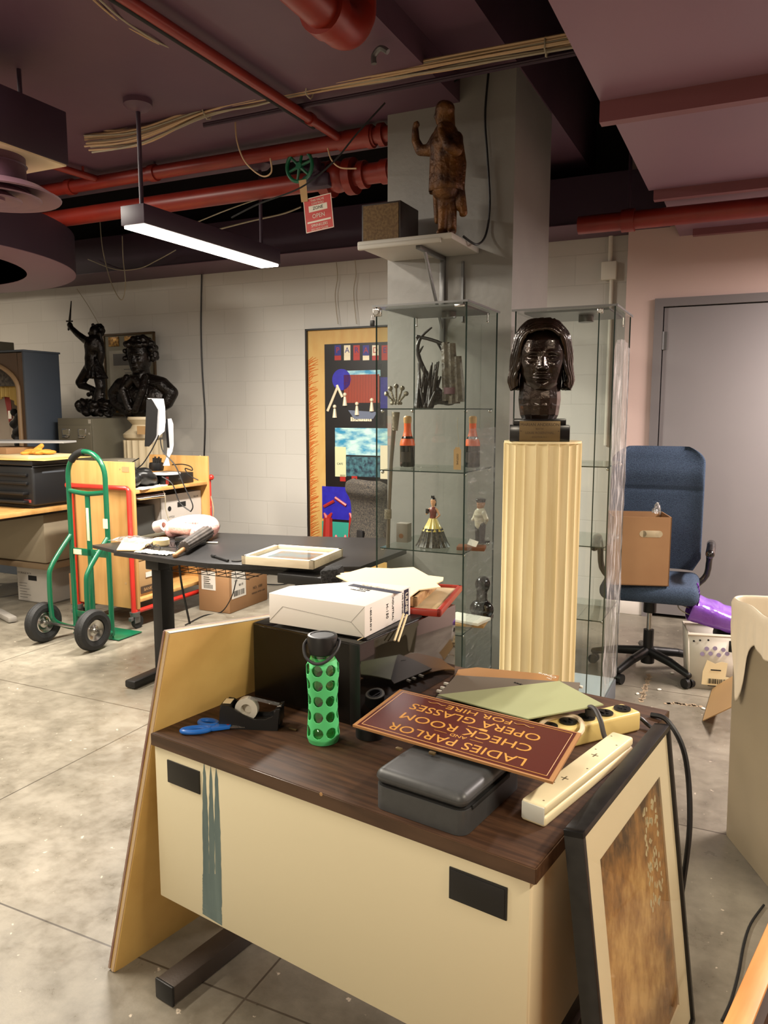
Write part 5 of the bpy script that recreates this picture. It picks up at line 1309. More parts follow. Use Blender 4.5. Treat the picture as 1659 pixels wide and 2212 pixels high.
b = MB(); head_solid(b, mo @ Matrix.Translation((0, -.002, .158)) @ Matrix.Diagonal((.24, .24, .24, 1))); cap(b, (0, 0, .15), (0, 0, .166), .011, mtx=mo); finish('head', b, mat('porcelain face', (.70, .50, .38), .3, coat=.4), t, mods=remesh(.0018, 1), ang=180)
b = MB(); b.cyl((0, 0, .200), (0, 0, .214), .022, .025, 20, mtx=mo); b.sphere((0, 0, .213), (.027, .027, .006), mtx=mo); finish('cap', b, mat('dark cap glaze', (.10, .10, .09), .3), t)
# card box with oval, wooden book, tag, dark bust, papers
p = cv(868, 1178, 3.45); t = bth('small_carton', 'pale grey card box with a brown oval stamp beside the lady figurine', 'box', (p.x, p.y, .806))
b = MB(); b.box(p.x - .030, p.x + .030, p.y, p.y + .05, .806, .90, .001); finish('carton_body', b, mat('grey card', (.46, .43, .39), .6), t)
b = MB(); b.cyl((p.x - .004, p.y - .0012, .838), (p.x - .004, p.y, .838), .012, seg=20); finish('oval_stamp', b, mat('brown oval', (.42, .28, .17), .6), t)
p = cv(1000, 1190, 3.40); b = MB(); b.box(-.055, .075, -.03, .05, 0, .018, .002, mtx=Matrix.Translation((p.x + .03, p.y, .806)) @ Matrix.Rotation(R(12), 4, 'Z')); one('wooden_block', b, mat('red brown wood block', (.42, .25, .15), .5), 'flat reddish wooden block in front of the sailor figurine', 'block', (p.x, p.y, .806))
b = MB(); b.box(-.028, .018, -.001, .001, 0, .030, mtx=Matrix.Translation((p.x + .05, p.y - .01, .826)) @ Matrix.Rotation(R(-30), 4, 'X') @ Matrix.Rotation(R(15), 4, 'Y')); one('paper_tag', b, 'paper', 'tiny white paper tag on the reddish wooden block', 'tag', (p.x + .05, p.y, .826))
p = BV(1040, 1350, 3.60); o = (p.x, p.y, .426)
t = bth('small_bust', 'small dark glossy bust on the bottom shelf of the prop cabinet', 'sculpture', o); mo = Matrix.Translation(o)
b = MB(); b.sphere((0, 0, .05), (.062, .045, .05), mtx=mo); cap(b, (0, 0, .07), (0, 0, .12), .028, mtx=mo); head_solid(b, mo @ Matrix.Translation((0, 0, .112)) @ Matrix.Diagonal((.42, .42, .42, 1))); b.sphere((0, .01, .175), (.038, .045, .04), mtx=mo); b.box(-.05, .05, -.04, .04, 0, .02, mtx=mo)
finish('body', b, mat('black glaze bust', (.07, .06, .055), .15, coat=.5), t, mods=remesh(.0035, 2), ang=180)
p = BV(1005, 1370, 3.45)
for k, (dz, a) in enumerate(((.0, 8), (.016, -10))):
    b = MB(); b.box(-.10, .09, -.06, .07, 0, .014, .002, mtx=Matrix.Translation((p.x, p.y + .03, .427 + dz)) @ Matrix.Rotation(R(a), 4, 'Z')); one('paper_stack', b, ['card_light', 'paper'][k], ['tan folded paper packet at the bottom of the prop cabinet', 'crumpled white paper packet on top of the tan one in the prop cabinet'][k], 'papers', (p.x, p.y, .427 + dz))
b = MB(); b.lathe([(.001, 0), (.03, .002), (.052, .006), (.050, .009), (.001, .005)], BV(925, 1022, 3.45).xy.to_3d() + Vector((0, 0, 1.176)), 24); one('glass_dish', b, 'clear', 'small clear dish between the two champagne bottles', 'dish', (BV(925, 1022, 3.45).x, 3.45, 1.176))

# ================================================================== POSTER, right-hand chair, bins
def pv(x, y, v=5.765): return BV(x, y, v)
tl, bl = pv(659, 711), pv(660, 1165)
PU0, PU1, PZ0, PZ1 = tl.x, tl.x + 1.02, .03, tl.z
t = bth('framed_poster', 'tall framed theatre poster with lettered tiles leaning on the block wall behind the cabinet', 'poster', ((PU0 + PU1) / 2, 5.78, PZ0))
b = MB(); e = .014
for (x0, x1, z0, z1) in ((PU0, PU1, PZ0, PZ0 + e), (PU0, PU1, PZ1 - e, PZ1), (PU0, PU0 + e, PZ0, PZ1), (PU1 - e, PU1, PZ0, PZ1)): b.box(x0, x1, 5.76, 5.80, z0, z1)
finish('frame', b, 'black', t)
b = MB(); b.box(PU0 + e, PU1 - e, 5.785, 5.79, PZ0 + e, PZ1 - e); finish('gold_border', b, mat('ochre gold poster border', (.74, .61, .36), .5, var=(5, .6, (.71, .55, .30)), stretch=(3, 1, 1)), t)
b = MB(); rnd = random.Random(1)
for i in range(150):
    z_ = PZ0 + .1 + (PZ1 - PZ0 - .35) * i / 150; l_ = rnd.uniform(.03, .10); b.cyl((PU0 + e + .005, 5.7845, z_), (PU0 + e + l_, 5.7845, z_ + rnd.uniform(.01, .05)), .005, .002, 4)
finish('orange_fringe', b, mat('orange brush fringe', (.74, .42, .18), .6), t)
def rect(px0, py0, px1, py1, m, nm='panel', dv=.002, par=None, lab=None):
    a, c = pv(px0, py0, 5.785), pv(px1, py1, 5.785)
    b = MB(); b.box(a.x, c.x, 5.785 - dv, 5.785, c.z, a.z); return finish(nm, b, m, par or t, label=lab)
a = pv(701, 744, 5.785)
b = MB(); b.box(a.x, PU1 - .2, 5.783, 5.785, PZ0 + .2, a.z); fld = finish('dark_field', b, mat('black poster ink', (.06, .05, .055), .35), t)
cols = dict(blue=mat('poster blue', (.13, .12, .42), .4), red=mat('poster red', (.60, .14, .11), .4), tan=mat('poster cream', (.82, .77, .66), .4), sky=mat('poster sky blue', (.16, .50, .64), .4, var=(8, .9, (.70, .82, .78)), stretch=(1, 1, 2.5)),
            deep=mat('poster royal blue', (.12, .10, .55), .4, var=(22, .95, (.14, .13, .60))), teal=mat('poster teal', (.18, .55, .48), .4), orange=mat('poster orange stripes', (.62, .22, .10), .45, wave=(22, .2, (.30, .10, .06)), stretch=(1, 0, 0)), pink=mat('poster pink', (.86, .40, .42), .4))
def glyph(px, py, h, txt, m, dv=.0035):
    p = pv(px, py, 5.785); b = MB(); b.text(txt, h, Matrix.Translation((p.x, 5.785 - dv, p.z)) @ FACE, .0004); finish('lettering', b, m, t, smooth=False)
seq = 'PARADE'; tm = ['blue', 'tan', 'red', 'blue', 'tan', 'red']; lm_ = ['red', 'blue', 'blue', 'red', 'red', 'blue']
for i, ch in enumerate(seq):
    x = 730 + i * 20.3; rect(x - 7, 746, x + 7, 768, cols[tm[i]], 'tile', .003); rect(x - 7, 768, x + 7, 778, cols['tan' if i in (1, 3) else 'red'], 'tile', .003)
    glyph(x, 757, .065, ch, cols[lm_[i]])
for i, ch in enumerate('SATIE'):
    x = 762 + i * 9.2; rect(x - 4.2, 901, x + 4.2, 910, cols['tan'], 'tile', .003); glyph(x, 905.5, .036, ch, 'ink')
for i, ch in enumerate('POULENC'):
    x = 755 + i * 9.0; rect(x - 4.2, 1041, x + 4.2, 1050, cols['tan'], 'tile', .003); glyph(x, 1045.5, .036, ch, cols['red'])
# plain generic stand-in pictures
rect(742, 801, 822, 812, cols['sky'], 'picture_panel', .003); rect(743, 810, 820, 870, cols['orange'], 'picture_panel', .004)
b = MB(); p = pv(738, 820, 5.785); b.cyl((p.x, 5.781, p.z), (p.x, 5.785, p.z), .088, seg=36); finish('picture_disc', b, cols['deep'], t)
b = MB()
for q0, q1 in (((708, 888), (730, 835)), ((740, 858), (728, 832))): b.cyl(pv(*q0, 5.779), pv(*q1, 5.779), .012, seg=6)
for x, y in ((723, 888), (771, 882), (803, 874), (745, 862)):
    p = pv(x, y, 5.779); b.cyl(p - Vector((0, 0, .055)), p + Vector((0, 0, .02)), .020, .010, 8); b.sphere(p + Vector((0, 0, .038)), .016, 8, 6)
finish('painted_shape', b, cols['tan'], t)
rect(822, 815, 838, 885, cols['blue'], 'picture_panel', .003)
b = MB(); b.sheet([pv(752, 886, 5.781), pv(815, 890, 5.781), pv(806, 905, 5.781), pv(765, 905, 5.781)], .001); finish('painted_shape', b, mat('poster slate', (.35, .38, .45), .4), t)
rect(724, 924, 838, 985, cols['sky'], 'picture_panel', .003); rect(724, 985, 838, 1032, mat('poster night harbour', (.10, .16, .22), .4, var=(30, .8, (.25, .42, .45))), 'picture_panel', .003)
rect(724, 965, 748, 1030, mat('poster cream facade', (.75, .76, .60), .4, wave=(14, .3, (.60, .30, .22)), stretch=(0, 0, 1)), 'picture_panel', .0045); rect(822, 962, 838, 1035, cols['tan'], 'picture_panel', .0045)
glyph(735, 1002, .025, 'CAFE', 'ink', .005)
rect(735, 1025, 747, 1040, cols['red'], 'picture_panel', .0045); rect(760, 1028, 772, 1040, cols['red'], 'picture_panel', .0045)
rect(696, 1050, 775, 1125, cols['deep'], 'picture_panel', .003); rect(696, 1125, 775, 1170, cols['teal'], 'picture_panel', .003)
b = MB()
for q0, q1 in (((700, 1094), (722, 1082)), ((724, 1075), (748, 1092)), ((758, 1060), (758, 1078))): b.cyl(pv(*q0, 5.780), pv(*q1, 5.780), .014, seg=6)
for x in (708, 763): b.cyl(pv(x, 1172, 5.780), pv(x + 1, 1118, 5.780), .048, .040, 8); b.cyl(pv(x, 1122, 5.780), pv(x - 8, 1108, 5.780), .03, .008, 6); b.cyl(pv(x, 1122, 5.780), pv(x + 9, 1108, 5.780), .03, .008, 6)
finish('painted_shape', b, cols['red'], t)
b = MB()
for x in (726, 746): p = pv(x, 1168, 5.778); b.cyl(p - Vector((0, 0, .03)), p + Vector((0, 0, .05)), .035, .006, 10)
finish('painted_shape', b, cols['pink'], t)

def office_chair(name, label, loc, rz, fab, seat_h, back_h, w=.50):
    t = thing(name, label, 'office chair', loc, rz)
    b = MB()
    def seat(a, v): return None
    tb = MB(); tb.box(-w / 2, w / 2, -.27, .22, seat_h - .055, seat_h + .045, .045, 5); finish('seat', tb, fab, t, ang=60)
    b = MB(); z0, z1 = seat_h + .06, back_h
    def back(a, v):
        th = a * 2 * PI; z = z0 + (z1 - z0) * v
        f = 1 - max(0, (v - .86) / .14) ** 2.5 * .35; g = 1 if v > .1 else .85 + 1.5 * v
        hx = w / 2 * f * g; cx = abs(math.cos(th)) ** .35 * (1 if math.cos(th) > 0 else -1); sy = abs(math.sin(th)) ** .6 * (1 if math.sin(th) > 0 else -1)
        pad = .045 * (1 + .5 * math.exp(-((v - .80) / .10) ** 2)) * (1 - max(0, (v - .93) / .07) ** 2 * .9)
        curve = .05 * math.sin(v * PI * .9) * -1
        groove = -.010 * math.exp(-((v - .655) / .012) ** 2) if sy < 0 else 0
        return Vector((hx * cx, .22 + .05 * v + curve + (sy * (pad + groove)) - .05 * (abs(cx) ** 6), z))
    b.grid(back, 64, 60, cu=True)
    bm = b.bm; bm.edges.ensure_lookup_table()
    bmesh.ops.holes_fill(bm, edges=[e for e in bm.edges if e.is_boundary])
    finish('backrest', b, fab, t, ang=60)
    b = MB(); b.cyl((0, 0, seat_h - .16), (0, 0, seat_h - .055), .035, seg=16); b.box(-.09, .09, -.11, .11, seat_h - .075, seat_h - .05, .004); b.cyl((0, 0, .12), (0, 0, .24), .028, seg=16); b.cyl((0, 0, .05), (0, 0, .13), .036, .04, 16)
    b.box(-.035, .035, .1, .26, seat_h - .08, seat_h - .06, .004); b.box(-.035, .035, .255, .275, seat_h - .08, seat_h + .15, .004)
    finish('post', b, 'black', t)
    b = MB(); b.cyl((0, 0, .22), (0, 0, seat_h - .15), .014, seg=16); finish('gas_lift', b, 'chrome', t)
    for k in range(5):
        a = 2 * PI * k / 5 + .49; dx, dy = math.cos(a), math.sin(a)
        b = MB(); limb(b, [(dx * .03, dy * .03, .115), (dx * .17, dy * .17, .100), (dx * .30, dy * .30, .070)], [.026, .023, .018]); lg = finish('leg', b, 'black', t, ang=60)
        b = MB(); n = Vector((-dy, dx, 0)); c = Vector((dx * .30, dy * .30, .027)); b.cyl(c - n * .026, c - n * .006, .027, seg=18); b.cyl(c + n * .006, c + n * .026, .027, seg=18); b.cyl(c, c + Vector((0, 0, .03)), .008, seg=8); finish('caster', b, 'black', lg)
    for s in (-1, 1):
        x = s * (w / 2 + .035)
        b = MB(); limb(b, catmull([Vector((x - s * .05, .16, seat_h - .02)), Vector((x, .17, seat_h + .04)), Vector((x + s * .01, .15, seat_h + .16)), Vector((x + s * .012, .08, seat_h + .225)), Vector((x + s * .012, -.06, seat_h + .24)), Vector((x + s * .006, -.17, seat_h + .215))], 3), [.018] * 6 + [.020] * 4 + [.024] * 6)
        finish('armrest', b, mat('polished black armrest', (.07, .06, .06), .25, coat=.4), t, mods=remesh(.006, 2), ang=180)
    return t
office_chair('office_chair', 'blue tweed high-back office chair holding a cardboard box beside the grey door', (1.478, 4.22, 0), R(-22), 'bluefab', .50, 1.25, .50)
office_chair('office_chair', 'black office chair with flecked mesh back half hidden behind the prop cabinet', bp(-2.30, 4.95, 0), BA + R(150), 'meshfab', .48, .98, .46)

t = thing('cardboard_box', 'brown cardboard box with an oval handle hole on the blue office chair seat', 'box', (1.375, 4.06, .547), R(-8))
b = MB()
x0, x1, y0, y1, hh = -.175, .115, -.10, .14, .36
b.box(x0, x1, y0, y0 + .005, 0, hh); b.box(x0, x1, y1 - .005, y1, 0, hh); b.box(x0, x0 + .005, y0, y1, 0, hh); b.box(x1 - .005, x1, y0, y1, 0, hh); b.box(x0, x1, y0, y1, 0, .005)
finish('carton_body', b, 'card', t)
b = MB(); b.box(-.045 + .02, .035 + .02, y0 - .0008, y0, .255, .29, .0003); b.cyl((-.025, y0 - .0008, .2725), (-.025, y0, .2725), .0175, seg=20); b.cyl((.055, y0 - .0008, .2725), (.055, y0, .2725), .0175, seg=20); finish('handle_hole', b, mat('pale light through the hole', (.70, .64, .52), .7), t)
b = MB()
b.grid(lambda u, v: Vector((.05 + .035 * u + .012 * noise.noise(Vector((u * 9, v * 9, 0))), -.06 + .05 * v, .33 + .055 * math.sin(PI * u) * math.sin(PI * v) + .02 * noise.noise(Vector((u * 7, v * 7, 4))))), 16, 16)
one_ = finish('bubble_wrap', b, 'film', None); tag(one_, 'clear plastic bubble wrap poking out of the box on the blue chair', 'bubble wrap'); one_.location = (1.345, 4.02, .60); one_.rotation_euler = (0, 0, R(-8))

# basket with purple bag
kb = PZ(1497, 1490, 0)
t = thing('plastic_basket', 'cream perforated plastic basket with a torn paper label behind the grey trash bin', 'basket', (kb.x + .14, kb.y + .10, 0), R(-14))
b = MB()
for i, (w0, w1) in enumerate(((.125, .145),)):
    b.prism([(-w0, -.11), (w0, -.11), (w0, .08), (-w0, .08)], 0, .006)
    for sx_, sy_ in ((0, -1), (0, 1), (-1, 0), (1, 0)):
        yb, yt = (.08, .10) if sy_ > 0 else (-.11, -.128)
        if sx_ == 0: q = [(-w0, yb, 0), (w0, yb, 0), (w1, yt, .30), (-w1, yt, .30)]
        else: q = [(sx_ * w0, -.11, 0), (sx_ * w0, .08, 0), (sx_ * w1, .10, .30), (sx_ * w1, -.128, .30)]
        tb = bmesh.new(); vs = [tb.verts.new(Vector(p)) for p in q]; tb.faces.new(vs); b._merge(tb)
finish('body', b, mat('cream basket plastic', (.80, .77, .72), .45), t, mods=[('SOLIDIFY', dict(thickness=.006))])
b = MB(); b.tube([(-.146, -.129, .298), (.146, -.129, .298), (.146, .101, .298), (-.146, .101, .298)], .009, 6, True); finish('rim', b, mat('cream rim', (.82, .78, .72), .45), t)
b = MB(); pm = lambda x, z: Vector((x, -.111 - .02 * z / .33 - .0035, z))
for x, z in ((-.055, .225), (-.015, .23), (.025, .225), (-.075, .195), (-.035, .20), (.005, .195), (.045, .205)): p = pm(x, z); b.cyl(p, p + Vector((0, .003, 0)), .011, seg=14)
finish('hole', b, mat('mauve holes', (.60, .55, .68), .6), t)
b = MB(); b.box(.05, .11, -.131, -.122, .215, .275, .004)
for x, z in ((-.12, .262), (-.09, .268), (-.05, .272)): p = pm(x, z); b.cyl(p, p + Vector((0, .003, 0)), .005, seg=10)
finish('handle_slot', b, 'blackm', t)
b = MB(); mq = Matrix.Translation((0, -.1175, .02)) @ Matrix.Rotation(R(3.5), 4, 'X')
b.prism([(-.07, .01), (.075, .0), (.075, .055), (.045, .06), (.05, .135), (.02, .14), (-.01, .128), (-.05, .145), (-.068, .08)], -.001, 0, mtx=mq @ FACE @ Matrix.Diagonal((1, 1, 1, 1)))
f_ = finish('torn_label', b, 'cream', t)
b = MB(); rnd = random.Random(3)
for i in range(20): b.box(-.04 + i * .0045, -.04 + i * .0045 + rnd.choice((.001, .002, .003)), -.0026, -.0016, .018, .045, mtx=mq)
b.box(-.03, .02, -.0026, -.0016, .090, .096, mtx=mq); b.box(-.04, .06, -.0026, -.0016, .004, .008, mtx=mq); finish('barcode', b, 'ink', f_)
b = MB(); b.box(-.06, .09, -.06, .07, .24, .315, .03, 4, mtx=Matrix.Rotation(R(12), 4, 'Y')); dk = finish('cloth', b, 'blackm', None); tag(dk, 'black cloth under the purple bag in the cream basket', 'cloth'); dk.location = (kb.x + .14, kb.y + .10, 0); dk.rotation_euler = (0, 0, R(-14))
t = thing('gift_bag', 'shiny purple paper gift bag lying on top of the cream basket', 'bag', (kb.x + .12, kb.y + .07, .305), R(-14))
b = MB(); mg = Matrix.Translation((.02, .0, .075)) @ Matrix.Rotation(R(17), 4, 'Y') @ Matrix.Rotation(R(14), 4, 'X')
b.grid(lambda a, v: Vector((-.15 + .32 * v + .004 * noise.noise(Vector((a * 6, v * 6, 1))), .080 * (abs(math.cos(a * 2 * PI)) ** .55) * (1 if math.cos(a * 2 * PI) > 0 else -1), .062 * (1 if math.sin(a * 2 * PI) > 0 else -1) * abs(math.sin(a * 2 * PI)) ** .5 * (1 - .25 * v) + .007 * noise.noise(Vector((a * 8, v * 7, 3))))), 40, 30, cu=True, mtx=mg)
finish('bag_body', b, mat('shiny purple paper', (.45, .24, .66), .22, coat=.5, var=(9, .5, (.55, .36, .76)), bump=(20, .5)), t, mods=[('SOLIDIFY', dict(thickness=.002))])
for s in (-1, 1):
    b = MB(); b.tube([mg @ Vector(p) for p in ((-.14, s * .04, .045), (-.18, s * .04, .05), (-.215, s * .0, .02), (-.20, -s * .03, -.02), (-.14, -s * .04, -.03))], .003, 6, smooth=5); finish('handle', b, 'grey_wire', t)
0 and None; b = MB(); b.grid(lambda u, v: mg @ Vector((-.13 - .02 * u, -.07 + .14 * v, .05 + .06 * math.sin(u * 2) + .02 * noise.noise(Vector((u * 6, v * 9, 5))))), 14, 18); finish('tissue', b, mat('purple tissue', (.42, .22, .60), .5), t, mods=[('SOLIDIFY', dict(thickness=.001))])
# folded cardboard on the floor
P = [PZ(1519, 1558, .003), PZ(1548, 1483, .12), PZ(1600, 1470, .13), PZ(1583, 1540, .12)]
b = MB(); b.sheet([Vector(PZ(1519, 1558, .003)), Vector(PZ(1540, 1487, .004)), Vector(PZ(1600, 1452, .14)), Vector(PZ(1582, 1528, .14))], .004)
cb = finish('cardboard_flap', b, 'card_light', None); tag(cb, 'bent piece of tan cardboard propped on the floor beside the trash bin', 'cardboard')
# chips of debris on floor
for k, (x, y) in enumerate(((1424, 1491), (1377, 1500), (1519, 1532), (1452, 1455))):
    p = PZ(x, y, 0); b = MB(); b.sphere((p.x, p.y, .004), (.012, .009, .005), 8, 6, rot=(0, 0, k)); o = finish('white_crumb', b, 'paper', None); tag(o, ['tiny scrap on the floor right below the caster of the blue chair', 'tiny scrap on the floor near the corner of the nearly empty cabinet', 'tiny scrap touching the bent tan cardboard on the floor', 'tiny scrap on the floor below the hub of the blue chair'][k], 'scrap')
# painted mark on floor
b = MB(); rnd = random.Random(6)
for i in range(26):
    f = i / 26; p = PZ(1385 + 20 * f + rnd.uniform(-3, 3), 1515 - 60 * f, 0); b.box(p.x - .012 * rnd.random() - .006, p.x + .014 * rnd.random(), p.y - .012, p.y + .012, .0005, .0012)
for i in range(26):
    f = i / 26; p = PZ(1440 + 75 * f, 1518 + 8 * f + rnd.uniform(-2, 2), 0); b.box(p.x - .014 * rnd.random(), p.x + .014 * rnd.random(), p.y - .010, p.y + .010, .0005, .0012)
o = finish('floor_paint_mark', b, mat('flaked pale floor paint', (.62, .54, .44), .7), None, smooth=False); tag(o, 'flaked pale paint marks on the floor in front of the blue chair', 'paint mark'); o['kind'] = 'stuff'

# trash bin with liner
TX0, TX1, TY0, TY1 = 1.165, 1.70, 1.98, 2.56
t = thing('trash_bin', 'large taupe trash bin at the right edge beside the walkway', 'trash bin', ((TX0 + TX1) / 2, (TY0 + TY1) / 2, 0))
ORGT = Vector(t.location)
b = MB(); zt_ = .80
def bin_ring(z): f = .965 + .035 * z / zt_; return f
tbm = bmesh.new(); cxx, cyy = (TX0 + TX1) / 2, (TY0 + TY1) / 2
hw, hd, rr = (TX1 - TX0) / 2, (TY1 - TY0) / 2, .05
def rrect(z, f):
    out = []
    for (sx_, sy_, a0) in ((1, 1, 0), (-1, 1, 90), (-1, -1, 180), (1, -1, 270)):
        for k in range(7):
            a = R(a0 + 15 * k); out.append(Vector((cxx - ORGT.x + f * (sx_ * (hw - rr) + rr * math.cos(a)), cyy - ORGT.y + f * (sy_ * (hd - rr) + rr * math.sin(a)), z)))
    return out
rings = [[tbm.verts.new(p) for p in rrect(z, f)] for z, f in ((0.002, .955), (.10, .96), (.4, .975), (.74, .99), (.745, 1.0), (zt_, 1.005))]
n = len(rings[0])
for i in range(len(rings) - 1):
    for k in range(n): tbm.faces.new((rings[i][k], rings[i][(k + 1) % n], rings[i + 1][(k + 1) % n], rings[i + 1][k]))
tbm.faces.new(rings[0][::-1]); b._merge(tbm)
finish('body', b, mat('taupe bin plastic', (.52, .47, .38), .45, var=(7, .4, (.54, .49, .40))), t, mods=[('SOLIDIFY', dict(thickness=.008))])
b = MB()
_q = rrect(0, 1.0); RQ = []
for i_ in range(len(_q)):
    a_, c_ = _q[i_], _q[(i_ + 1) % len(_q)]; m_ = max(1, int((c_ - a_).length / .008))
    RQ += [a_.lerp(c_, k_ / m_) for k_ in range(m_)]
def liner(a, v):
    q = RQ; k = a * len(q); i = int(k) % len(q); p = q[i].lerp(q[(i + 1) % len(q)], k - int(k))
    nse = noise.noise(Vector((a * 26, v * 2.2, 0))); drop = .085 + .07 * noise.noise(Vector((a * 9, 0, 2)))
    if p.x < 0: drop += .26 * math.exp(-((p.y - hd + .115) / .045) ** 2)
    if v < .3: s = v / .3; out = .92 - .0 * s; z = zt_ - .12 + s * .14; f = .93 + .05 * s
    elif v < .45: s = (v - .3) / .15; z = zt_ + .02 + .012 * math.sin(s * PI); f = .98 + .045 * s
    else: s = (v - .45) / .55; z = zt_ + .015 - drop * s; f = 1.03 + (.022 * nse + .008 * math.sin(a * 240)) * s
    z += .012 * noise.noise(Vector((a * 18, v * 3, 7)))
    return Vector((p.x * f, p.y * f, z))
b.grid(liner, 260, 40, cu=True)
o = finish('bin_liner', b, mat('translucent white liner', (.84, .79, .70), .35, bump=(14, .3)), None, mods=[('SOLIDIFY', dict(thickness=.0012))], ang=60); o.location = ORGT; tag(o, 'wrinkled white plastic liner folded over the rim of the taupe trash bin', 'bin liner')
# wooden crate lip at the bottom right corner
p1, p2 = PZ(1659, 1990, .55), PZ(1560, 2212, .55)
xd = (p1 - p2).normalized(); yd = Vector((xd.y, -xd.x, 0))
t = thing('wooden_crate', 'light wood crate edge in the bottom right corner of the photo', 'crate', mtx=frame_mtx((p2.x, p2.y, 0), xd, -yd))
b = MB(); mI = Matrix.Identity(4)
wd_ = (PZ(1625, 2212, .55) - p2).dot(yd)
s_ = -1
for (x0, x1, y0, y1) in ((-.25, .45, -wd_, 0), (-.25, .45, -.45, -.45 + wd_), (.45 - wd_, .45, -.45, 0), (-.25, -.25 + wd_, -.45, 0)): b.box(x0, x1, y0, y1, 0, .55, .003)
b.box(-.25, .45, -.45, 0, .0, .02)
finish('crate_wall', b, mat('orange pine', (.85, .62, .38), .5, var=(5, .7, (.78, .53, .30)), stretch=(1, 9, 9)), t)
b = MB(); b.box(-.23, .43, -wd_ - .012, -wd_, .02, .545); finish('dark_lining', b, mat('dark lining', (.20, .14, .10), .7), t)
b = MB(); b.tube([PZ(x, y, .004) for x, y in ((1650, 1955), (1622, 1995), (1607, 2040), (1596, 2100), (1580, 2160), (1560, 2205))], .0035, 6, smooth=5)
o = finish('black_cable', b, 'blackm', None); tag(o, 'thin dark cord lying on the floor beside the trash bin and crate', 'cord')
# ================================================================== STANDING TABLE
ZT = .70
t = bth('standing_desk', 'black height-adjustable desk with an odd angled top, strewn with small things', 'desk', (-2.6, 3.5, 0))
poly = [(-3.095, 3.10), (-2.654, 3.045), (-2.42, 3.045), (-2.25, 3.085), (-2.10, 3.17), (-1.90, 3.19), (-1.70, 3.30), (-1.69, 3.83), (-1.84, 3.85), (-1.84, 4.06), (-1.975, 4.112), (-2.446, 3.964), (-3.015, 3.852), (-3.10, 3.72)]
b = MB(); b.prism(poly, ZT - .026, ZT, bev=.002); finish('tabletop', b, mat('black grained tabletop', (.12, .115, .115), .38, var=(30, .6, (.15, .145, .145), 3), stretch=(1, 8, 1)), t)
b = MB(); b.prism([(-3.33, 3.18), (-3.07, 3.10), (-3.07, 3.80), (-3.10, 3.72)], ZT - .015, ZT + .003, bev=.001); finish('side_leaf', b, mat('black side leaf', (.16, .15, .145), .35), t)
lx = -2.895
for u_ in (lx, -1.95):
    b = MB(); b.box(u_ - .035, u_ + .035, 2.97, 3.62, .004, .045, .010); ft = finish('foot', b, 'blacksteel', t)
    b = MB(); b.box(u_ - .032, u_ + .032, 3.20, 3.30, .04, ZT - .06, .004); b.box(u_ - .045, u_ + .045, 3.17, 3.33, ZT - .10, ZT - .03, .004); finish('leg', b, 'blacksteel', t)
b = MB(); b.box(-2.9, -1.95, 3.22, 3.28, ZT - .07, ZT - .028, .003); b.box(-2.05, -1.80, 3.10, 3.20, ZT - .075, ZT - .028, .004); finish('cross_beam', b, 'blacksteel', t)
b = MB()
for k in range(9): b.tube([(-2.75 + k * .06, 3.14, ZT - .03), (-2.74 + k * .06, 3.14, ZT - .085), (-2.74 + k * .06, 3.30, ZT - .085)], .002, 5)
for z, v in ((ZT - .045, 3.14), (ZT - .085, 3.14), (ZT - .085, 3.22), (ZT - .085, 3.30)): b.cyl((-2.76, v, z), (-2.24, v, z), .002, seg=5)
finish('wire_tray', b, 'black', t)
wire('black_cable', [BV(x, y, 3.34) for x, y in ((386, 1210), (392, 1260), (402, 1310), (410, 1348))] , .006, 'black', 'black cord hanging under the standing desk beside its leg', 'cord')
wire('black_cable', [BZ(510, 1255, .35), BZ(500, 1290, .18), BZ(478, 1322, .01), BZ(440, 1330, .006), BZ(400, 1350, .006)], .004, 'blackm', 'thin grey cord trailing on the floor behind the standing desk', 'cord')
wire('black_cable', [BZ(x, y, .006) for x, y in ((560, 1245), (600, 1238), (650, 1248), (612, 1262), (575, 1262))], .005, 'blackm', 'short dark cord end on the floor beside the shipping carton', 'cord')
def tp(x, y, dz=0.): p = BZ(x, y, ZT + dz); return p
# white framed picture
q = [tp(522, 1219), tp(676, 1231), tp(748, 1208)]
xd = (q[1] - q[0]).normalized(); yd = Vector((-xd.y, xd.x, 0)); Lw = (q[1] - q[0]).length; Dw = .36
t = bth('shadow_box', 'whitewashed shadow box frame lying face up on the standing desk', 'picture frame', q[0] + (xd + yd) * .18)
mF = frame_mtx(q[0], xd, yd); b = MB()
for (x0, x1, y0, y1) in ((0, Lw, 0, .022), (0, Lw, Dw - .022, Dw), (0, .022, 0, Dw), (Lw - .022, Lw, 0, Dw)): b.box(x0, x1, y0, y1, .001, .042, .001, mtx=mF)
finish('moulding', b, 'ash', t)
b = MB(); b.box(.02, Lw - .02, .02, Dw - .02, .018, .022, mtx=mF); finish('mat_board', b, 'paper', t)
b = MB(); b.box(.075, Lw - .075, .075, Dw - .075, .022, .0235, mtx=mF); finish('print', b, mat('blue sepia print', (.40, .50, .56), .3, var=(7, .9, (.56, .40, .28))), t)
b = MB(); b.box(.02, Lw - .02, .02, Dw - .02, .033, .0345, mtx=mF); finish('glazing', b, 'clear', t)
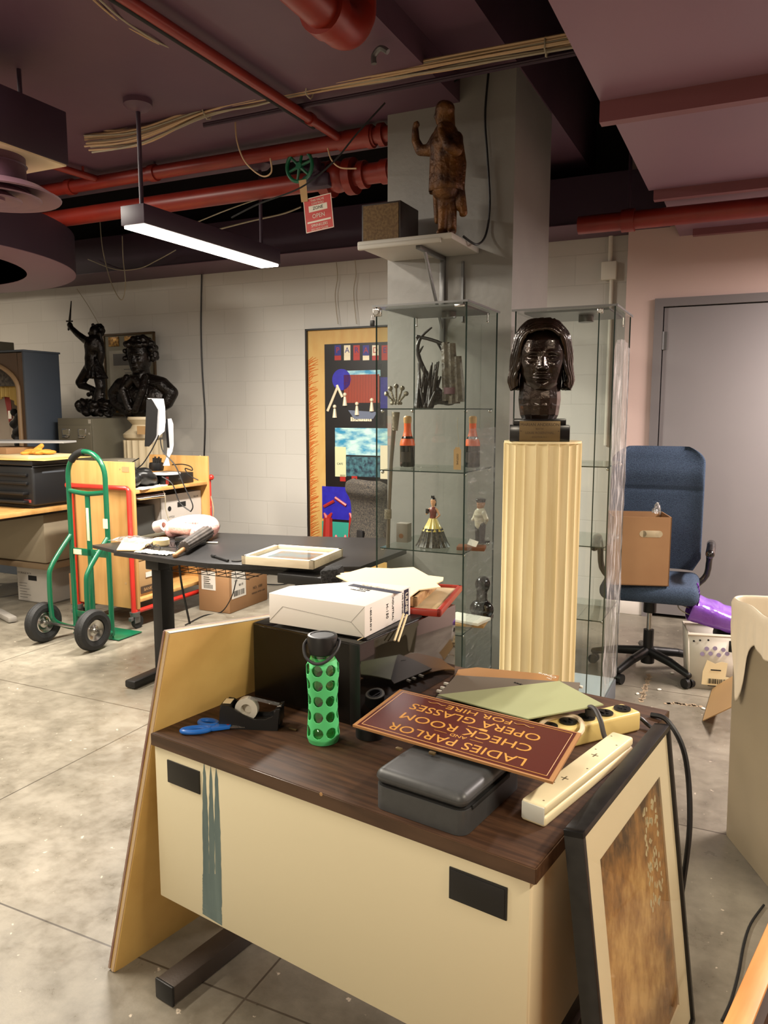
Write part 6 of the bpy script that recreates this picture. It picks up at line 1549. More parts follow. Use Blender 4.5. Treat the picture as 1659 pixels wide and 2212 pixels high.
# neck pillow
c = tp(400, 1163)
t = bth('neck_pillow', 'pink dotted horseshoe neck pillow on the standing desk', 'pillow', c)
b = MB(); mN = Matrix.Translation(c) @ Matrix.Rotation(R(-8), 4, 'Z')
pts = [Vector((.125 * math.cos(a), .10 * math.sin(a) + .05, .052 + .02 * math.sin(a))) for a in [R(-35 + 250 * k / 16) for k in range(17)]]
limb(b, pts, [.045] + [.054] * 15 + [.045], mtx=mN)
def pink_material():
    m = mat('pink dotted fleece', (.86, .62, .60), .85); N = m.node_tree.nodes; L = m.node_tree.links
    tc = N.new('ShaderNodeTexCoord'); v = N.new('ShaderNodeTexVoronoi'); v.inputs['Scale'].default_value = 52; v.inputs['Randomness'].default_value = .1
    L.new(tc.outputs['Object'], v.inputs['Vector']); r = N.new('ShaderNodeValToRGB'); r.color_ramp.elements[0].position = .22; r.color_ramp.elements[0].color = lin((.74, .47, .48)) + (1,)
    r.color_ramp.elements[1].position = .30; r.color_ramp.elements[1].color = lin((.87, .66, .63)) + (1,)
    L.new(v.outputs['Distance'], r.inputs[0]); L.new(r.outputs[0], N['Principled BSDF'].inputs['Base Color']); return m
finish('pillow_body', b, pink_material(), t, mods=remesh(.007, 3), ang=180)
b = MB(); b.box(-.085, .10, -.06, .045, .03, .085, .02, 4, mtx=mN); finish('inner_pad', b, mat('pale pink towel', (.88, .66, .60), .9, bump=(60, .5)), t)
# tape / bandage rolls
p = tp(347, 1160)
b = MB(); b.lathe([(.018, -.03), (.036, -.03), (.036, .03), (.018, .03), (.018, -.03)], (0, 0, 0), 30, mtx=Matrix.Translation((p.x, p.y, ZT + .066)) @ Matrix.Rotation(R(75), 4, 'Y')); one('tape_roll', b, mat('pinkish white tape', (.85, .74, .70), .5), 'white tape roll tipped on its side against the pink pillow', 'tape roll', (p.x, p.y, ZT + .03))
p = tp(343, 1180)
b = MB(); b.lathe([(.014, 0), (.040, 0), (.046, .008), (.046, .034), (.040, .042), (.014, .042), (.014, 0)], (p.x, p.y + .02, ZT + .001), 30); one('tape_roll', b, mat('cream putty tape', (.86, .78, .60), .6), 'cream tape roll lying flat in front of the pink pillow', 'tape roll', (p.x, p.y + .02, ZT))
# envelope, plastic bag, glasses
P = [tp(252, 1190, .004), tp(300, 1191, .004), tp(330, 1172, .02), tp(268, 1163, .02)]
b = MB(); b.sheet(P, .006); one('padded_envelope', b, mat('tan kraft envelope', (.82, .72, .54), .6), 'tan padded envelope at the left end of the standing desk', 'envelope', P[0])
b = MB(); c = tp(292, 1176); b.grid(lambda u, v: Vector((c.x - .14 + .26 * u, c.y - .07 + .15 * v, ZT + .024 + .022 * math.sin(PI * u) * math.sin(PI * v) + .010 * noise.noise(Vector((u * 9, v * 9, 8))))), 24, 16)
one('plastic_bag', b, 'film', 'crinkled clear plastic bag over the tan envelope', 'plastic bag', c)
b = MB(); c = tp(335, 1194); b.grid(lambda u, v: Vector((c.x - .10 + .22 * u, c.y - .05 + .09 * v, ZT + .004 + .010 * abs(noise.noise(Vector((u * 9, v * 9, 2)))))), 20, 12); one('tissue_paper', b, mat('cream tissue paper', (.85, .82, .70), .7), 'crumpled cream tissue in front of the cream tape roll', 'tissue', c)
t = bth('eyeglasses', 'folded black eyeglasses on the standing desk among the tissue', 'eyeglasses', tp(338, 1190))
b = MB(); c = tp(330, 1190) + Vector((0, 0, .018))
for dx in (-.028, .028): b.tube([c + Vector((dx + .024 * math.cos(a), .006 * math.sin(a) * .6, .018 * math.sin(a))) for a in [2 * PI * k / 20 for k in range(20)]], .0022, 6, True)
b.cyl(c + Vector((-.006, 0, .006)), c + Vector((.006, 0, .006)), .002, seg=6); finish('rim', b, 'black', t)
b = MB(); b.tube([c + Vector((-.052, 0, .006)), c + Vector((-.04, .04, .0)), c + Vector((.03, .05, -.01))], .002, 6, smooth=4); b.tube([c + Vector((.052, 0, .006)), c + Vector((.06, .05, .0)), c + Vector((.09, .10, -.012))], .002, 6, smooth=4); finish('temple', b, 'black', t)
# small black box with wires
p = tp(408, 1178); b = MB(); b.box(p.x - .075, p.x + .075, p.y - .03, p.y + .06, ZT + .001, ZT + .045, .004); one('small_black_box', b, 'black', 'small open black box under the pink pillow', 'box', (p.x, p.y, ZT))
b = MB(); c = tp(372, 1185)
for k in range(6): b.tube([c + Vector((.0 + .012 * k, .0, .01)), c + Vector((.02 + .01 * k, .03 * (k % 3 - 1), .045)), c + Vector((.05, .02, .03)), c + Vector((.07, -.01 * k, .008))], .0016, 5, smooth=5)
one('wire_tangle', b, 'black', 'tangle of thin black wire beside the small black box', 'wire', c)
# closed umbrella (carved wood) with handle
a0, a1 = tp(378, 1200, .012), tp(397, 1186, .03); a2 = tp(472, 1138, .035)
t = bth('folded_parasol', 'dark grey folded parasol with a bare wooden handle on the standing desk', 'parasol', a1)
b = MB(); b.tube([a0, a1], .012, 12); b.sphere(a0, .013, 12, 8); finish('handle', b, mat('worn wood handle', (.58, .42, .26), .5), t)
d = (a2 - a1); n_ = d.normalized(); qm = Vector((0, 0, 1)).rotation_difference(n_).to_matrix().to_4x4(); qm.translation = a1; Lp = d.length
b = MB(); b.lathe([(.018, -.004), (.029, .0), (.030, .03), (.035, Lp * .3), (.040, Lp * .62), (.031, Lp * .86), (.016, Lp * .97), (.004, Lp)], (0, 0, 0), 72, mtx=Matrix.Translation((0, 0, .012)) @ qm, mod=lambda a, z: 1 + .05 * math.sin(a * 12)); finish('folded_canopy', b, mat('dark grey pleated cloth', (.30, .27, .25), .7, var=(30, .8, (.20, .18, .17)), stretch=(1, 1, .3)), t, ang=60)
p, q = tp(458, 1200, .008), tp(493, 1211, .008)
b = MB(); b.cyl(p, q, .006, seg=10); b.cyl(p.lerp(q, .0), p.lerp(q, .2), .008, seg=10); one('black_pen', b, 'black', 'black pen lying near the front edge of the standing desk', 'pen', p)
p = tp(512, 1212); b = MB(); b.cyl((p.x, p.y, ZT + .001), (p.x, p.y, ZT + .006), .028, seg=28); one('round_coaster', b, mat('smoky coaster', (.22, .22, .22), .15), 'smoky round coaster touching the white frame', 'coaster', (p.x, p.y, ZT))
p = tp(440, 1168); b = MB(); b.cyl((p.x + .06, p.y - .08, ZT + .006), (p.x + .14, p.y - .05, ZT + .006), .005, seg=8); one('white_marker', b, 'white', 'small white marker lying behind the folded parasol', 'marker', (p.x + .06, p.y - .08, ZT))

# shipping carton
t = bth('shipping_carton', 'brown shipping carton with white labels on the floor under the standing desk', 'box', (-3.47, 4.66, 0))
fr = [BZ(448, 1308, 0), BZ(484, 1330, 0), BZ(557, 1292, 0)]
x0, x1, y0, y1 = -3.62, -3.345, 4.44, 4.92; hh = .34
b = MB(); b.box(x0, x1, y0, y1, .001, hh, .004); finish('carton_body', b, 'card', t)
b = MB(); b.box(x0 + .03, x1 - .12, y0 - .0012, y0, .16, .30)
b.box(x1, x1 + .0012, y0 + .03, y0 + .20, .10, .30); f_ = finish('paper_label', b, 'paper', t)
b = MB(); rnd = random.Random(5)
for i in range(22): yy = y0 + .05 + i * .006; b.box(x1 + .001, x1 + .0018, yy, yy + rnd.choice((.0015, .003, .004)), .115, .155)
b.text('LMS', .02, side_at(x1 + .002, y0 + .08, .23), .0004); b.text('00173', .022, side_at(x1 + .002, y0 + .14, .19), .0004)
for i in range(12): xx = x0 + .05 + i * .007; b.box(xx, xx + .003, y0 - .002, y0 - .001, .17, .20)
for i in range(4): b.box(x0 + .05, x0 + .10 + .01 * (i % 2), y0 - .002, y0 - .001, .25 - i * .015, .255 - i * .015)
finish('label_print', b, 'ink', f_)
b = MB(); b.text('NO. 1000', .03, side_at(x1 + .001, y0 + .35, .13), .0005); b.text('HANDLE WITH CARE', .018, side_at(x1 + .001, y0 + .36, .09), .0005); finish('lettering', b, mat('dark brown print', (.24, .18, .12), .7), t)
b = MB(); b.box(x0 + .14, x0 + .26, y0 + .02, y0 + .12, hh + .001, hh + .065, .003); one('small_box', b, mat('navy carton', (.12, .22, .30), .5), 'small navy box on top of the shipping carton', 'box', (x0 + .2, y0 + .07, hh))
b = MB(); b.sheet([(x0 + .0, y0 - .02, hh + .004), (x0 + .13, y0 - .03, hh + .012), (x0 + .13, y0 + .2, hh + .02), (x0, y0 + .22, hh + .006)], .003); one('paper_sheet', b, 'paper', 'white paper sheet on the corner of the shipping carton', 'paper', (x0 + .05, y0 + .05, hh))

# ================================================================== HAND TRUCK
HV = 3.60; UL, UR = -3.95, -3.635; r_ = .0165
t = bth('hand_truck', 'green hand truck with black wheels standing before the wooden book cart', 'hand truck', (-3.79, 3.55, 0))
b = MB(); uc = (UL + UR) / 2; ra = (UR - UL) / 2; zc = 1.195 - ra
arch = [(UL, HV, .03), (UL, HV, .5), (UL, HV, zc)] + [(uc - ra * math.cos(PI * k / 14), HV, zc + ra * 1.0 * math.sin(PI * k / 14)) for k in range(1, 14)] + [(UR, HV, zc), (UR, HV, .5), (UR, HV, .03)]
b.tube(arch, r_, 12); finish('frame_tube', b, 'green', t, ang=60)
b = MB(); b.tube([(uc - ra * math.cos(PI * k / 28), HV, zc + ra * math.sin(PI * k / 28)) for k in range(6, 14)], r_ + .006, 12); finish('grip', b, 'rubber', t)
b = MB(); b.tube([(UL, HV, .945), (uc, HV, .93), (UR, HV, .945)], r_ * .95, 10, smooth=4); b.box(UL, UR, HV - .006, HV + .006, .53, .575, .002); b.box(UL, UR, HV - .006, HV + .006, .12, .16, .002); b.box(uc - .018, uc + .018, HV - .006, HV + .006, .06, .935, .002); finish('crossbar', b, 'green', t)
b = MB(); b.prism([(uc - .03, HV - .0075), (uc + .0, HV - .0075), (uc + .0, HV - .0065), (uc - .03, HV - .0065)], .0, .0005)
b.box(uc - .010, uc + .012, HV - .009, HV - .006, .63, .84, .001); b.box(UL + .02, UL + .09, HV - .009, HV - .006, .535, .568); b.box(uc + .06, uc + .08, HV - .009, HV - .006, .535, .568)
b.box(UR - .018, UR + .016, HV - .018, HV - .012, .72, .78)
finish('sticker', b, 'cream', t)
for s, u_ in ((-1, UL), (1, UR)):
    b = MB(); b.tube([(u_, HV, .66), (u_ - .0, HV - .10, .56), (u_ - .0, HV - .175, .47), (u_, HV - .19, .40), (u_, HV - .19, .22), (u_, HV - .17, .13), (u_, HV - .05, .06), (u_, HV, .05)], r_ * .95, 10, smooth=4); finish('brace', b, 'green', t, ang=60)
AX = -3.547 - .03; 
b = MB(); b.cyl((-4.03, 3.385, .127), (-3.51, 3.385, .127), .009, seg=10); finish('axle', b, 'chrome', t)
for u_ in (-3.995, -3.575):
    b = MB(); mW_ = Matrix.Translation((u_, 3.385, .1275)) @ Matrix.Rotation(R(90), 4, 'Y')
    b.lathe([(.070, -.028), (.095, -.035), (.118, -.030), (.1262, -.016), (.1262, -.010), (.123, -.006), (.1262, -.002), (.1262, .004), (.123, .008), (.1262, .012), (.118, .030), (.095, .035), (.070, .028), (.070, -.028)], (0, 0, 0), 48, mtx=mW_); w_ = finish('wheel', b, 'rubber', t, ang=25)
    b = MB(); b.lathe([(.001, .022), (.014, .026), (.018, .018), (.034, .012), (.050, .022), (.062, .026), (.072, .020), (.072, -.020), (.062, -.026), (.050, -.022), (.034, -.012), (.018, -.018), (.014, -.026), (.001, -.022)], (0, 0, 0), 36, mtx=mW_)
    finish('wheel_hub', b, 'chrome', w_)
b = MB(); b.box(UL - .02, UR + .06, HV - .01, HV + .20, .004, .010, .001); b.box(UL - .01, UR + .01, HV - .012, HV + .004, .004, .07, .002); finish('toe_plate', b, 'green', t)

# ================================================================== BOOK CART
t = bth('book_cart', 'beech library book cart in a red tubular frame with swivel casters', 'cart', (-3.92, 4.25, 0))
CU0, CU1, CV0, CV1 = -4.22, -3.665, 3.87, 4.66
b = MB(); b.box(CU0, CU1, CV0, CV0 + .022, .13, 1.115, .002); finish('end_panel', b, 'beech', t)
b = MB(); b.box(CU0, CU1, CV1 - .022, CV1, .13, 1.115, .002); finish('end_panel', b, 'beech', t)
for z in (.905, .175):
    b = MB(); b.box(CU0 + .01, CU1 - .004, CV0 + .022, CV1 - .022, z, z + .022, .001); finish('shelf', b, 'beech', t)
b = MB(); b.box(CU0 + .01, CU0 + .022, CV0 + .022, CV1 - .022, .2, 1.0); finish('back_panel', b, 'beech', t)
b = MB()
for v_ in (CV0 - .020, CV1 + .020):
    b.tube([(CU0 + .015, v_, .10), (CU0 + .015, v_, .93), (CU0 + .025, v_, .945), (CU1 - .035, v_, .945), (CU1 - .022, v_, .93), (CU1 - .022, v_, .10)], .0165, 12)
b.tube([(CU1 - .022, CV0 - .02, .115), (CU1 - .022, CV1 + .02, .115)], .0165, 12); b.tube([(CU0 + .015, CV0 - .02, .115), (CU0 + .015, CV1 + .02, .115)], .0165, 12)
b.sphere((CU0 - .01, CV0 - .02, .945), .022, 14, 10); b.cyl((CU0 - .01, CV0 - .02, .945), (CU0 + .03, CV0 - .02, .945), .017); b.sphere((CU1 + .0, CV1 + .02, .955), .022, 14, 10)
finish('tube_frame', b, 'redm', t, ang=60)
b = MB(); b.box(CU1 - .09, CU1 - .03, CV0 - .0015, CV0, 1.05, 1.085); b.cyl((CU1 - .11, CV0 - .001, 1.068), (CU1 - .11, CV0 + .001, 1.068), .006, seg=8); b.cyl((CU1 - .10, CV0 - .001, .30), (CU1 - .10, CV0 + .001, .30), .009, seg=10); finish('sticker', b, 'card_light', t)
for u_, v_ in ((CU1 - .022, CV0 - .01), (CU0 + .015, CV0 - .01), (CU1 - .022, CV1), (CU0 + .015, CV1)):
    b = MB(); b.cyl((u_, v_, .085), (u_, v_, .115), .03, .035, 16); b.box(u_ - .018, u_ - .014, v_ - .02, v_ + .03, .04, .09, .001); b.box(u_ + .014, u_ + .018, v_ - .02, v_ + .03, .04, .09, .001); b.box(u_ - .012, u_ + .012, v_ - .05, v_ - .02, .06, .085, .003)
    cs = finish('caster', b, 'grey_metal', t)
    b = MB(); b.cyl((u_ - .012, v_ + .02, .044), (u_ + .012, v_ + .02, .044), .044, seg=28); finish('wheel', b, 'rubber', cs)
# boxes in and behind the cart
def bankers(nm, label, x0, x1, y0, y1, z0, h, m, lid=False, brand=True, side='x'):
    t = bth(nm, label, 'box', ((x0 + x1) / 2, (y0 + y1) / 2, z0)); b = MB()
    if lid: b.box(x0 + .004, x1 - .004, y0 + .004, y1 - .004, z0 + .001, z0 + h - .03, .002); b.box(x0, x1, y0, y1, z0 + h - .055, z0 + h, .003)
    else:
        e = .005
        b.box(x0, x1, y0, y0 + e, z0, z0 + h); b.box(x0, x1, y1 - e, y1, z0, z0 + h); b.box(x0, x0 + e, y0, y1, z0, z0 + h); b.box(x1 - e, x1, y0, y1, z0, z0 + h); b.box(x0, x1, y0, y1, z0, z0 + e)
    finish('carton_body', b, m, t)
    b = MB()
    cy = (y0 + y1) / 2; cx_ = (x0 + x1) / 2
    if side == 'x': b.box(x1 + .0, x1 + .001, cy - .045, cy + .045, z0 + h * .62, z0 + h * .76)
    else: b.box(cx_ - .045, cx_ + .045, y0 - .001, y0, z0 + h * .62, z0 + h * .76)
    finish('handle_hole', b, 'blackm', t)
    return t
t = bankers('bankers_box', 'tan bankers box with a dark hand hole on the bottom shelf of the book cart', CU1 - .40, CU1 - .045, CV0 + .05, CV0 + .36, .198, .30, 'card_light', True)
b = MB(); b.box(CU1 - .045, CU1 - .0435, CV0 + .08, CV0 + .33, .215, .265); f_ = finish('printed_band', b, mat('brown printed band', (.28, .22, .17), .6), t)
b = MB(); b.text('BANKERS BOX', .030, side_at(CU1 - .0430, CV0 + .205, .24), .0004); finish('lettering', b, 'card_light', f_)
b = MB(); b.box(CU1 - .045, CU1 - .0438, CV0 + .13, CV0 + .27, .32, .355); finish('paper_label', b, 'paper', t)
t = bankers('bankers_box', 'white copier paper box behind the book cart under its top shelf', CU1 - .42, CU1 - .06, CV1 - .47, CV1 - .03, .60, .26, mat('greyish white carton', (.74, .71, .68), .6), False)
b = MB(); b.cyl((CU1 - .06, CV1 - .38, .76), (CU1 - .059, CV1 - .38, .76), .018, seg=18); b.text('RECYCLE', .018, side_at(CU1 - .0595, CV1 - .37, .70), .0004); b.text('9.5 M', .022, side_at(CU1 - .0595, CV1 - .09, .82), .0004); finish('lettering', b, 'ink', t)
b = MB(); b.box(CU0 + .03, CU1 - .05, CV0 + .05, CV1 - .04, .585, .60, .001); one('cart_insert_shelf', b, 'filegrey', 'grey inner shelf halfway up the book cart', 'shelf', (-3.95, 4.2, .585))
b = MB(); b.box(CU0 + .05, CU1 - .10, CV0 + .06, CV0 + .30, .601, .80, .003); one('grey_bin', b, mat('dark grey bin', (.30, .30, .29), .5), 'dark grey bin under the top shelf of the book cart', 'bin', (-3.95, 4.0, .601))
b = MB(); b.box(CU1 - .12, CU1 - .06, CV0 + .16, CV0 + .22, .50, .58, .003); b.cyl((CU1 - .09, CV0 + .19, .198 + .30), (CU1 - .09, CV0 + .19, .50), .02); one('black_post', b, 'black', 'short black post between the shelves of the book cart', 'post', (CU1 - .09, CV0 + .19, .499))
for k in range(3):
    b = MB(); b.sheet([(CU1 - .30, CV0 + .06 + .02 * k, .872 + .006 * k), (CU1 + .01 - .02 * k, CV0 + .05, .862 + .007 * k), (CU1 - .01, CV0 + .32, .855 + .012 * k), (CU1 - .3, CV0 + .34, .872 + .006 * k)], .0025)
    one('loose_paper', b, ['card_light', 'paper', mat('mauve sheet', (.50, .42, .42), .7)][k], ['tan loose sheet sticking out below the cart top shelf', 'white loose sheet sticking out below the cart top shelf', 'mauve loose sheet sticking out below the cart top shelf'][k], 'paper', (CU1 - .1, CV0 + .1, .86))
# on the cart top shelf
b = MB(); b.box(-.14, .12, -.16, .16, 0, .008, mtx=Matrix.Translation((CU1 - .13, CV0 + .20, .929)) @ Matrix.Rotation(R(10), 4, 'Z')); one('magazine', b, 'paper', 'white magazine on the front corner of the cart top shelf', 'magazine', (CU1 - .13, CV0 + .2, .928))
b = MB(); rnd = random.Random(12); c = Vector((CU1 - .17, CV0 + .16, .99))
for i in range(16): b.sphere(c + Vector((rnd.uniform(-.12, .10), rnd.uniform(-.13, .14), rnd.uniform(-.02, .06))), (rnd.uniform(.05, .08), rnd.uniform(.06, .10), rnd.uniform(.025, .05)), 12, 8, rot=(rnd.uniform(-.5, .5), rnd.uniform(-.5, .5), 0))
one('black_bag', b, mat('black nylon', (.07, .07, .07), .4, bump=(20, .6)), 'crumpled black nylon bag on the cart top shelf', 'bag', (c.x, c.y, .94), mods=remesh(.010, 2), ang=180)
t = bth('network_box', 'small black electronics box under the monitor stand on the cart', 'electronics', (CU1 - .16, CV1 - .28, .928))
b = MB(); b.box(CU1 - .30, CU1 - .05, CV0 + .36, CV1 - .12, .928, 1.005, .004); finish('case', b, 'black', t)
b = MB(); b.box(CU1 - .05, CU1 - .0488, CV0 + .37, CV0 + .40, .935, .99); finish('red_strip', b, 'redm', t)
b = MB(); b.text('BOOK', .02, side_at(CU1 - .0488, CV0 + .50, .965), .0003); finish('lettering', b, 'greyink', t)
# monitor on arm, seen nearly edge on
MO = BV(345, 1010, 4.28)
t = bth('monitor', 'silver and black flat monitor seen from the side on a curved stand', 'monitor', (CU1 - .15, 4.28, 1.005))
px = lambda x, y, v=4.28: BV(x, y, v)
def sideprof(ptsp, half, nm, m, v=4.28, par=t):
    b = MB(); P = [px(x, y, v) for x, y in ptsp]
    lo, hi = [], []
    tb = bmesh.new()
    hx, hy = -.666 * half[1], .746 * half[1]
    a = [tb.verts.new((p.x - hx, p.y - hy, p.z)) for p in P]; c = [tb.verts.new((p.x + hx, p.y + hy, p.z)) for p in P]
    tb.faces.new(a); tb.faces.new(c[::-1]); n = len(P)
    for i in range(n): j = (i + 1) % n; tb.faces.new((a[i], c[i], c[j], a[j]))
    bmesh.ops.recalc_face_normals(tb, faces=tb.faces); b._merge(tb); return finish(nm, b, m, par)
sideprof(((317, 864), (327, 862), (331, 868), (341, 885), (340, 900), (338, 938), (322, 962), (313, 962)), (.02, .19), 'screen_body', 'black')
sideprof(((318, 861), (353, 862), (356, 880), (357, 910), (355, 930), (344, 940), (322, 963), (337, 940), (340, 888), (328, 866)), (.03, .175), 'rear_cover', mat('silver plastic', (.72, .72, .73), .35))
sideprof(((362, 905), (370, 904), (374, 915), (375, 960), (372, 975), (364, 990), (367, 1005), (352, 1005), (360, 985), (361, 968)), (.012, .05), 'stand', mat('silver stand', (.76, .76, .77), .3))
sideprof(((357, 912), (362, 907), (366, 966), (361, 966)), (.014, .052), 'stand_insert', 'black')
b = MB(); p = px(354, 912); b.cyl(p - Vector((.03, 0, 0)), p + Vector((.03, 0, 0)), .022); finish('pivot', b, 'black', t)
b = MB(); p = px(358, 1006); b.cyl((p.x, p.y, 1.006), (p.x, p.y, 1.016), .10, seg=28); finish('stand_base', b, 'silver' if False else mat('silver base', (.70, .70, .71), .3), t)
for k, pts in enumerate((((343, 940), (330, 968), (310, 1000), (296, 1012)), ((346, 945), (352, 975), (378, 1005), (398, 1050), (416, 1090), (412, 1105)), ((298, 1012), (282, 1006), (284, 1000), (300, 990)), ((350, 1030), (372, 1045), (388, 1085), (412, 1105)), ((344, 1046), (356, 1070), (358, 1100), (366, 1125)))):
    wire('monitor_cable', [px(x, y, 4.10 + .02 * k) for x, y in pts], .004, 'black' if k < 4 else 'grey_wire', ['black cable hanging from the lower edge of the monitor toward the bag', 'long black cable running from the monitor down across the cart front', 'short black cable loop beside the nylon bag', 'black cable crossing in front of the white copier paper box', 'pale cable hanging from the cart top shelf'][k], 'cable')
wire('monitor_cable', [px(x, y, 4.68) for x, y in ((432, 984), (440, 1000), (443, 1035), (452, 1060), (461, 1100), (458, 1130))], .004, 'tan_wire', 'pale cable draped over the far end panel of the book cart', 'cable')
wire('coiled_cable', [px(x, y, 4.42) for x, y in ((372, 1004), (395, 1003), (412, 1008), (415, 1016), (400, 1012), (408, 1026), (428, 1037))], .004, 'black', 'black cable coil lying on the small electronics box', 'cable')
# pen caddy
p = px(338, 1010, 4.5); b = MB(); b.lathe([(.001, 0), (.05, .0), (.055, .03), (.05, .06), (.045, .06), (.04, .01), (.001, .01)], (p.x, p.y, 1.006), 20)
for k in range(5): b.cyl((p.x - .03 + .015 * k, p.y, 1.01), (p.x - .035 + .018 * k, p.y + .01, 1.10 + .01 * (k % 2)), .007, seg=6)
one('pen_caddy', b, 'black', 'dark pen caddy behind the monitor stand', 'pen holder', (p.x, p.y, 1.006))
b = MB(); p = BV(235, 995, 4.75); b.box(p.x - .12, p.x + .1, p.y, p.y + .2, .90, p.z + .01, .004); one('grey_carton', b, mat('grey carton', (.60, .57, .50), .6), 'pale grey carton behind the book cart end panel', 'box', (p.x, p.y, .9))
b = MB(); p = BV(235, 1000, 4.75); b.box(p.x - .25, p.x + .16, p.y - .05, p.y + .28, .86, .90); 
for u_ in (-.22, .13):
    for v_ in (-.02, .25): b.box(p.x + u_ - .02, p.x + u_ + .02, p.y + v_ - .02, p.y + v_ + .02, 0, .86)
one('side_table', b, 'filegrey', 'grey side table behind the book cart holding the grey carton', 'table', (p.x, p.y, 0))
b = MB(); b.cyl(BV(190, 992, 4.85), BV(228, 992, 4.85), .03, seg=10); 
bmesh.ops.translate(b.bm, vec=(0, 0, -.0), verts=b.bm.verts)
# ================================================================== FILING CABINET + framed notice
t = bth('filing_cabinet', 'olive grey two-column steel card filing cabinet under the sword statuette', 'filing cabinet', (-5.28, 5.3, 0))
FU0, FU1, FV0, FV1, FH_ = -5.50, -5.09, 4.93, 5.62, 1.385
b = MB(); b.box(FU0, FU1, FV0, FV1, .001, FH_, .003); finish('case', b, 'filegrey', t)
for k in range(5):
    z1 = FH_ - .06 - k * .265; z0 = z1 - .255
    if z0 < .02: z0 = .02
    b = MB(); b.box(FU0 + .015, FU1 - .012, FV0 - .014, FV0, z0, z1, .003); dw = finish('drawer', b, 'filegrey', t)
    for cx_ in (FU0 + .11, FU1 - .11):
        b = MB(); b.box(cx_ - .045, cx_ + .045, FV0 - .020, FV0 - .014, z1 - .09, z1 - .03, .002); b.box(cx_ - .035, cx_ + .035, FV0 - .032, FV0 - .018, z1 - .105, z1 - .094, .003); fh = finish('label_holder', b, 'chrome', dw)
        b = MB(); b.box(cx_ - .036, cx_ + .036, FV0 - .0212, FV0 - .020, z1 - .082, z1 - .038); finish('label_card', b, mat('olive card', (.42, .40, .33), .7), fh)
b = MB(); b.cyl((FU1 - .03, FV0 - .016, FH_ - .13), (FU1 - .03, FV0 - .001, FH_ - .13), .010); b.box(FU1 - .05, FU1 - .02, FV0 - .002, FV0 + .0, FH_ - .045, FH_ - .01); finish('lock', b, 'chrome', t)
b = MB(); b.box(FU1 + .03, -4.25, 5.32, 5.80, .001, FH_ + .005, .003); b.bm.free()
a, c = BV(222, 722, 5.70), BV(322, 893, 5.70)
t = bth('framed_notice', 'framed notice with gilt ornament strips leaning on the wall behind the bust', 'picture frame', ((a.x + c.x) / 2, 5.70, c.z))
b = MB(); x0, x1, z0, z1 = a.x, c.x + .1, FH_ + .006, a.z; e = .022
for q in ((x0, x1, z0, z0 + e), (x0, x1, z1 - e, z1), (x0, x0 + e, z0, z1), (x1 - e, x1, z0, z1)): b.box(q[0], q[1], 5.69, 5.715, q[2], q[3], .004)
finish('moulding', b, mat('dark gilt frame', (.28, .21, .12), .4, .3), t)
b = MB(); b.box(x0 + e, x1 - e, 5.702, 5.71, z0 + e, z1 - e); finish('backing', b, mat('grey green mount', (.45, .43, .36), .5), t)
b = MB(); b.box(x0 + .07, x1 - .09, 5.699, 5.702, z0 + .16, z1 - .16); pp = finish('notice_sheet', b, mat('pale printed sheet', (.62, .60, .54), .6, var=(7, .5, (.54, .52, .47))), t)
b = MB(); rnd = random.Random(4)
for i in range(14): zz = z1 - .34 - i * .035; w_ = rnd.uniform(.04, .12); b.box((x0 + x1) / 2 - .01 - w_, (x0 + x1) / 2 - .01 + w_, 5.698, 5.699, zz, zz + .007)
b.box(x0 + .12, x1 - .16, 5.698, 5.699, z1 - .30, z1 - .19)
finish('printed_lines', b, 'greyink', pp)
b = MB(); 
for xx in (x0 + .07, x0 + .27):
    for zz in (z1 - .12, z0 + .04): b.box(xx, xx + .13, 5.696, 5.702, zz, zz + .09, .002)
finish('gilt_ornament', b, mat('gilt ornament', (.70, .54, .28), .35, .5, var=(40, .9, (.40, .28, .14), 2)), t)

# ================================================================== BLUE GREY DISPLAY CABINET WITH CURTAINED STAGE
t = bth('stage_cabinet', 'blue grey cabinet with an arched front showing a curtained model stage', 'cabinet', (-6.1, 4.9, 0))
KU, KV0, KV1, KH = -5.60, 4.70, 5.07, 1.955
b = MB(); b.box(-6.9, KU, KV0 + .03, KV0 + .05, .001, .95); b.box(KU - .02, KU, KV0, KV1, .001, KH - .012, .002); b.box(-6.9, KU, KV1 - .02, KV1, .001, KH); b.box(-6.9, -6.88, KV0, KV1, .001, KH); b.box(-6.92, KU + .01, KV0 - .01, KV1 + .01, KH - .012, KH + .004, .003); b.box(-6.9, KU, KV0, KV1, .93, .95)
finish('case', b, 'steelblue', t)
b = MB(); # arched wooden surround
cxa = -6.22; wa = .545; za_ = 1.62
outer = [(-6.88, .95), (KU - .02, .95), (KU - .02, KH - .02), (-6.88, KH - .02)]
arc = [(cxa - wa, .97)] + [(cxa - wa * math.cos(PI * k / 24), za_ + .26 * math.sin(PI * k / 24)) for k in range(25)] + [(cxa + wa, .97)]
n_ = len(arc)
for i in range(n_ - 1):
    (xa_, zA_), (xb_, zB_) = arc[i], arc[i + 1]
    tb = bmesh.new(); v_ = [tb.verts.new(p) for p in ((xa_, KV0, zA_), (xb_, KV0, zB_), (xb_, KV0, KH - .02 if abs(xb_ - cxa) < wa - 1e-4 else zB_), (xa_, KV0, KH - .02 if abs(xa_ - cxa) < wa - 1e-4 else zA_))]
    try: tb.faces.new(v_)
    except Exception: pass
    b._merge(tb)
b.box(cxa + wa, KU - .02, KV0, KV0 + .01, .95, KH - .02); b.box(-6.88, cxa - wa, KV0, KV0 + .01, .95, KH - .02)
finish('arch_front', b, mat('dark walnut front', (.28, .20, .13), .5), t)
b = MB(); b.tube([(x, KV0 - .006, z) for x, z in arc], .020, 8); finish('arch_moulding', b, mat('carved moulding', (.52, .42, .30), .5), t, ang=60)
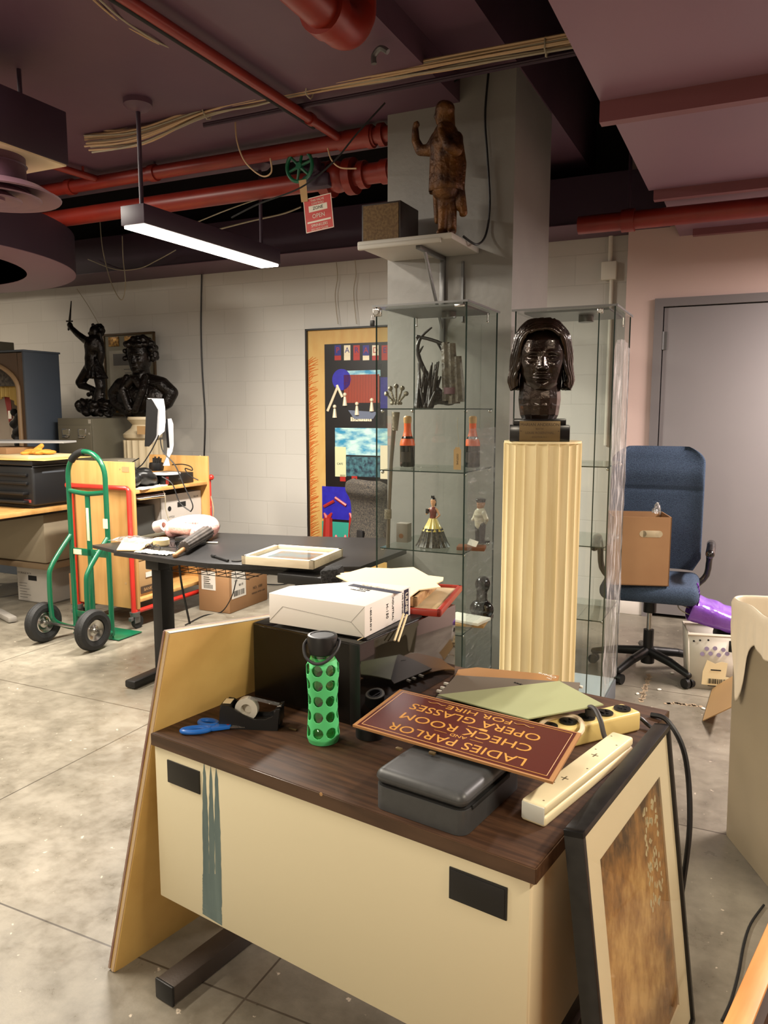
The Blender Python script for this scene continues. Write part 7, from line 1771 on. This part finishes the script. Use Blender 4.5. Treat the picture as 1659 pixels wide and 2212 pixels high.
b = MB(); b.tube([(x * 1 + (cxa - x) * .08, KV0 + .03, z - .02) for x, z in arc], .018, 6); finish('inner_moulding', b, mat('dark carved moulding', (.12, .09, .07), .6), t, ang=60)
b = MB(); b.box(-6.86, KU - .03, KV1 - .05, KV1 - .03, .96, KH - .02); finish('stage_backdrop', b, mat('stage grey backdrop', (.42, .38, .34), .8, wave=(3, .5, (.55, .50, .44)), stretch=(6, 0, 0)), t)
b = MB(); b.box(cxa - .15, cxa + wa - .02, KV0 + .06, KV0 + .075, 1.66, 1.86); finish('pelmet', b, mat('dark tassels', (.12, .10, .08), .8, var=(40, .9, (.26, .23, .20), 2)), t)
b = MB()
def swag(u, v):
    x = cxa + wa - .03 - .50 * u; drop = .42 - .36 * abs(math.sin((u) * PI * .95 + .12)) ** .7
    return Vector((x, KV0 + .10 + .015 * math.sin(u * 60), 1.68 - v * (drop + .10 * (1 - u))))
b.grid(swag, 60, 12); finish('yellow_curtain', b, mat('old gold curtain', (.68, .58, .32), .7), t, mods=[('SOLIDIFY', dict(thickness=.006))])
b = MB(); p = BV(18, 878, KV0 + .13); b.prism([(-.05, .14), (.03, .14), (.05, -.10), (.0, -.14), (-.02, -.02)], 0, .004, mtx=Matrix.Translation(p) @ FACE); finish('red_drape', b, mat('dark red drape', (.45, .10, .08), .7), t)
b = MB(); p = BV(21, 896, KV0 + .12); b.box(p.x - .02, p.x + .02, p.y, p.y + .003, p.z - .035, p.z + .035); finish('paper_card', b, 'paper', t)
b = MB(); p = BV(38, 935, KV0 + .12)
for k in range(9): b.sphere(p + Vector((.04 * math.sin(k * 2.1), .01 * math.cos(k * 3), -.10 + .035 * k)), (.05 - .003 * k, .04, .035), 8, 6)
finish('dark_figure', b, 'blackm', t, mods=remesh(.012, 1), ang=180)
p = BV(3, 746, 4.9); b = MB(); b.box(-6.6, p.x + .04, 4.78, 5.0, KH + .004, KH + .10, .004); one('grey_box', b, 'filegrey', 'grey metal box on top of the blue grey stage cabinet', 'box', (-6.4, 4.9, KH + .004))

# ================================================================== PRINTER TABLE
t = bth('printer_table', 'wood-edged table holding the black printer at the left', 'table', (-5.0, 4.05, 0))
TU1, TV0, TV1, TZ = -4.56, 3.30, 4.56, .755
b = MB(); b.box(-5.9, TU1, TV0, TV1, TZ - .03, TZ, .003); finish('tabletop', b, 'beech', t)
b = MB(); b.box(-5.85, TU1 - .03, TV0 + .05, TV1 - .05, TZ - .05, TZ - .03, .002); finish('apron', b, 'black', t)
for v_ in (TV0 + .1, TV1 - .09):
    b = MB(); b.box(-5.2, -5.12, v_, v_ + .06, .04, TZ - .05, .003); b.box(-5.5, -4.75, v_, v_ + .06, .004, .04, .004); finish('leg', b, 'grey_metal', t)
t = bth('printer', 'black office printer with papers stacked on its lid', 'printer', (-4.8, 4.05, TZ))
PU0_, PU1_, PV0_, PV1_ = -5.10, -4.60, 3.88, 4.30
b = MB(); b.box(PU0_, PU1_, PV0_, PV1_, TZ + .02, TZ + .30, .018, 3); b.box(PU0_ + .02, PU1_ - .03, PV0_ + .02, PV1_ - .02, TZ + .001, TZ + .02, .002); finish('body', b, mat('black printer plastic', (.085, .09, .10), .5), t)
b = MB(); b.box(PU0_ - .005, PU1_ + .002, PV0_ - .004, PV1_, TZ + .305, TZ + .345, .01, 3); finish('scanner_lid', b, mat('dark grey lid', (.13, .14, .16), .35), t)
b = MB(); b.box(PU1_ - .001, PU1_ + .003, PV0_, PV1_, TZ + .298, TZ + .305); b.box(PU1_ - .001, PU1_ + .002, PV0_ + .08, PV0_ + .28, TZ + .25, TZ + .262); finish('trim_line', b, mat('grey trim', (.32, .34, .37), .4), t)
b = MB()
for z in (.04, .10, .17, .23): b.box(PU0_ + .03, PU1_ - .05, PV0_ - .05 if z < .12 else PV0_ - .02, PV0_ + .01, TZ + z, TZ + z + .022, .004)
finish('paper_tray', b, 'black', t)
b = MB(); b.box(PU1_ - .10, PU1_ - .03, PV0_ - .003, PV0_, TZ + .045, TZ + .065); finish('red_badge', b, mat('red badge', (.60, .25, .22), .5), t)
# stuff on the printer
zz_ = TZ + .346
specs = [('folder', 'yellow', (.88, .78, .48), (-.27, .33, -.24, .24), .006, 6, 'yellow folder on the printer lid under the stack'), ('paper_stack', 'ivory', (.84, .77, .60), (-.24, .20, -.18, .20), .022, -4, 'ivory paper stack on the yellow folder over the printer'), ]
for nm, key, col, (x0, x1, y0, y1), th, rot, lab in specs:
    b = MB(); b.box(x0, x1, y0, y1, 0, th, .001, mtx=Matrix.Translation((-4.83, 4.08, zz_)) @ Matrix.Rotation(R(rot), 4, 'Z')); one(nm, b, mat(key + ' paper', col, .6), lab, 'papers', (-4.83, 4.08, zz_)); zz_ += th + .001
b = MB(); b.box(-.30, .0, -.12, .16, 0, .045, .002, mtx=Matrix.Translation((-4.98, 4.1, zz_))); one('brown_envelope', b, 'card', 'thick brown envelope stack on the printer papers', 'envelope', (-4.98, 4.1, zz_))
b = MB(); c = Vector((-4.76, 4.06, zz_ + .012)); rnd = random.Random(2)
for i in range(9): b.sphere(c + Vector((-.09 + .024 * i, rnd.uniform(-.03, .03), rnd.uniform(-.002, .012))), (.035, .06, .016), 10, 8)
cap(b, c + Vector((-.03, .02, .02)), c + Vector((.01, .04, .05)), .018)
one('yellow_cloth', b, mat('orange yellow cloth', (.90, .62, .24), .8, bump=(40, .6)), 'folded orange yellow cloth on the printer papers', 'cloth', (c.x, c.y, zz_), mods=remesh(.007, 2), ang=180)
b = MB(); b.sheet([(-5.5, 3.95, zz_ + .075), (-4.66, 4.22, zz_ + .078), (-4.72, 4.40, zz_ + .078), (-5.5, 4.35, zz_ + .075)], .014); one('white_binder', b, mat('white binder', (.70, .70, .70), .4), 'flat white binder lying across the brown envelopes on the printer', 'binder', (-5.1, 4.2, zz_ + .05))
# big beige carton under the table, white bankers box
b = MB(); b.box(-5.75, -4.66, 4.0, 4.40, .335, .70, .008); one('beige_carton', b, mat('beige cloth covered box', (.62, .57, .48), .7, var=(2, .4, (.58, .53, .44))), 'big beige covered box under the printer table', 'box', (-5.2, 4.2, .335))
b = MB(); b.box(-5.8, -4.62, 3.98, 4.42, .29, .33, .003)
for u_ in (-5.75, -5.30):
    b.box(u_, u_ + .04, 4.0, 4.04, 0.001, .29); b.box(u_, u_ + .04, 4.36, 4.40, .001, .29)
b.box(-4.66, -4.62, 4.36, 4.40, .001, .29)
one('low_shelf', b, mat('scuffed wood shelf', (.48, .40, .30), .7), 'low wooden shelf carrying the big beige box', 'shelf', (-5.2, 4.2, 0))
a, c = BZ(40, 1296, 0), BZ(128, 1300, 0)
t = bankers('bankers_box', 'open white bankers box with red things inside, below the printer table', -5.07, -4.74, 4.08, 4.44, .002, .27, mat('white carton', (.74, .72, .69), .6), False, side='y')
b = MB(); rnd = random.Random(8)
for i in range(6): b.box(-5.05, -4.98 + rnd.random() * .05, 4.079, 4.08, .03 + .022 * i, .033 + .022 * i)
b.text('STORAGE BOX', .022, face_at(-4.99, 4.0795, .22), .0004); finish('lettering', b, 'greyink', t)
b = MB()
for k in range(6): b.sphere((-4.98 + .035 * k, 4.2 + .04 * (k % 3), .25 + .012 * (k % 2)), (.04, .05, .03), 8, 6)
one('packing_stuff', b, mat('reddish packing', (.50, .28, .24), .7), 'reddish crumpled packing in the open white bankers box', 'packing', (-4.9, 4.25, .2))
b = MB(); b.box(-4.60, -4.42, 4.15, 4.40, .002, .24, .003); one('brown_carton', b, 'card', 'small brown carton behind the hand truck', 'box', (-4.5, 4.3, 0))
b = MB(); p, q = BZ(5, 1322, .02), BZ(28, 1340, .02); b.box(-.35, 0, -.03, .03, 0, .04, .01, mtx=Matrix.Translation((q.x, q.y, .004)) @ Matrix.Rotation(R(160) + 0, 4, 'Z') @ Matrix.Rotation(PI, 4, 'Z')); one('furniture_glide', b, mat('grey furniture foot', (.55, .53, .50), .4), 'grey steel furniture foot on the floor at the left edge', 'furniture foot', (q.x, q.y, 0))
